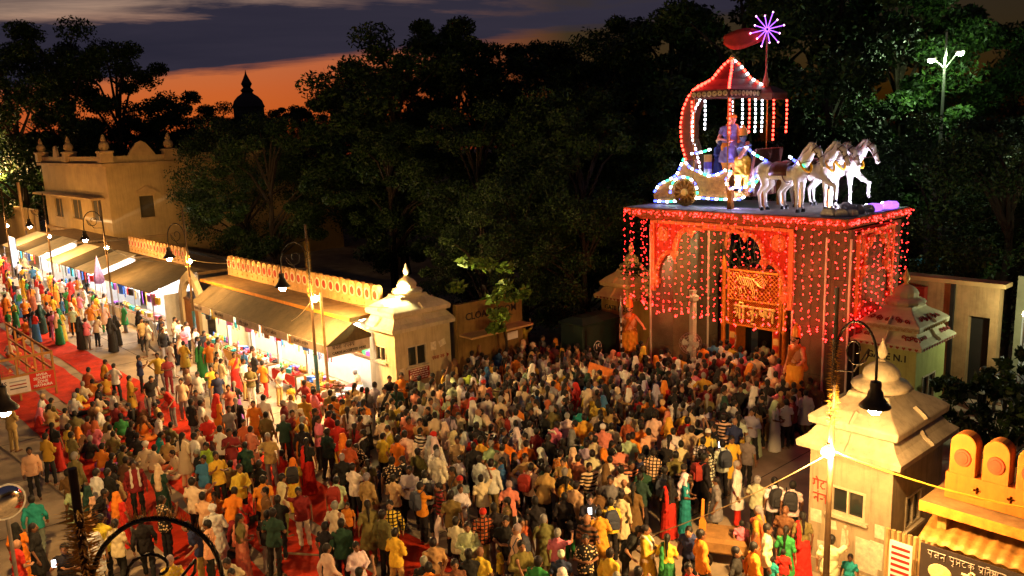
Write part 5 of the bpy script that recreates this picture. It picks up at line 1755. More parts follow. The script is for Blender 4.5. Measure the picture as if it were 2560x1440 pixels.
X0, X1 = -38.8, -26.6
rp(MB().box(X0, X1, 17.15, 17.3, 0, 3.3), 'back_wall', SHOPW)
rp(MB().box(X0, X0 + .12, 15.6, 17.15, 0, 3.3), 'end_wall', CREAM)
rp(MB().box(-40.1, X1 + .25, 15.62, 19.5, 3.30, 3.45), 'roof_slab', SLABTOP)
rp(MB().box(-40.1, X1 + .25, 15.60, 15.615, 3.31, 3.44), 'slab_fascia', SAFFRON)
nb = 5
bw = (X1 - X0) / nb
for k in range(nb):
    a0, a1 = X0 + k * bw + .01, X0 + (k + 1) * bw - .01
    aw = MB().extr([(16.0, 3.24), (16.0, 3.292), (15.62, 3.285), (14.52, 2.63), (14.52, 2.59), (15.62, 3.235)], a0, a1 + (.4 if k == nb - 1 else 0), 'x')
    rp(aw, 'awning_sheet', AWN)
    fb = rp(MB().box(a0 + .12, a1 - .12 + (.3 if k == nb - 1 else 0), 14.50, 14.53, 2.30, 2.62), 'signboard', FASC)
    lt = MB()
    rr = random.Random(k + 50)
    x_ = a0 + .3
    words = [random.Random(k * 3 + j).choice(list(DEV)[:-2]) for j in range(14)]
    mb, wd = dev_word(words[:5] + [' '] + words[5:9], .13, .010, (a0 + .35, 14.492, 2.40), Vector((1, 0, 0)), Vector((0, 0, 1)), None, 4)
    rp(mb, 'lettering', GREYL, fb)
    if k:
        rp(MB().box(a0 - .07, a0 + .07, 15.15, 15.29, 0, 3.0), 'post', WHITEST)
    rp(MB().tube([(a0 + .3, 15.2, 2.75), (a1 - .3, 15.2, 2.75)], .022, 8), 'tube_light', TUBE, smooth=True)
    rp(MB().tube([(a0 + .3, 16.7, 2.85), (a1 - .3, 16.7, 2.85)], .022, 8), 'tube_light', TUBE, smooth=True)
    tb = rp(MB().box(a0 + .2, a1 - .35, 14.75, 15.6, .72, .78).box(a0 + .22, a0 + .28, 14.8, 14.86, 0, .72).box(a1 - .43, a1 - .37, 14.8, 14.86, 0, .72).box(a0 + .22, a0 + .28, 15.5, 15.56, 0, .72).box(a1 - .43, a1 - .37, 15.5, 15.56, 0, .72), 'counter', WOOD)
    clh = rp(MB().box(a0 + .18, a1 - .33, 14.73, 14.748, .35, .79), 'counter_cloth', mat('counter_cloth_%d' % (k % 3), [(.55, .04, .03), (.60, .35, .10), (.50, .45, .38)][k % 3], .9, .2, 4, .3, 10), tb)
    bay = ['leftmost', 'second', 'middle', 'fourth', 'rightmost'][k]
    plc = 'in the %s bay' % bay
    for j in range(9):
        put_good(rr.choice(['bead garland', 'bead garland', 'small garment', 'handbag']), (a0 + .3 + j * (bw - .6) / 8, 14.95 + rr.uniform(-.1, .1), 2.45 + rr.uniform(-.08, .05)), rr, 'at the front ' + plc, rr.uniform(-.4, .4), 1.0)
    for j in range(10):
        put_good(rr.choice(['small garment', 'handbag', 'bead garland', 'small garment']), (a0 + .25 + j * (bw - .5) / 9, 17.08, 2.75 + rr.uniform(-.1, .1)), rr, 'on the back wall ' + plc, 0, 1.15)
    for j in range(9):
        put_good(rr.choice(['brass pot', 'gift box', 'toy figure', 'toy figure']), (a0 + .25 + j * (bw - .5) / 8, 17.0, 1.55 + .012), rr, 'on the upper shelf ' + plc, rr.uniform(-.5, .5))
    rp(MB().box(a0 + .1, a1 - .1, 16.85, 17.14, 1.50, 1.56), 'shelf', WOOD)
    for j in range(14):
        put_good(rr.choice(['brass pot', 'gift box', 'toy figure', 'heaped basket', 'heaped basket']), (a0 + .38 + (j % 7) * (bw - .95) / 6, 14.95 + .38 * (j // 7), .785), rr, 'on the counter ' + plc, rr.uniform(-.5, .5))
# the row's right end: a board over the side opening
ebd = rp(MB().box(X1 + .34, X1 + .37, 14.56, 16.35, 2.16, 2.62), 'end_signboard', mat('pale_signboard', (.45, .36, .30), .7, .2, 4))
me = text_mesh('CARDS ACCEPTED HERE', .13, .005, bold=.003)
me.transform(rinv @ Matrix.Translation((X1 + .376, 15.45, 2.28)) @ FACE_PX)
me.materials.clear()
me.materials.append(BLACKPT)
obj('lettering', me, ebd)
rp(MB().extr([(14.52, 2.59), (14.52, 2.64), (15.60, 3.27), (16.4, 2.75), (16.4, 2.62)], X1 + .38, X1 + .42, 'x'), 'gable_sheet', AWN)
mb, wd = dev_word(['sa', 'na', 'taa', ' ', 'ja', 'pa', 'ka', 'pra'], .14, .011, (X1 + .376, 14.75, 2.42), Vector((0, 1, 0)), Vector((0, 0, 1)), None, 4)
rp(mb, 'lettering', GREYL, ebd)
# a low bench with a white mattress at the row's end
bn = thing('divan', 'low red divan with a crumpled white sheet at the right end of the shops', 'divan', (-26.9, 15.4, 0))
MB().box(-.75, .55, -.9, .9, .35, .50).build('frame', mat('divan_red', (.55, .03, .02), .6, .1, 4), bn)
for sx in (-.7, .5):
    for sy in (-.85, .85):
        MB().box(sx - .04, sx + .04, sy - .04, sy + .04, 0, .35).build('leg', IRON, bn)
mb = MB()
for k in range(22):
    mb.ball((random.uniform(-.6, .4), random.uniform(-.75, .75), .55), (random.uniform(.12, .25), random.uniform(.15, .3), random.uniform(.04, .09)), 10, 6)
obj('sheet', remesh(mb, 'sheet', mat('white_sheet', (.8, .8, .78), .8, .1, 4, .4, 9), .03, 2), bn)

# pointed arch doorway and end wall between the two rows
ad = thing('arch_doorway', 'pointed cream arch doorway between the two shop rows', 'doorway', (-41.4, 15.45, 0))
ad.scale = (1.35, 1, 1)
outr = [(-1.05, 0), (-1.05, 2.25), (-.95, 2.75), (-.6, 3.3), (0, 3.72), (.6, 3.3), (.95, 2.75), (1.05, 2.25), (1.05, 0)]
innr = [(.75, 0), (.75, 2.2), (.62, 2.65), (.35, 3.0), (0, 3.25), (-.35, 3.0), (-.62, 2.65), (-.75, 2.2), (-.75, 0)]
MB().extr(outr + innr, 0, .25, 'y').build('arch', CREAM, ad)
MB().box(-.75, .75, .12, .18, 0, 2.15).build('door', mat('brown_door', (.30, .12, .03), .6, .2, 5), ad)
MB().box(-.75, .75, .08, .2, 2.16, 2.26).build('transom', WOOD, ad)

# the farther stalls: white sheets, cool light
for k, (x0, x1, nm) in enumerate(((-52.6, -44.2, 'white sheeted stall with bright wares beyond the arch doorway'), (-64.5, -54.0, 'bright stall under slanting tin sheets at the foot of the tall cream building'), (-78.0, -66.5, 'far bright stall with a lit photo hoarding where the street narrows'))):
    t = thing('market_stall', nm, 'stall', (x0, 15, 0))
    w_ = x1 - x0
    MB().box(0, w_, 2.0, 2.1, 0, 3.0).build('back_sheet', SHOPW, t)
    MB().box(w_ - .06, w_, .2, 2.0, 0, 2.2).build('side_sheet', TARP, t)
    ns = 3
    for j in range(ns):
        MB().extr([(2.15, 3.16 + .04 * j), (2.15, 3.2 + .04 * j), (-.55, 2.35 + .04 * j), (-.55, 2.31 + .04 * j)], j * w_ / ns, (j + 1) * w_ / ns + .1, 'x').build('roof_sheet', AWN if k < 1 or j == 1 else mat('pale_tin', (.55, .46, .30), .6, .25, 2), t)
        MB().tube([(j * w_ / ns + .5, .2, 2.45), ((j + 1) * w_ / ns - .5, .2, 2.45)], .03, 8).build('tube_light', COOLT, t, smooth=True)
    for j in range(ns + 1):
        MB().tube([(j * w_ / ns, -.4, 0), (j * w_ / ns, -.4, 2.36)], .03, 6).build('post', STEEL, t)
    MB().box(.3, w_ - .6, -.3, .55, .70, .76).build('counter', WOOD, t)
    MB().box(.3, w_ - .6, -.32, -.302, .15, .77).build('counter_cloth', TARP, t)
    MB().box(0, w_, 2.1, 5.0, 2.98, 3.13).build('roof_slab', SLABTOP, t)
    rr = random.Random(k + 80)
    plc = ['in the white sheeted stall', 'in the stall below the building', 'in the farthest stall'][k]
    for j in range(14 - 2 * k):
        put_good(rr.choice(['small garment', 'handbag', 'bead garland']), (x0 + .4 + j * (w_ - .8) / 13, 15.0, 2.2), rr, 'hanging ' + plc, rr.uniform(-.4, .4), 1.3)
        put_good(rr.choice(['gift box', 'toy figure', 'brass pot', 'heaped basket']), (x0 + .6 + j * (w_ - 1.6) / 13, 15.1, .765), rr, 'on the counter ' + plc, rr.uniform(-.4, .4), 1.2)
hb = thing('hoarding', 'white and blue lit photo hoarding at the far left', 'hoarding', (-73.6, 14.3, 0))
MB().box(-1.1, 1.1, 0, .06, .9, 3.3).build('panel', mat('hoarding_print', (.70, .76, .85), .5, .25, 1.6, emit=.9, ecol=(.7, .8, .95)), hb)
for x_ in (-1.0, 1.0):
    MB().tube([(x_, .1, 0), (x_, .1, 3.2)], .04, 6).build('post', STEEL, hb)
pf = thing('folded_parasol', 'folded blue and violet parasol standing among the far stalls', 'parasol', (-50.5, 13.9, 0))
MB().tube([(0, 0, 0), (0, 0, 3.9)], .025, 6).build('pole', STEEL, pf)
MB().lathe([(.20, 2.3), (.26, 2.5), (.18, 3.0), (.08, 3.5), (.02, 3.85)], n=12, lobes=6, amp=.15).build('canopy', mat('parasol_cloth', (.22, .16, .55), .7, .4, 6, .3, 10), pf, smooth=True)

# ------------------------------------------------------------------ near right shop under the parapet
ns_ = thing('tin_roofed_shop', 'shop with a saffron slab and rusty corrugated awning at the right edge', 'shop', (-5.8, 15.6, 0))


def np_(mb, nm, ms, parent=None, **k):
    me = mb.mesh(nm, ms, **k)
    me.transform(Matrix.Translation((5.8, -15.6, 0)))
    return obj(nm, me, parent or ns_)


np_(MB().box(-5.9, 1.4, 15.62, 18.5, 2.64, 2.82), 'roof_slab', SLABTOP)
np_(MB().box(-5.9, 1.4, 15.60, 15.615, 2.63, 2.83), 'slab_fascia', mat('flaking_orange', (.75, .20, .02), .8, .5, 3))
np_(MB().box(-5.5, 1.2, 16.6, 16.75, 0, 2.63), 'back_wall', YELLOW)
np_(MB().box(-5.66, -5.5, 15.9, 18.4, 0, 2.63), 'end_wall', YELLOW)
cr = MB()
vs, fs = [], []
nx = 150
for i in range(nx + 1):
    x_ = -5.85 + 7.0 * i / nx
    dz = .022 * math.sin(2 * math.pi * i / 5.0)
    for j in range(6):
        u = j / 5
        vs.append((x_, 16.55 - 1.05 * u, 2.46 + dz - .36 * u))
for i in range(nx):
    for j in range(5):
        q = i * 6 + j
        fs.append((q, q + 1, q + 7, q + 6))
cr.add(vs, fs)
co = np_(cr, 'corrugated_awning', mat('rusty_tin', (.42, .19, .04), .55, .45, 3, .2, 25, metal=.25, streak=.4), smooth=True)
so = co.modifiers.new('thickness', 'SOLIDIFY')
so.thickness = .008
sb = np_(MB().box(-5.75, 1.2, 15.40, 15.44, 1.35, 2.08), 'signboard', mat('dark_signboard', (.035, .025, .02), .5, .2, 4))
mb, wd = dev_word(['pa', 'ja', 'na', ' ', 'pu', 'sa', 'ta', 'ka', ' ', 'pra', 'ti', 'sha', 'na'], .13, .009, (-5.62, 15.392, 1.86), Vector((1, 0, 0)), Vector((0, 0, 1)), None, 4)
np_(mb, 'lettering', mat('dull_white_letters', (.40, .33, .28), .7, .1, 4), sb)
mb, wd = dev_word(['gi', 'taa', ' ', 'pra', 'sa'], .26, .024, (-5.0, 15.388, 1.48), Vector((1, 0, 0)), Vector((0, 0, 1)), None, 5)
np_(mb, 'lettering', mat('cream_letters', (.80, .66, .36), .7, .1, 4), sb)
me = MB().lathe([(.17, 0), (.16, .012), (.01, .014)], n=18).mesh('round_emblem', mat('cream_emblem', (.62, .50, .22), .7, .4, 14))
me.transform(Matrix.Translation((5.8, -15.6, 0)) @ Matrix.Translation((-5.38, 15.40, 1.60)) @ Matrix.Rotation(R(90), 4, 'X') @ Matrix.Diagonal((1.25, 1, 1, 1)))
obj('round_emblem', me, sb)
pn = thing('striped_notice', 'small red and white striped notice leaning beside the near booth', 'notice', (-6.25, 15.75, 0))
MB().box(-.22, .22, 0, .03, .9, 1.75).build('board', WHITEPT, pn)
for k in range(6):
    MB().box(-.18, .18, -.006, -.001, .97 + k * .125, 1.03 + k * .125).build('stripe', REDBOARD, pn)
tf = thing('tin_fence', 'narrow corrugated tin fence between the near booth and the right shop', 'fence', (-6.7, 16.2, 0))
for k in range(9):
    MB().tube([(k * .11, 0, 0), (k * .11, 0, 1.75)], .05, 6).build('rib', mat('tin_fence_paint', (.45, .30, .12), .6, .3, 4), tf)

# ------------------------------------------------------------------ the tall cream building up the street
BW_ = mat('ochre_wall', (0.52, 0.34, 0.13), 0.88, 0.2, .5, 0.15, 6, streak=0.3)
BTRIM = mat('ochre_trim', (0.50, 0.31, 0.12), 0.85, 0.25, 1.0)
SHUT = mat('grey_green_shutter', (0.075, 0.055, 0.025), 0.7, 0.2, 4)
bl = thing('corner_building', 'two storey ochre corner building with roof ornaments up the street', 'building', (-67.5, 20, 0))
xc, yc, xl, yr, zt = -67.5, 20.0, -86.0, 40.0, 8.45
binv = Matrix.Translation((67.5, -20, 0))


def bp_(mb, nm, ms, parent=None, **k):
    me = mb.mesh(nm, ms, **k)
    me.transform(binv)
    return obj(nm, me, parent or bl)


Lw = [(-83.2, -80.7, 3.95, 5.55), (-77.8, -75.0, 4.05, 5.65), (-72.1, -69.8, 4.2, 5.8), (-83.0, -80.6, .5, 2.2), (-77.9, -75.0, .6, 2.3), (-72.2, -69.8, .8, 2.5)]
Rw = [(22.2, 23.3, 4.4, 6.05), (26.0, 28.3, 3.2, 6.0)]
wl = MB()
panel(wl, 'y', yc, yc + .35, xl, xc, 0, zt, Lw)
panel(wl, 'x', xc - .35, xc, yc + .35, yr, 0, zt, Rw)
wl.box(xl, xl + .35, yc + .35, yr, 0, zt)
wl.box(xl + .35, xc - .35, yr - .35, yr, 0, zt)
wl.box(xl + .35, xc - .35, yc + .35, yr - .35, zt - .3, zt)
bp_(wl, 'wall', BW_)
for k, (a0, a1, z0, z1) in enumerate(Lw):
    f = bp_(MB().box(a0, a1, yc + .14, yc + .20, z0, z1), 'window', SHUT)
    bp_(MB().box((a0 + a1) / 2 - .04, (a0 + a1) / 2 + .04, yc + .10, yc + .138, z0, z1), 'mullion', BTRIM, f)
    bp_(MB().box(a0 - .1, a1 + .1, yc - .1, yc + .1, z0 - .14, z0 - .002), 'sill', BTRIM, f)
for k, (a0, a1, z0, z1) in enumerate(Rw):
    f = bp_(MB().box(xc - .20, xc - .14, a0, a1, z0, z1), 'window', SHUT)
    bp_(MB().box(xc - .1, xc + .12, a0 - .1, a1 + .1, z0 - .14, z0 - .002), 'sill', BTRIM, f)
bp_(MB().extr([(22.0, 6.25), (23.5, 6.25), (23.5, 6.45), (23.2, 6.62), (22.75, 6.85), (22.3, 6.62), (22.0, 6.45)], xc, xc + .14, 'x'), 'window_hood', BTRIM)
bp_(MB().box(xl - .1, xc - 1.2, yc - 1.0, yc - .002, 5.9, 6.06), 'sunshade', BTRIM)
bp_(MB().box(xl - .1, xc + .2, yc - .35, yc - .002, 2.75, 3.0), 'floor_ledge', BTRIM)
bp_(MB().box(xc + .002, xc + .25, yc, yr, 2.75, 2.95), 'floor_ledge', BTRIM)
bp_(MB().box(xl - .3, xc + .3, yc - .3, yc + .4, zt, zt + .22).box(xc - .4, xc + .3, yc + .4, yr, zt, zt + .22), 'cornice', BTRIM)
bp_(MB().box(xl, xc + .05, yc - .05, yc + .2, zt + .221, zt + .75).box(xc - .2, xc + .05, yc + .2, yr, zt + .221, zt + .75), 'parapet', BW_)
for k, (x_, y_) in enumerate(((xc - .1, yc + .1), (-77, yc + .1), (xl + .2, yc + .1), (xc - .1, 24.9), (xc - .1, 30))):
    u = bp_(MB().sq([(.45, .45, zt + .3), (.45, .45, zt + 1.0), (.52, .52, zt + 1.05), (.52, .52, zt + 1.15), (.3, .3, zt + 1.2)], (x_, y_, 0)).lathe([(.25, zt + 1.2), (.38, zt + 1.45), (.34, zt + 1.7), (.16, zt + 1.9), (.2, zt + 2.0), (.05, zt + 2.4)], (x_, y_, 0), 12), 'roof_urn', BTRIM)
bp_(MB().extr([(21.7 + .0, zt + .75), (22.0, zt + 1.2), (22.4, zt + 1.7), (22.75, zt + 1.85), (23.1, zt + 1.7), (23.5, zt + 1.2), (23.8, zt + .75)], xc - .15, xc + .05, 'x'), 'pediment', BTRIM)
bp_(MB().extr([(-81.5, zt + .75), (-81.2, zt + 1.4), (-80.8, zt + 1.7), (-80.4, zt + 1.4), (-80.1, zt + .75)], yc - .05, yc + .15, 'y'), 'pediment', BTRIM)
fw = thing('street_facade', 'low ochre street wall left of the corner building', 'wall', (-100, 19, 0))
MB().box(-20, 13.5, 0, .3, 0, 4.2).build('wall', BW_, fw)
MB().box(-20, 13.5, -.12, .35, 4.2, 4.4).build('coping', BTRIM, fw)
ep = thing('tin_advert', 'tall pale advert panel standing at the left of the corner building', 'advert', (-86.6, 18.0, 0))
MB().box(-.35, .35, 0, .1, 2.6, 7.0).build('panel', mat('advert_print', (.62, .38, .15), .6, .3, 1.5), ep)
MB().tube([(0, .15, 0), (0, .15, 2.6)], .06, 6).build('post', STEEL, ep)
# distant temple dome against the glow
dt = thing('temple_dome', 'distant temple dome with a pinnacle in silhouette on the skyline', 'temple', (-135.7, 64, -1.2))
MB().lathe([(2.5, 0), (2.5, 16.6), (2.7, 16.8), (2.5, 17.2), (2.3, 17.8), (1.7, 18.5), (1.1, 18.9), (.8, 19.2)], n=24).build('dome', mat('silhouette_stone', (.05, .04, .035), .9), dt, smooth=True)  # stone colour darkened so the dome reads as a backlit silhouette
MB().lathe([(.8, 19.1), (1.1, 19.5), (.6, 20), (.9, 20.6), (.5, 21.4), (.15, 22.2), (.02, 22.9)], n=12).build('pinnacle', mat('silhouette_stone', (.05, .04, .035)), dt, smooth=True)

# ------------------------------------------------------------------ walls and small structures round the gate
cw = thing('cloak_room', 'yellow cloak room wall with painted letters behind the far booth', 'wall', (-24.4, 20.6, 0))
MB().box(-.2, 0, -1.5, 1.9, 0, 3.6).build('wall', mat('stained_yellow_wall', (.20, .125, .035), .9, .35, 1.2, .3, 10, streak=.55), cw)
MB().box(.002, .75, -1.4, 1.8, 2.35, 2.43).build('sunshade', BTRIM, cw)
text('CLOAK ROOM', (.012, .25, 3.05), .40, BLACKPT, cw, FACE_PX, bold=.006)
MB().box(.003, .03, 1.05, 1.6, 1.75, 2.05).build('notice', WHITEPT, cw)
bw_ = thing('compound_wall', 'low dark compound wall behind the shops', 'wall', (-44, 22, 0))
MB().box(-40, 17, 0, .3, 0, 2.6).build('wall', mat('old_wall', (.16, .11, .06), .9, .3, 1), bw_)
pc = thing('guard_cabin', 'dark green guard cabin with a circled number at the left of the gate', 'cabin', (-22.4, 24.4, 0))
PCM = mat('dark_green_metal', (.018, .035, .026), .45, .2, 4)
MB().box(-.6, .6, -1.1, 1.1, 0, 2.35).build('shell', PCM, pc, bevel=.02)
MB().sq([(.66, 1.16, 2.36), (.68, 1.18, 2.44), (.3, .8, 2.62)]).build('roof', PCM, pc)
MB().box(.602, .62, -.95, -.90, .1, 2.2).box(.602, .62, .90, .95, .1, 2.2).build('seam', IRON, pc)
text('15', (.612, -.25, 1.42), .26, WHITEPT, pc, FACE_PX, bold=.006)
MB().tube([(.612, -.25 + .22 * math.cos(2 * math.pi * a / 24), 1.42 + .22 * math.sin(2 * math.pi * a / 24)) for a in range(24)], .016, 5, closed=True).build('number_ring', WHITEPT, pc)
ob = thing('notice_board', 'tilted orange notice board on a stand left of the gate', 'notice board', (-18.9, 21.0, 0), .25)
me = MB().box(-.46, .46, 0, .04, -.42, .42).mesh('board', mat('orange_board', (.75, .20, .04), .6, .3, 5))
me.transform(Matrix.Translation((0, 0, 1.45)) @ Matrix.Rotation(R(10), 4, 'Y'))
obj('board', me, ob)
mb, wd = dev_word(['pra', 'sa', 'na', ' ', 'ka', 'taa'], .14, .010, (-.38, -.008, 1.5), Vector((.98, 0, -.17)), Vector((.17, 0, .98)), None, 4)
mb.build('lettering', mat('pale_orange_letters', (.85, .55, .3), .7, 0), ob)
for x_ in (-.35, .35):
    MB().tube([(x_, .05, 0), (x_, .05, 1.1)], .025, 6).build('leg', IRON, ob)
pfn = thing('pedestal_fan', 'pale pedestal fan facing the crowd inside the gate arch', 'fan', (-17.9, 25.0, 0), R(200))
MB().lathe([(.25, 0), (.25, .04), (.04, .08), (.03, 1.75)], n=12).build('stand', STEEL, pfn, smooth=True)
for k in range(4):
    a = 2 * math.pi * k / 4
    b_ = MB().extr([(.05, .02), (.26, .16), (.33, .05), (.30, -.08), (.08, -.05)], -.01, .01, 'y')
    me = b_.mesh('blade', mat('fan_blade', (.62, .58, .48), .4, .1, 4))
    me.transform(Matrix.Translation((0, .05, 2.05)) @ Matrix.Rotation(a, 4, 'Y'))
    obj('blade', me, pfn)
cg = MB()
for r_ in (.1, .2, .3, .40):
    for y_ in (-.05 + (.4 - r_) * .05, .15 - (.4 - r_) * .1):
        cg.tube([(r_ * math.cos(2 * math.pi * a / 20), y_, 2.05 + r_ * math.sin(2 * math.pi * a / 20)) for a in range(20)], .007, 4, closed=True)
for k in range(16):
    a = 2 * math.pi * k / 16
    cg.tube([(.05 * math.cos(a), .17, 2.05 + .05 * math.sin(a)), (.3 * math.cos(a), .15, 2.05 + .3 * math.sin(a)), (.4 * math.cos(a), .05, 2.05 + .4 * math.sin(a)), (.3 * math.cos(a), -.05, 2.05 + .3 * math.sin(a))], .005, 4)
cg.build('cage', STEEL, pfn)
# wall with a doorway right of the gate
rw = thing('boundary_wall', 'old ochre wall with a dark doorway behind the green booth', 'wall', (-10.5, 31, 0))
wl = MB()
panel(wl, 'y', 0, .4, -2.2, 1.0, 0, 4.2, [(.05, .75, 0, 3.1)])
wl.build('wall', mat('old_ochre', (.40, .24, .10), .9, .3, 1.5, .3, 10, streak=.4), rw)
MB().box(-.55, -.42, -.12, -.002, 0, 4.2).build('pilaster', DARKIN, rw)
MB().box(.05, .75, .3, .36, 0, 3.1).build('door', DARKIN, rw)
MB().box(-2.4, 1.2, -.15, .55, 4.2, 4.35).build('coping', BTRIM, rw)
MB().box(-2.2, -1.35, -.35, -.05, 1.9, 4.0).build('red_banner', REDBOARD, rw)
MB().box(1.05, 5.0, 1.6, 1.75, 0, 4.4).build('return_wall', mat('pale_green_wall', (.36, .34, .2), .9, .2, 1.5), rw)
MB().box(1.3, 3.6, 1.5, 1.59, .4, 3.2).build('white_shutter', TARP, rw)
bul = thing('door_lamp', 'small cool bulb on a stand between the green booth and the shrub', 'lamp', (-8.3, 29.6, 3.7))
MB().ball((0, 0, 0), .08, 8, 6).build('bulb', mat('door_lamp_glass', (.95, 1, .9), .4, 0, emit=800, ecol=(.95, 1, .62)), bul, smooth=True)
MB().tube([(0, 0, -3.7), (0, 0, -.06)], .03, 6).build('stand', STEEL, bul)
# tin shed far right and the tall mast lamps
sh_ = thing('tin_shed', 'long tin roofed shed in the trees at the right edge', 'shed', (-12, 50, 0))
cr = MB()
vs, fs = [], []
for i in range(61):
    for j in range(2):
        vs.append((-5 + 14 * i / 60, -1.5 + 9 * j, 7.3 + .06 * math.sin(i * 1.57) + 1.0 * j))
for i in range(60):
    q = i * 2
    fs.append((q, q + 1, q + 3, q + 2))
so = cr.add(vs, fs).build('tin_roof', mat('shed_tin', (.42, .40, .34), .5, .3, 1), sh_)
mo = so.modifiers.new('thickness', 'SOLIDIFY')
mo.thickness = .02
MB().box(-4.8, 8.8, -1, 7, 0, 7.0).build('wall', mat('shed_wall', (.2, .16, .1), .9, .3, 1), sh_)
ml = thing('mast_lamp', 'tall mast with two greenish white floodlights above the trees at right', 'mast lamp', (-18.95, 50, 0))
MB().tube([(0, 0, 0), (0, 0, 14.6)], [.14, .06], 8).build('mast', STEEL, ml, smooth=True)
MFL = mat('mast_flood_glass', (.9, 1, .85), .4, 0, emit=900, ecol=(.66, 1, .5))
for x_, y_, z_ in ((-.55, -.5, 13.15), (.75, .1, 13.45)):
    MB().tube([(0, 0, 12.6), (x_ * .8, y_ * .8, z_ + .05), (x_, y_, z_ + .1)], .04, 6).build('arm', STEEL, ml)
    MB().cbox((x_, y_, z_ + .08), (.5, .3, .1)).build('head', IRON, ml)
    MB().ball((x_, y_, z_ - .05), (.17, .17, .12), 10, 6).build('bulb', MFL, ml, smooth=True)
rl = thing('roof_bulb', 'bare greenish bulb on the roof of the far cream booth', 'bulb', (-25.35, 17.25, 4.30))
MB().tube([(0, 0, -.3), (0, 0, .05)], .012, 5).build('stem', IRON, rl)
MB().ball((0, 0, .10), .065, 10, 6).build('glass', mat('roof_bulb_glass', (1, 1, .8), .4, 0, emit=3000, ecol=(1, .95, .45)), rl, smooth=True)
# row of small bulbs at the right edge stalls
for k, (x_, y_, z_) in enumerate(((-9.6, 38, 6.7), (-9.2, 38.3, 6.6), (-8.9, 38, 6.45), (-9.9, 38.2, 6.3), (-9.0, 37.6, 7.0), (-8.7, 37.8, 7.3))):
    MB().ball((0, 0, 0), .06, 8, 6).build('festoon_bulb', mat('festoon_glass', (1, .9, .7), .4, 0, emit=60, ecol=(1, .72, .35)), None, smooth=True, label='small festoon bulb at the right edge, %s from the top' % ['fifth', 'fourth', 'third', 'sixth', 'second', 'first'][k], cat='bulb', group='festoon bulbs at the right edge', loc=(x_, y_, z_))
for k, (x_, y_, z_) in enumerate(((-99.2, 18.4, 8.28), (-96.5, 18.4, 7.58))):
    MB().ball((0, 0, 0), .22, 8, 6).build('window_bulb', BULB if k else TUBE, None, smooth=True, label=['upper white bulb glowing far up the street', 'lower orange bulb glowing far up the street'][k], cat='bulb', loc=(x_, y_, z_))

# ------------------------------------------------------------------ barricade with the security banner
bc = thing('barricade', 'orange netted barricade round the enclosure at the left with a banner', 'barricade', (-37.3, 8.1, 0))
BR = mat('barricade_wood', (.46, .21, .05), .75, .25, 4)
for y_ in (0, -1.3, -2.6, -3.9, -5.2):
    MB().box(-.04, .04, y_ - .04, y_ + .04, 0, 1.85).build('post', BR, bc)
for x_ in (-1.6, -3.2, -4.8, -6.4, -8.0):
    MB().box(x_ - .04, x_ + .04, -.04, .04, 0, 1.85).build('post', BR, bc)
for z_ in (.35, 1.05, 1.78):
    MB().box(-.03, .03, -5.2, .0, z_ - .05, z_ + .05).build('rail', BR, bc)
    MB().box(-8.0, -.045, -.03, .03, z_ - .045, z_ + .045).build('rail', BR, bc)
for z_ in (.0,):
    nt_ = MB()
    for k in range(27):
        nt_.tube([(.035, -.2 * k, .35), (.035, -.2 * k, 1.75)], .006, 3)
    for k in range(9):
        nt_.tube([(.035, -5.2, .4 + k * .16), (.035, 0, .4 + k * .16)], .006, 3)
    nt_.build('netting', BR, bc)['kind'] = 'stuff'
for y_ in (-.75, -1.55, -2.35):
    tg = MB().extr([(y_ - .13, 1.24), (y_ + .13, 1.24), (y_, 1.46)], .045, .055, 'x').build('warning_triangle', mat('triangle_red', (.60, .05, .02), .6, .1, 4), bc)
    MB().extr([(y_ - .06, 1.28), (y_ + .06, 1.28), (y_, 1.38)], .0555, .059, 'x').build('triangle_centre', mat('triangle_orange', (.85, .45, .15), .6, 0), tg)
bnr = thing('banner', 'red and white security zone banner tied to the barricade', 'banner', (-37.22, 8.1, 0))
rb_ = MB().box(0, .012, -.92, -.02, .40, 1.05).build('red_panel', mat('banner_red', (.62, .03, .015), .7, .1, 4), bnr)
wb_ = MB().box(0, .012, -2.1, -.925, .36, 1.02).build('white_panel', mat('banner_white', (.66, .64, .6), .7, .12, 5), bnr)
for k, s_ in enumerate(('MVDA', 'SECURITY', 'ZONE', 'MATHURA')):
    text(s_, (.016, -.47, .95 - k * .145), .145, WHITEPT, rb_, FACE_PX, bold=.004)
text('MS', (.016, -1.88, .82), .24, mat('banner_black', (.04, .04, .08), .6, 0), wb_, FACE_PX, bold=.002)
for k in range(3):
    MB().box(.0125, .016, -1.65, -1.05, .55 + k * .14, .60 + k * .14).build('text_line', [GREYL, REDPT, mat('grey_print', (.3, .3, .3), .7, 0)][k], wb_)

# ------------------------------------------------------------------ cables
CAB = mat('pale_cable', (.55, .42, .22), .6, .1, 4)


def cable(label, p0, p1, sag, r=.014, m=None):
    p0, p1 = Vector(p0), Vector(p1)
    MB().tube([p0.lerp(p1, k / 16) + Vector((0, 0, -sag * 4 * (k / 16) * (1 - k / 16))) for k in range(17)], r, 5).build('cable', m or CAB, None, label=label, cat='cable')


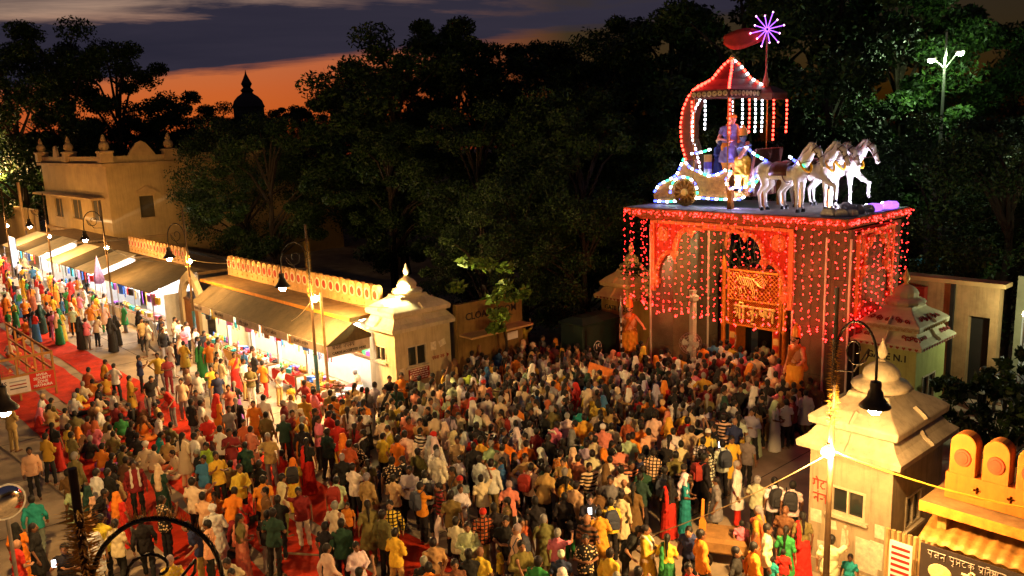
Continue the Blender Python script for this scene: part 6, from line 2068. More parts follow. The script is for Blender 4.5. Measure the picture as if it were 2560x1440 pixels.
cable('yellow cable slung from the near lamp pole over the near booth', (-7.0, 14.2, 3.95), (-4.0, 16.0, 3.1), .12, .016, mat('yellow_cable', (.75, .55, .05), .6, .1, 4))
cable('pale rope stretched from the near lamp pole into the crowd', (-7.0, 14.2, 3.9), (-11.6, 14.2, .5), .15, .012)
cable('dark cable from the shop row lamp to the far booth', (-26.5, 14.2, 4.6), (-24.9, 16.4, 3.9), .12, .01, BLACKPT)
cable('pale cable from the shop row lamp down to its awning', (-26.5, 14.2, 4.3), (-29.5, 14.9, 3.0), .08, .012)
cable('pale cable from the second lamp back over the arch doorway', (-37.7, 14.2, 4.8), (-38.5, 17.1, 4.2), .1, .012)
cable('dark cable along the corner building from lamp to lamp', (-49.6, 14.2, 4.5), (-37.7, 14.2, 4.9), .5, .012, BLACKPT)
MB().tube([(-33.5, 4.9, .02), (-28.0, 5.3, .02), (-24, 5.6, .02)], .03, 6).build('bamboo_rail', CAB, None, label='long bamboo pole lying on the road at the left', cat='pole')
MB().tube([(-18.35, 8.0, .05), (-16.3, 9.3, .16)], .028, 6).build('wooden_stick', CAB, None, label='pale wooden stick lying across the red carpet', cat='stick')
cb = thing('handcart', 'brown covered handcart with an upright orange plank in the crowd near the near booth', 'cart', (-10.15, 15.5, 0), .5)
MB().sq([(.55, .40, .35), (.58, .43, .40), (.58, .43, .62), (.50, .36, .70)]).build('box', mat('cart_cloth', (.30, .16, .05), .9, .3, 4, .4, 8), cb)
for sx in (-.4, .4):
    MB().tube([(sx + .18 * math.cos(2 * math.pi * a / 16), -.46, .2 + .18 * math.sin(2 * math.pi * a / 16)) for a in range(16)], .03, 6, closed=True).build('wheel', IRON, cb)
    MB().tube([(sx + .18 * math.cos(2 * math.pi * a / 16), .46, .2 + .18 * math.sin(2 * math.pi * a / 16)) for a in range(16)], .03, 6, closed=True).build('wheel', IRON, cb)
MB().extr([(-.56, .62), (-.40, .62), (-.40, .90), (-.45, 1.0), (-.44, 1.45), (-.50, 1.47), (-.52, 1.0), (-.56, .92)], -.03, .03, 'y').build('plank', mat('orange_plank', (.70, .26, .03), .7, .2, 4), cb)

# ------------------------------------------------------------------ trees
LEAF = [mat('leaf_dark', (.010, .024, .005), .6, .35, .8), mat('leaf_mid', (.018, .044, .008), .55, .35, .8), mat('leaf_light', (.034, .070, .011), .5, .3, .8)]
BARK = mat('bark', (.03, .02, .013), .9, .3, 3, .5, 12)


def tree_proto(seed, H, W, clusters, leaves, lsize, droop=0.0, base=.16):
    rr = np.random.default_rng(seed)
    tr = MB()
    tr.tube([(0, 0, 0), (.1, .05, H * .18), (-.05, .1, H * .36), (.1, 0, H * .62)], [H * .030, H * .024, H * .018, H * .008], 8)
    cents = []
    for k in range(clusters):
        u = rr.random()
        a = rr.random() * 6.283
        z = H * (base + (1 - base) * (.05 + .92 * u))
        env = math.sin(math.pi * min(.97, .12 + .80 * u)) ** .75
        r = W / 2 * env * math.sqrt(rr.random() * .8 + .2) * rr.uniform(.75, 1.12)
        cents.append((r * math.cos(a), r * math.sin(a), z))
    for k in range(0, clusters, 3):
        c = cents[k]
        zb = max(H * .2, c[2] - W * .25)
        tr.tube([(0, 0, zb * .85), (c[0] * .45, c[1] * .45, zb + (c[2] - zb) * .5), c], [H * .010, H * .006, H * .002], 5)
    tm = tr.mesh('trunk', BARK, smooth=True)
    n = clusters * leaves
    cc = np.repeat(np.array(cents), leaves, 0)
    crr = np.repeat(rr.uniform(.55, 1.2, clusters), leaves) * W * .095
    d = rr.normal(size=(n, 3))
    d /= np.linalg.norm(d, axis=1)[:, None]
    rad = rr.random(n) ** .5
    p = cc + d * (crr * rad)[:, None] * np.array([1.15, 1.15, .75])
    p[:, 2] -= droop * rr.random(n) * crr
    ax = rr.normal(size=(n, 3))
    ax[:, 2] -= droop
    ax /= np.linalg.norm(ax, axis=1)[:, None]
    bx = np.cross(ax, rr.normal(size=(n, 3)))
    bx /= np.linalg.norm(bx, axis=1)[:, None]
    s = lsize * rr.uniform(.6, 1.3, n)[:, None]
    v = np.stack([p - ax * s, p + bx * s * .42, p + ax * s, p - bx * s * .42], 1).reshape(-1, 3)
    me = bpy.data.meshes.new('crown')
    me.vertices.add(n * 4)
    me.vertices.foreach_set('co', v.ravel())
    me.loops.add(n * 4)
    me.loops.foreach_set('vertex_index', np.arange(n * 4))
    me.polygons.add(n)
    me.polygons.foreach_set('loop_start', np.arange(n) * 4)
    me.polygons.foreach_set('material_index', rr.integers(0, 3, n))
    for x in LEAF:
        me.materials.append(x)
    me.update(calc_edges=True)
    return tm, me


TP = [tree_proto(1, 12, 10, 52, 600, .115), tree_proto(2, 14, 9, 50, 600, .125, .3), tree_proto(3, 12, 11, 58, 560, .11, .8), tree_proto(4, 13, 8, 46, 600, .12)]
TH = [12, 14, 12, 13]
TREES = [(-96, 25.5, 22.5, 0, 'tall tree at the far left skyline behind the street wall'), (-95, 30, 20.5, 0, 'broad tree at the left edge of the skyline'), (-96, 20.5, 20, 1, 'tree beyond the far street lamps at the left edge'),
         (-98, 39, 12.0, 3, 'low tree in the gap of orange sky left of the dome'), (-104, 45, 14.6, 0, 'tree left of the distant dome'), (-112, 53, 14.2, 2, 'tree just right of the distant dome'), (-99, 52, 14.4, 3, 'second tree right of the distant dome'), (-104, 61, 16.6, 1, 'spindly tree in the orange sky right of the dome'),
         (-59.5, 39, 15.6, 2, 'tree at the right end of the orange sky'), (-50, 34.5, 17.2, 0, 'dark tree behind the long shop row, left of the tallest'), (-49, 39, 18.4, 1, 'tallest dark tree behind the long shop row'), (-50, 42, 17.2, 3, 'dark tree right of the tallest behind the shops'), (-49, 47, 17.2, 1, 'feathery tree at the middle of the skyline'), (-54, 55, 16.8, 2, 'thin tree at the middle gap of the skyline'),
         (-42.5, 47, 16.6, 0, 'dark tree left of the chariot, second row'), (-37.8, 46, 17.8, 1, 'dark tall tree left of the chariot'), (-33.8, 45, 17.6, 3, 'dark tree just behind the chariot canopy'), (-28.2, 45, 19.5, 0, 'huge dark tree behind the chariot'), (-23.6, 46, 19.8, 1, 'huge dark tree behind the flag mast'), (-23.5, 55, 19.0, 3, 'dark tree behind the horse statues'), (-24, 60, 17.4, 0, 'dark tree right of the violet star'), (-18.5, 68, 17.0, 2, 'tree at the right edge of the skyline'),
         (-101, 22, 12, 2, 'low dark tree at the left edge under the skyline trees'), (-102, 27, 13, 0, 'low dark tree left of the corner building roof'), (-101, 32, 13.5, 2, 'low dark tree just above the corner building roof'), (-103, 37, 12.5, 0, 'low dark tree right of the corner building roof'),
         (-96, 42, 10, 0, 'low dark tree behind the corner building, left of the dome'), (-88, 46, 10.5, 2, 'low dark tree behind the corner building, below the dome'), (-80, 47, 11, 3, 'low dark tree behind the corner building, right of the dome'), (-110, 33, 11, 0, 'low dark tree far up the street behind the street wall'), (-122, 26, 12, 2, 'low dark tree at the end of the street'), (-72, 45, 12, 0, 'dark tree right behind the corner building'), (-66, 42, 12.5, 2, 'dark tree between the corner building and the tall trees'), (-140, 22, 13, 0, 'farthest dark tree at the end of the street'), (-118, 42, 12, 3, 'dark far tree left of the dome base'), (-125, 56, 12.5, 0, 'dark far tree in front of the dome base'), (-118, 70, 13, 2, 'dark far tree right of the dome base'),
         (-60.5, 27.5, 12, 2, 'low dark tree behind the farther parapet'), (-53, 26, 11.5, 0, 'low dark tree beside the corner building'), (-43, 29, 11, 3, 'low dark tree behind the left end of the long parapet'), (-37, 31, 11.5, 0, 'low dark tree behind the middle of the long parapet'), (-33, 35, 12.5, 2, 'dark tree behind the far booth'), (-29.2, 31.5, 10.8, 0, 'leafy tree between the far booth and the gate'),
         (-27.6, 23.2, 6.6, 0, 'low leafy tree with lit leaves right behind the far booth'), (-28.6, 26.5, 8.2, 2, 'leafy tree behind the far booth, left of the lit one'), (-22.8, 29.5, 7.8, 0, 'low leafy tree between the cloak room and the gate'),
         (-25.2, 27.2, 7.4, 2, 'small leafy tree with lit leaves beside the far booth'), (-23.5, 33, 10.2, 1, 'tree close behind the left side of the gate'), (-11.2, 37, 9.6, 2, 'drooping leafy tree right of the gate'), (-15.5, 41, 10.0, 0, 'leafy tree behind the horse statues lit from the mast'), (-12.0, 47.5, 11.2, 0, 'bright green tree lit by the mast floodlights'), (-17.5, 34.5, 8.8, 3, 'tree close behind the right side of the gate'), (-8.6, 43, 9.5, 3, 'tree beside the tin shed at the right edge')]
for k, (x_, y_, h_, p_, lab) in enumerate(TREES):
    t = thing('tree', lab, 'tree', (x_, y_, 0), k * 1.7, 'trees behind the shops and the gate')
    s_ = h_ / TH[p_]
    t.scale = (s_ * random.uniform(.95, 1.15), s_ * random.uniform(.95, 1.15), s_)
    obj('trunk', TP[p_][0], t)
    obj('crown', TP[p_][1], t)
# small lit branch and shrubs
bt, bc_ = tree_proto(9, 2.6, 3.2, 22, 70, .15, .2, .15)
for k, (x_, y_, s_, lab) in enumerate(((-8.3, 26.4, 1.0, 'large leafy shrub at the right edge behind the near booth'), (-7.3, 27.8, 1.15, 'second leafy shrub at the right edge, farther back'), (-7.0, 24.6, .75, 'low leafy shrub beside the near parapet at the right edge'))):
    t = thing('shrub', lab, 'shrub', (x_, y_, 0), k * 2.0, 'shrubs at the right edge')
    t.scale = (s_,) * 3
    obj('stems', bt, t)
    obj('foliage', bc_, t)
tb = thing('sapling', 'bright lit sapling leaning out beside the roof of the far booth', 'tree', (-23.6, 20.9, 0))
MB().tube([(0, 0, 0), (.1, -.1, 2.0), (-.1, -.3, 3.4), (-.5, -.7, 4.3)], [.06, .05, .04, .02], 6).build('trunk', BARK, tb, smooth=True)
bc2 = tree_proto(12, 2.6, 2.4, 14, 70, .11, .2, .1)[1]
bc2.materials.clear()
for q_, c_ in enumerate(((.10, .17, .02), (.15, .24, .03), (.20, .30, .04))):
    bc2.materials.append(mat('lit_leaf_%d' % q_, c_, .5, .2, 2))  # leaf colours lightened so the crown looks lit through by the roof bulb
o_ = obj('crown', bc2, tb, loc=(-.35, -.55, 2.1))
o_.scale = (1.5, 1.5, 1.35)
# ------------------------------------------------------------------ people
PAL = {'W': ('white', (.74, .71, .64)), 'c': ('cream', (.70, .56, .36)), 'y': ('yellow', (.74, .50, .05)), 'm': ('mustard', (.56, .32, .03)), 'o': ('orange', (.78, .24, .02)), 's': ('salmon', (.68, .25, .15)), 'p': ('peach', (.74, .43, .25)), 'r': ('red', (.58, .025, .015)), 'd': ('maroon', (.22, .018, .02)), 'k': ('black', (.014, .013, .014)), 'n': ('navy', (.025, .035, .10)), 'b': ('blue', (.05, .18, .38)), 't': ('teal', (.015, .26, .24)), 'g': ('green', (.03, .22, .05)), 'G': ('dark green', (.018, .055, .035)), 'l': ('lime green', (.38, .55, .05)), 'e': ('pale green', (.45, .56, .33)), 'v': ('olive', (.16, .13, .04)), 'w': ('brown', (.16, .075, .03)), 'h': ('khaki', (.46, .31, .11)), 'i': ('pink', (.78, .20, .28)), 'u': ('purple', (.36, .10, .48)), 'x': ('grey', (.20, .19, .19)), 'a': ('lavender', (.42, .39, .50)), 'R': ('rust', (.42, .10, .03))}

PROTO = {}


def make_proto(key, arms, legs, layers, hair):
    J = joints(arms, legs)
    P = [('body', body_mesh(J, 'body', SKIN, .016))]
    for nm, what, kw in layers:
        P.append((nm, clad(J, what, nm, CLOTH, **kw)))
    if hair:
        P.append((hair[0], clad(J, hair[1], hair[0], HAIR if hair[0] == 'hair' else CLOTH)))
    PROTO[key] = P


H_ = ('hair', 'hair')
SH = ('shirt', 'shirt', {})
SHL = ('shirt', 'shirt', {'sleeve': 1.4})
TR = ('trousers', 'trousers', {})
for a in ('down', 'fold', 'hips', 'phone', 'up', 'reach'):
    make_proto('m_' + a, a, 'wide' if a == 'hips' else 'stand', [TR, SH], H_)
make_proto('m_lean', 'lean', 'stand', [TR, SH], H_)
make_proto('m_bald', 'hold', 'stand', [TR, SH], None)
make_proto('m_cap', 'down', 'walk', [TR, SH], ('cap', 'cap'))
make_proto('m_walk', 'down', 'walk', [TR, SH], H_)
make_proto('f_down', 'down', 'stand', [TR, SHL], H_)
make_proto('f_fold', 'fold', 'wide', [TR, SHL], H_)
make_proto('f_walk', 'down', 'walk', [TR, SHL], H_)
make_proto('k_down', 'down', 'stand', [('pyjama', 'trousers', {'fat': .012}), ('kurta', 'kurta', {'sleeve': 1.4})], H_)
make_proto('k_fold', 'fold', 'stand', [('pyjama', 'trousers', {'fat': .012}), ('kurta', 'kurta', {'sleeve': 1.4})], H_)
make_proto('k_turban', 'hold', 'stand', [('dhoti', 'dhoti', {}), ('kurta', 'kurta', {'sleeve': 1.4})], ('turban', 'turban'))
make_proto('s_down', 'down', 'stand', [('saree', 'skirt', {}), ('blouse', 'blouse', {}), ('pallu', 'drape', {})], ('hair', 'longhair'))
make_proto('s_hold', 'hold', 'stand', [('saree', 'skirt', {}), ('blouse', 'blouse', {}), ('pallu', 'drape', {})], ('hair', 'longhair'))
make_proto('h_down', 'down', 'stand', [('saree', 'skirt', {}), ('blouse', 'blouse', {'sleeve': .8})], ('veil', 'veil'))
make_proto('h_hold', 'hold', 'stand', [('saree', 'skirt', {}), ('blouse', 'blouse', {'sleeve': .8})], ('veil', 'veil'))
make_proto('g_down', 'down', 'stand', [('trousers', 'trousers', {'fat': .008}), ('tunic', 'kurta', {'sleeve': .9})], ('hair', 'longhair'))
make_proto('z_down', 'fold', 'stand', [('robe', 'long', {'sleeve': 1.4, 'fat': .015})], ('veil', 'veil'))
make_proto('q_rest', 'down', 'sit', [('trousers', 'trousers', {'fat': .01}), ('shirt', 'shirt', {'sleeve': 1.0})], H_)
make_proto('q_veil', 'down', 'sit', [('saree', 'skirt', {}), ('blouse', 'blouse', {'sleeve': .9})], ('veil', 'veil'))
make_proto('q_turban', 'down', 'sit', [('dhoti', 'trousers', {'fat': .02}), ('kurta', 'shirt', {'sleeve': 1.4})], ('turban', 'turban'))
make_proto('p_cap', 'fold', 'stand', [TR, SHL], ('cap', 'cap'))
Jm = joints('down', 'stand')
SCARF = clad(Jm, 'scarf', 'scarf', CLOTH)
GARM = {'m': ('shirt', 'trousers'), 'f': ('full-sleeved shirt', 'trousers'), 'k': ('kurta', 'pyjama'), 's': ('saree', None), 'h': ('saree and head veil', None), 'g': ('long tunic', 'trousers'), 'z': ('long robe', None), 'q': ('shirt', 'trousers'), 'p': ('uniform', None)}
SKINS = [(.26, .12, .06), (.20, .09, .045), (.32, .16, .085), (.16, .07, .035), (.36, .19, .11)]

import zlib
CROW = Vector((-.743, .669))
fw_ = cam.matrix_world if False else None
_cm = Matrix.LocRotScale(cam.location, cam.rotation_euler, None)
FPX = 2080.0


def ground_at(px, py, z):
    d = _cm.to_3x3() @ Vector(((px - 1280) / FPX, -(py - 720) / FPX, -1))
    k = (z - 10) / d.z
    return d.x * k, d.y * k


# head position in the picture, figure, upper colour, lower colour, facing (b away, f towards, l, r, . gate), extra
CROWD = """
196 795 z k k b|212 795 m i x b fold|236 788 m c k b stripe|286 786 z k k b|347 781 z k k r|368 807 m W x l|345 885 m n k r phone|392 882 m y x f|415 888 m d d f fold|424 853 m W W r|457 850 k m w b scarf|499 858 s g g b|521 858 m o c b|539 858 C r k b|584 882 s r o f|623 912 m v W f|541 930 m n x f|492 925 m W x f|451 942 m c x f|424 957 m r x l|467 922 m c x l|526 913 m y x f|552 898 k c c b plaid|490 962 m x c f|584 950 s u k b|541 993 h r o b|588 993 g k k b|477 1002 m k x b pack|501 1003 m W k r|370 937 m k x f scarf|322 940 k m k r|283 905 m W k b hips|610 880 C b k b|634 885 m k k b|655 900 m o r b
726 962 C y y b|760 945 m d k b hips|782 965 k r d b|833 987 m o k b up|632 1000 g o y f|658 993 m W x b|707 1000 m d x l|663 1025 f v x b|707 1038 m G k b|608 1045 m R k f|625 1062 k s k b|612 1105 m G k b|730 1030 s d d f|750 1030 h c o f|822 1028 m r k b|843 1047 m r y b print|757 1063 f k k b|812 1073 f G k b|860 1080 h o r b|697 1135 q r w b|727 1135 h o y b pack|673 1087 m h x f|762 1098 s r k b|865 1110 m R k b|852 1132 f k k b|908 1002 s k o b|883 998 m c o f phone|900 1038 f w k b|880 1050 s w d b
674 1281 m G k b|700 1190 f c v r|650 1198 m o k b|806 1303 m k k b|846 1306 f G k b|822 1359 f c k r|891 1346 k W W f|896 1416 m k k b|974 1254 f y k f plaid|958 1281 f v k b|922 1185 k h v b|918 1252 g v v b|835 1185 m e k b pack|833 1252 m c x b|866 1261 C o k f|660 1270 m k x b
987 1180 f p k b|975 1150 m k x b print|1020 1165 f W k f hold|1054 1202 m o k r pack reach|1150 1194 m x k f|1146 1207 f W c f phone|1207 1180 m c k b|1270 1203 m s k b|1263 1238 m v k l|1283 1232 C s W r|1144 1288 m c k b|1166 1306 f e k f fold|1198 1265 m R h b plaid|1258 1297 m k k f|1285 1325 m c k l pack|1083 1342 f h k b|1061 1386 m k w b|1074 1409 m o k b|1139 1402 m w k f|1168 1377 m k k b|1204 1375 m y k b|1249 1371 C y k l|1128 1234 m v k b|1240 1262 m k x b
973 938 f k c f fold|936 957 f a k b scarf|1003 938 f o k f fold|1030 940 m k k b|1048 940 m e k b|1110 928 m y c r|1173 927 m l k b|1038 970 m s k b|1000 1000 m y x b|1083 980 f c k b|1110 978 s r o b|1132 998 s o R b|1122 952 m e k b|1182 998 h r o r|1223 965 k c v b turban|1208 945 m p k b|1118 1055 h c c b|1127 1075 h c c b|1157 1075 h W W b|1067 1088 h W c b|1092 1093 h W W b|1042 1097 h c c b|1013 1082 k c c b|1090 1112 k W W b|1045 1117 k v c b|990 1097 m o k b|952 1080 m y k b|1183 1085 m r k b|1182 1110 f k k b|1230 1112 m e W b|1252 997 m c k b|1020 1050 m R k f|1050 1047 m h x f|1208 1100 m y k b|1243 1085 m o k f
1388 940 k o o b|1438 956 h r r l|1263 969 f c w r|1312 969 k c m b|1256 996 f c h b|1337 967 m W k b|1357 960 m h k b|1493 969 m w k b|1471 983 h c y b|1543 965 h c c b|1552 980 m h x b|1451 1016 m t k b|1495 1000 m y k b|1421 1030 k W r b|1384 1019 m v r b|1428 1007 f k k b|1321 1048 k W W b|1294 1065 h W W b|1347 1070 m d k b|1282 1030 m W c b|1312 1099 k o o b|1269 1097 m o c b|1402 1099 f k k b|1399 1128 k o k b print|1430 1113 h c e b|1484 1090 f c k b|1482 1126 f c k b|1446 1130 k s k b|1522 1135 m c y b|1551 1117 m s k b|1576 1088 m e k b|1363 1153 f G k b|1413 1173 m k y b|1558 1167 f c k b|1249 1112 k c c b|1511 1065 m s c b|1529 1055 k c p b|1565 1050 k R c b|1588 1085 k o m b
1406 1227 f k k b plaid|1419 1180 s m m b|1361 1283 k v v b|1502 1267 k m m b|1475 1295 m w k b stripe|1460 1333 m k k f print|1340 1395 m g k b|1410 1411 h W o b|1522 1370 f y k b|1538 1427 m k k b|1558 1306 m k k r|1623 1310 k m c r scarf|1340 1252 m k x b|1477 1240 m k k f phone|1312 1281 s R R f|1601 1178 f G k b|1605 1431 m r k b|1424 1292 C k g b
1759 858 m o p b|1784 856 m b k b|1802 856 m W k b|1818 853 m r k b|1910 854 m e k b|1863 878 m i k b|1809 878 m p k b|1751 889 m W x b|1880 880 m t k b|1759 936 m m k b|1672 883 f k k f scarf|1614 919 m W k b|1585 945 m W x b|1661 955 h o r b|1601 985 m r k b|1621 981 m e k b|1656 1000 k o k b turban|1708 1002 m h k b|1719 1046 m r c b pack|1755 1020 k W c b|1639 1037 k c c b|1670 1046 h y o b|1730 1070 m c k b|1843 1019 m x k f|1880 1022 f a k f scarf|1952 977 P h h b|1892 950 k W c b|1919 948 m c k b|1793 946 m c k b|1822 943 m c h b|1852 970 m k n f|1740 923 m i k b|1715 955 m k v b|1948 898 m i k b|1985 960 m h k b
1768 1082 m y x f pack|1807 1102 m W k b pack phone|1790 1180 g x k l|1847 1160 k W r r|1673 1187 s r k b|1710 1175 h W t r|1607 1160 f G k b|1597 1063 m o k b|1717 1063 k c r b|1702 1097 m c o b|1660 1100 m k k b|1893 1185 m e k b|1935 1190 m W k b pack|1978 1200 m W k b pack
1722 1304 m n k f|1763 1336 f o k r|1667 1322 s g y b up|1844 1371 m k k r|1892 1364 f o k r|1918 1321 f c k r|1854 1305 C i i b|1930 1384 C t k b|1964 1367 C r i b|1966 1302 g g g b|1902 1262 s R m l|1961 1257 m w k b|1677 1419 m r k f|1731 1419 m r k f|2072 1334 m c h b|2122 1390 C t r f|2010 1275 s r v b
71 1114 f p k f|112 1082 f m k b|128 1052 s r k b|176 1077 m v k b print|169 1062 m y r b|186 1139 f v k b print|170 1172 f w w b|174 1199 g e x b|20 1012 P h h b|82 1237 f t x b|238 1178 m W x b|268 1174 f k u b|334 1152 f d k f scarf|217 1206 h G p b|238 1215 m k k r|292 1215 h o r b|42 1293 h k o b|87 1307 g k k r|33 1353 m r k r|150 1362 m k k f phone|225 1308 k W W f|248 1290 m y k b|287 1303 m c k b|358 1286 f k k b
298 1122 q v y b|249 1116 q o u b|270 1069 q c y b|223 1007 q w k r|251 1017 Q W h l|284 1010 q d k b|347 1009 V d w b|90 1024 V i r r|154 1024 q c v b|120 1018 q h h b|185 1035 q v R b|212 1048 q R k b|300 1040 q g w b|320 1060 q k k b|340 1085 q k v b|230 1060 V R i b|262 1045 q v R b|390 1037 q W k r|392 1085 q t k r|330 1010 q k k l|355 1040 V w o f|420 1060 q v k b|205 960 q c r b|190 975 q y o b|225 950 q o k b|240 965 q k k r|262 940 q m R b|215 925 q R m b|180 990 q W k b|96 985 Q W w r|120 1000 q v h b|305 1150 q w o b|270 1140 q k k b|380 1120 q c R b|360 1110 Q c c b|440 1125 q c c l|415 1100 q h k b|573 1302 V d k f|540 1230 q o d f|600 1250 q r k b|520 1210 V R o f|255 905 q m R r|60 800 q o r b|35 815 q k o b|20 850 Q c o b
485 1088 f W k r pack|513 1105 m l k f|502 1140 m b x f|545 1138 m y k f|573 1080 m d i f|515 1033 m r x f|455 1087 g c p b|400 1153 h c G b|590 1172 f y k f|480 1203 m c k b|510 1235 m p k b|575 1225 m o k b|405 1243 m k k b print|535 1260 k W W b turban|488 1298 m n h l|515 1302 f p k l|427 1383 f y k f print|581 1377 m c k f|584 1418 m k k f|640 1150 m k k b|690 1240 m k k b
1415 845 P h h b|1440 848 P h h b|1350 850 s d d b|1370 862 s d R f|1290 890 k o k b|1262 895 g o r b|1330 905 s o y b|1180 880 m W k b|1215 890 m c x b|1240 870 m b x b|1285 800 m a x b|1310 815 m y k b|893 895 q p k l|1505 905 s r k b
120 770 m k k b|75 775 m k c b|60 750 m o k f|98 762 z G G b|128 775 m i i f|142 772 C r k b|152 745 C b k b|178 765 m e k f|165 720 s g g f|115 730 m o r b|135 705 s o y b|175 700 m r d b|100 700 m r y b|55 690 s y y b|20 690 m p k b|30 640 m y k b|60 640 m h k b|85 690 m W x b|75 715 s R o b|230 750 m o y f|240 740 m y y b|210 700 m k k b|275 800 z k k b|12 740 k o k b|150 700 m W k b|190 690 m o k b|45 655 m W k b|8 655 s r r b
"""

EXTRA_SEEDS = 0
people = []


def parse(line):
    f = line.split()
    px, py = float(f[0]), float(f[1])
    return px, py, f[2], f[3], f[4], f[5], f[6:]


rp_ = random.Random(11)
for ln in CROWD.strip().replace('\n', '|').split('|'):
    px, py, ty, a, b, face, ex = parse(ln)
    hz = {'q': .86, 'Q': .90, 'V': .88, 'C': 1.12, 'd': 1.2}.get(ty, 1.66)
    if (px, py) == (893, 895):
        hz += .5
    x, y = ground_at(px, py, hz)
    people.append([x, y, ty, a, b, face, ex, hz])


def clear_of(x, y, r=.42):
    return all((q[0] - x) ** 2 + (q[1] - y) ** 2 > r * r for q in people)


def fill(n, x0, x1, y0, y1, types, tops, bots, faces='b', r=.45, tries=40):
    for _ in range(n):
        for _t in range(tries):
            x, y = rp_.uniform(x0, x1), rp_.uniform(y0, y1)
            if clear_of(x, y, r):
                people.append([x, y, rp_.choice(types), rp_.choice(tops), rp_.choice(bots), rp_.choice(faces), [rp_.choice([''] * 14 + ['pack', 'pack', 'plaid', 'scarf', 'scarf', 'stripe', 'print'])] , 1.66])
                break


TOPS = 'WWWWWWWWWccccccceyospirdkkkkkkkknnGvvwwhhxxbRdpcam'
BOTS = 'kkkkkxxvwhcWk'
fill(150, -20.5, -12.6, 19.0, 25.0, 'mmmfkhsm', TOPS, BOTS, 'bbbb.lr', .36)
fill(60, -24.2, -19.5, 18.4, 23.5, 'mmfkhsg', TOPS, BOTS, 'b.lr', .42)
fill(150, -23.0, -11.8, 13.5, 19.5, 'mmmfkhsgC', TOPS, BOTS, 'bbbb.lrf', .39)
fill(24, -17.6, -15.9, 24.6, 27.4, 'mmf', TOPS, BOTS, 'b', .40)
fill(40, -25.0, -15.5, 11.2, 14.5, 'mmfsgC', TOPS, BOTS, 'bbf.lr', .45)
fill(14, -34, -22, 6.2, 10.8, 'qqqV', 'RkvcdwWoGh', 'kwRvdk', 'bblr', .5)
fill(10, -28, -17, 7.0, 12.0, 'mmfsgk', TOPS, BOTS, 'bfblr', .55)
fill(22, -42, -27.5, 12.6, 14.4, 'mfsgh', TOPS, BOTS, '.', .6)
fill(75, -84, -46, 9.5, 14.3, 'mmmsghC', 'WWcyyooisprrkbgegW', 'kxcWryog', 'bfblr', .6)
fill(30, -78, -50, 4.5, 9.5, 'mqqsg', 'WcyoisprR', 'kxcr', 'bf', .7)
fill(16, -22, -15, 51, 60, 'mmsg', 'WcrobyW', 'kxw', 'f', .7)
fill(10, -9.6, -7.8, 29.5, 31.6, 'mms', 'Wkcx', 'kx', 'blr', .5)
fill(7, -14.5, -10.5, 9.0, 13.5, 'mmfsg', TOPS, BOTS, 'bfb', .6)

# nearest 300 are things of their own; the rest of the throng is one mass
named = [p for p in people]
named.sort(key=lambda p: p[0] ** 2 + p[1] ** 2 - (400 if 'keep' in p[6] else 0))


def inview(p):
    q = _cm.inverted() @ Vector((p[0], p[1], 1.2))
    if q.z > -1:
        return False
    u, v = 1280 + FPX * q.x / -q.z, 720 - FPX * q.y / -q.z
    return -40 < u < 2600 and -40 < v < 1560


named = [p for p in named if inview(p)]
SINGLES, MASS = named[:300], named[300:]
PACKM = MB()
PACKM.sq([(.13, .07, 0), (.16, .09, .06), (.16, .09, .30), (.12, .07, .42), (.05, .03, .46)], (0, 0, 0))
PACKM.sq([(.10, .03, .05), (.11, .035, .20), (.09, .02, .24)], (0, -.10, 0))
for s in (-1, 1):
    PACKM.tube([(s * .09, .08, .40), (s * .10, .19, .47), (s * .11, .31, .30), (s * .12, .26, .08), (s * .12, .09, .04)], .018, 5)
PACKM = PACKM.mesh('backpack', mat('pack_cloth', (.03, .03, .035), .7, .2, 6, .3, 20, objcol=True), bevel=.015)
PHONE = MB().box(-.04, .04, -.005, .005, -.08, .08).mesh('phone', mat('phone_screen', (.9, .95, 1), .3, 0, emit=6, ecol=(.85, .92, 1)))
PATS = {'plaid': CLOTH_PLAID, 'stripe': CLOTH_STRIPE, 'print': CLOTH_PRINT}
PATW = {'plaid': 'chequered', 'stripe': 'striped', 'print': 'patterned'}


def variant(ty, ex, rr):
    if ty == 'm':
        for a in ('hips', 'phone', 'up', 'reach', 'fold'):
            if a in ex:
                return 'm_' + a
        return rr.choice(['m_down', 'm_fold', 'm_walk', 'm_phone', 'm_reach', 'm_lean', 'm_hips', 'm_bald', 'm_cap', 'm_up', 'm_lean'] if rr.random() < .7 else ['m_down', 'm_down', 'm_fold'])
    if ty == 'f':
        return 'f_fold' if 'fold' in ex or 'hold' in ex or 'phone' in ex else rr.choice(['f_down', 'f_down', 'f_walk', 'f_fold'])
    if ty == 'k':
        return 'k_turban' if 'turban' in ex else rr.choice(['k_down', 'k_fold'])
    if ty == 's':
        return rr.choice(['s_down', 's_hold'])
    if ty == 'h':
        return rr.choice(['h_down', 'h_hold'])
    return {'g': 'g_down', 'z': 'z_down', 'q': 'q_rest', 'V': 'q_veil', 'Q': 'q_turban', 'P': 'p_cap', 'C': rr.choice(['m_down', 'm_walk', 'g_down'])}[ty]


def heading(x, y, face, rr):
    d = Vector((x, y)).normalized()
    if face == 'f':
        d = -d
    elif face == 'l':
        d = Vector((-d.y, d.x))
    elif face == 'r':
        d = Vector((d.y, -d.x))
    elif face == '.':
        d = (Vector((-16.6, 27)) - Vector((x, y))).normalized()
    else:
        g_ = (Vector((-16.6, 28)) - Vector((x, y))).normalized()
        d = (d + g_ * .6).normalized()
    return math.atan2(-d.x, d.y) + rr.uniform(-.5, .5)


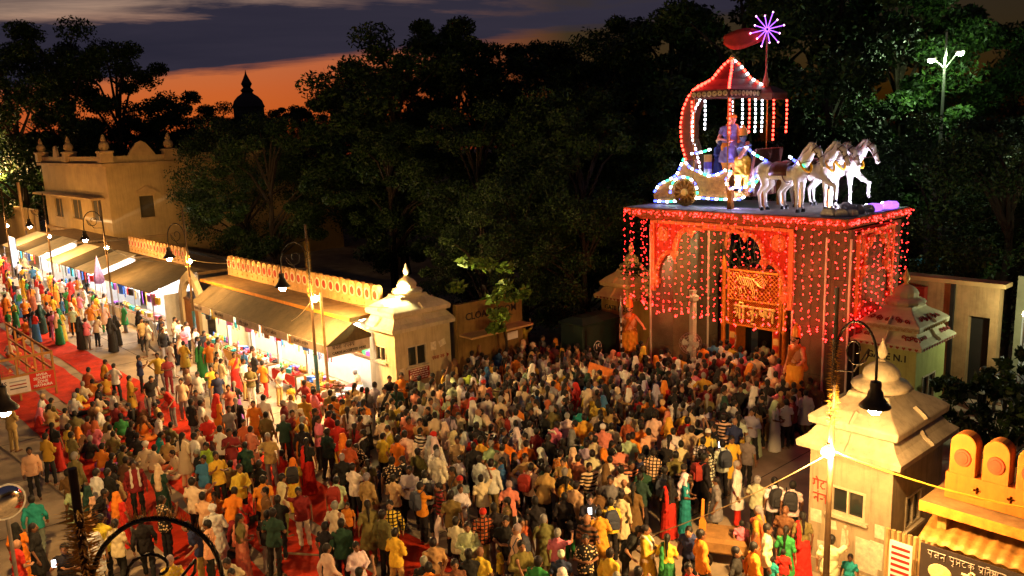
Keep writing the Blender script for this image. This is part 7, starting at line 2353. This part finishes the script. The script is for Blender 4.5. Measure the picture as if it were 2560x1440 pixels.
def part_color(nm, ty, ca, cb, rr):
    if nm == 'hair':
        g_ = rr.random()
        return (.012, .010, .009) if g_ < .92 else (.25, .23, .21)
    if nm in ('shirt', 'kurta', 'tunic', 'robe'):
        return ca
    if nm in ('trousers', 'pyjama', 'dhoti'):
        return cb
    if nm == 'saree':
        return cb if ty in 'hV' else ca
    if nm == 'pallu':
        return ca
    if nm == 'veil':
        return ca
    if nm == 'blouse':
        return cb
    if nm == 'turban':
        return rr.choice([(.7, .65, .55), (.75, .2, .03), (.7, .45, .2)])
    if nm == 'cap':
        return (.40, .27, .10) if ty == 'P' else rr.choice([(.02, .02, .02), (.5, .03, .02), (.7, .68, .6)])
    return ca


def zone(x, y):
    if x < -42:
        return 'up the far street'
    if y < 11.3 and x < -14:
        return 'on the red carpet'
    if y < 11.3:
        return 'at the bottom of the picture'
    if x < -27:
        return 'before the shop row'
    if x < -20 and y > 16.2:
        return 'beside the far booth'
    if y > 24.4 and x > -19:
        return 'at the gate door'
    if y > 20:
        return 'in the throng before the gate'
    if x > -12 and y > 14:
        return 'beside the near booth'
    if y > 15.5:
        return 'in the middle of the throng'
    return 'in the front of the throng'


FACEW = {'b': 'seen from behind', 'f': 'facing the viewer', 'l': 'turned to the left', 'r': 'turned to the right', '.': 'turned to the gate'}
used = {}
placed = []
for i, (x, y, ty, a, b, face, ex, hz) in enumerate(SINGLES):
    rr = random.Random(zlib.crc32(('%d %.2f %.2f' % (i, x, y)).encode()))
    key = variant(ty, ex, rr)
    na, ca = PAL[a]
    nb_, cb_ = PAL[b]
    gk = {'C': 'm', 'P': 'p', 'Q': 'q', 'V': 'h'}.get(ty, ty)
    up, lo = GARM[gk]
    if ty == 'C' and key == 'g_down':
        up = 'tunic'
    pat = next((p for p in PATS if p in ex), None)
    parts = PROTO[key]
    sc_ = rr.uniform(.94, 1.05) * (.66 if ty == 'C' else 1.0) * (.95 if ty in 'shgzV' else 1.0)
    zb = .52 if abs(hz - 1.36) < .01 else (.0 if ty not in 'qQV' else .02)
    o = bpy.data.objects.new('person', parts[0][1])
    COL.objects.link(o)
    o.location = (x, y, zb + .012)
    o.rotation_euler = (rr.uniform(-.05, .05) if ty not in 'qQV' else 0, rr.uniform(-.05, .05) if ty not in 'qQV' else 0, heading(x, y, face, rr))
    o.scale = (sc_ * rr.uniform(.95, 1.08), sc_ * rr.uniform(.95, 1.08), sc_)
    o.color = (*rr.choice(SKINS), 1)
    jit = lambda c: tuple(max(.005, v * rr.uniform(.85, 1.12)) for v in c) + (1,)
    for nm, me in parts[1:]:
        p = bpy.data.objects.new(nm, me)
        COL.objects.link(p)
        p.parent = o
        p.color = jit(part_color(nm, ty, ca, cb_, rr))
        if pat and nm in ('shirt', 'kurta', 'tunic'):
            p.material_slots[0].link = 'OBJECT'
            p.material_slots[0].material = PATS[pat]
    if 'scarf' in ex and key not in ('q_rest',):
        p = bpy.data.objects.new('scarf', SCARF)
        COL.objects.link(p)
        p.parent = o
        p.color = (.75, .68, .55, 1) if a not in 'Wc' else (.70, .2, .03, 1)
    who = {'C': 'child', 'q': 'seated person', 'Q': 'seated person', 'V': 'seated person', 'P': 'guard'}.get(ty, 'person')
    base = '%s in %s%s %s%s' % (who, (PATW[pat] + ' ') if pat else '', na, up, '' if not lo else (' and %s %s' % (nb_, lo)) if ty not in 'P' else '')
    if ty in 'hV':
        base = '%s in %s saree and %s head veil' % (who, nb_, na)
    if 'scarf' in ex:
        base += ' with scarf'
    if 'pack' in ex:
        base += ' with backpack'
    lab = '%s, %s, %s' % (base, FACEW[face], zone(x, y))
    placed.append((o, base, face, x, y, na, lab, 'pack' in ex, 'phone' in ex, sc_, key))
# labels: where two read alike, say whom they stand beside, and count off what is still alike from the viewer
ZS = {'up the far street': 'far street', 'on the red carpet': 'on the carpet', 'at the bottom of the picture': 'bottom edge', 'before the shop row': 'by the shops', 'beside the far booth': 'by the far booth', 'at the gate door': 'at the gate door', 'in the throng before the gate': 'before the gate', 'beside the near booth': 'by the near booth', 'in the middle of the throng': 'middle of the throng', 'in the front of the throng': 'front of the throng'}
labs = ['%s, %s' % (q[1], zone(q[3], q[4])) for q in placed]
for i, q in enumerate(placed):
    if labs.count('%s, %s' % (q[1], zone(q[3], q[4]))) > 1 or len(labs[i].split()) > 16:
        o, base, face, x, y, na = q[:6]
        near = min((r for r in placed if r[0] is not o and r[5] != na), key=lambda r: (r[3] - x) ** 2 + (r[4] - y) ** 2)
        q[0]['_l'] = '%s beside one in %s, %s' % (base.split(' and ')[0] if ' saree and ' not in base else base, near[5], ZS[zone(x, y)])
    else:
        q[0]['_l'] = labs[i]
alll = [q[0]['_l'] for q in placed]
tally = {}
for o, base, face, x, y, na, lab, pk, ph, sc_, key in placed:
    lab = o['_l']
    del o['_l']
    if alll.count(lab) > 1:
        tally[lab] = tally.get(lab, 0) + 1
        lab = ('nearest ' if tally[lab] == 1 else ORD[tally[lab] - 1] + ' nearest ') + lab
    if len(lab.split()) > 16:
        lab = lab.replace(' with backpack', '').replace(' with scarf', '')
    if len(lab.split()) > 16:
        lab = lab.rsplit(', ', 1)[0]
    o['label'] = lab
    o['category'] = 'person'
    o['group'] = 'people in the festival crowd'
    if pk:
        rz = o.rotation_euler.z
        dx, dy = math.sin(rz) * .20 * sc_, -math.cos(rz) * .20 * sc_
        pc_ = random.Random(int(x * 100)).choice([(.03, .03, .035), (.03, .03, .035), (.05, .06, .09), (.30, .03, .02)])
        b_ = obj('backpack', PACKM, None, ' '.join(('backpack of ' + lab.replace(' with backpack', '').replace(' and black trousers', '')).split()[:16]), 'backpack', 'backpacks in the crowd', None, (x + dx, y + dy, 1.0 * sc_), rz)
        b_.color = (*pc_, 1)
    if ph and key in ('m_phone',):
        rz = o.rotation_euler.z
        lx, ly = .07 * sc_, .35 * sc_
        obj('phone', PHONE, None, ' '.join(('lit phone of ' + lab.replace(' and black trousers', '')).split()[:16]), 'phone', 'lit phones in the crowd', None, (x + lx * math.cos(rz) - ly * math.sin(rz), y + lx * math.sin(rz) + ly * math.cos(rz), 1.42 * sc_), rz)

# the rest of the throng, standing behind or far up the street, as one mass
LOWP = {}


def low(key):
    if key in LOWP:
        return LOWP[key]
    V_, F_, C_ = [], [], []
    off = 0
    for nm, me in PROTO[key]:
        o = bpy.data.objects.new('tmp', me)
        WORK.collection.objects.link(o)
        d = o.modifiers.new('d', 'DECIMATE')
        d.ratio = .10 if nm == 'body' else .09
        tr = o.modifiers.new('t', 'TRIANGULATE')
        e = evaluated(o)
        bpy.data.objects.remove(o)
        co = np.empty(len(e.vertices) * 3)
        e.vertices.foreach_get('co', co)
        li = np.empty(len(e.loops), dtype=np.int32)
        e.loops.foreach_get('vertex_index', li)
        V_.append(co.reshape(-1, 3))
        F_.append(li.reshape(-1, 3) + off)
        C_.append((nm, len(e.vertices)))
        off += len(e.vertices)
        bpy.data.meshes.remove(e)
    LOWP[key] = (np.concatenate(V_), np.concatenate(F_), C_)
    return LOWP[key]


VV, FF, CC = [], [], []
off = 0
for i, (x, y, ty, a, b, face, ex, hz) in enumerate(MASS):
    rr = random.Random(9000 + i)
    key = variant(ty, ex, rr)
    v, f, cs = low(key)
    s_ = rr.uniform(.94, 1.05) * (.66 if ty == 'C' else 1.0)
    h_ = heading(x, y, face, rr)
    c, s = math.cos(h_), math.sin(h_)
    w_ = np.stack([(v[:, 0] * c - v[:, 1] * s) * s_ + x, (v[:, 0] * s + v[:, 1] * c) * s_ + y, v[:, 2] * s_ + .012], 1)
    VV.append(w_)
    FF.append(f + off)
    off += len(v)
    ca, cb_ = PAL[a][1], PAL[b][1]
    for nm, n_ in cs:
        cc = rr.choice(SKINS) if nm == 'body' else part_color(nm, ty, ca, cb_, rr)
        CC.append(np.tile(np.array([*cc, 1.0]), (n_, 1)))
if VV:
    VV, FF, CC = np.concatenate(VV), np.concatenate(FF), np.concatenate(CC)
    me = bpy.data.meshes.new('crowd')
    me.vertices.add(len(VV))
    me.vertices.foreach_set('co', VV.ravel())
    me.loops.add(len(FF) * 3)
    me.loops.foreach_set('vertex_index', FF.ravel())
    me.polygons.add(len(FF))
    me.polygons.foreach_set('loop_start', np.arange(len(FF)) * 3)
    me.polygons.foreach_set('use_smooth', [True] * len(FF))
    me.update(calc_edges=True)
    ca_ = me.color_attributes.new('dress', 'FLOAT_COLOR', 'POINT')
    ca_.data.foreach_set('color', CC.ravel().astype(np.float32))
    cm_ = bpy.data.materials.new('crowd_dress')
    cm_.use_nodes = True
    an = N(cm_.node_tree, 'ShaderNodeAttribute', attribute_name='dress')
    pb_ = cm_.node_tree.nodes['Principled BSDF']
    cm_.node_tree.links.new(an.outputs['Color'], pb_.inputs['Base Color'])
    pb_.inputs['Roughness'].default_value = .85
    me.materials.append(cm_)
    obj('crowd', me, None, 'dense far mass of people up the street and deep in the throng', 'crowd', kind='stuff')
print('PEOPLE', len(people), len(SINGLES), len(MASS))

bpy.data.scenes.remove(WORK)
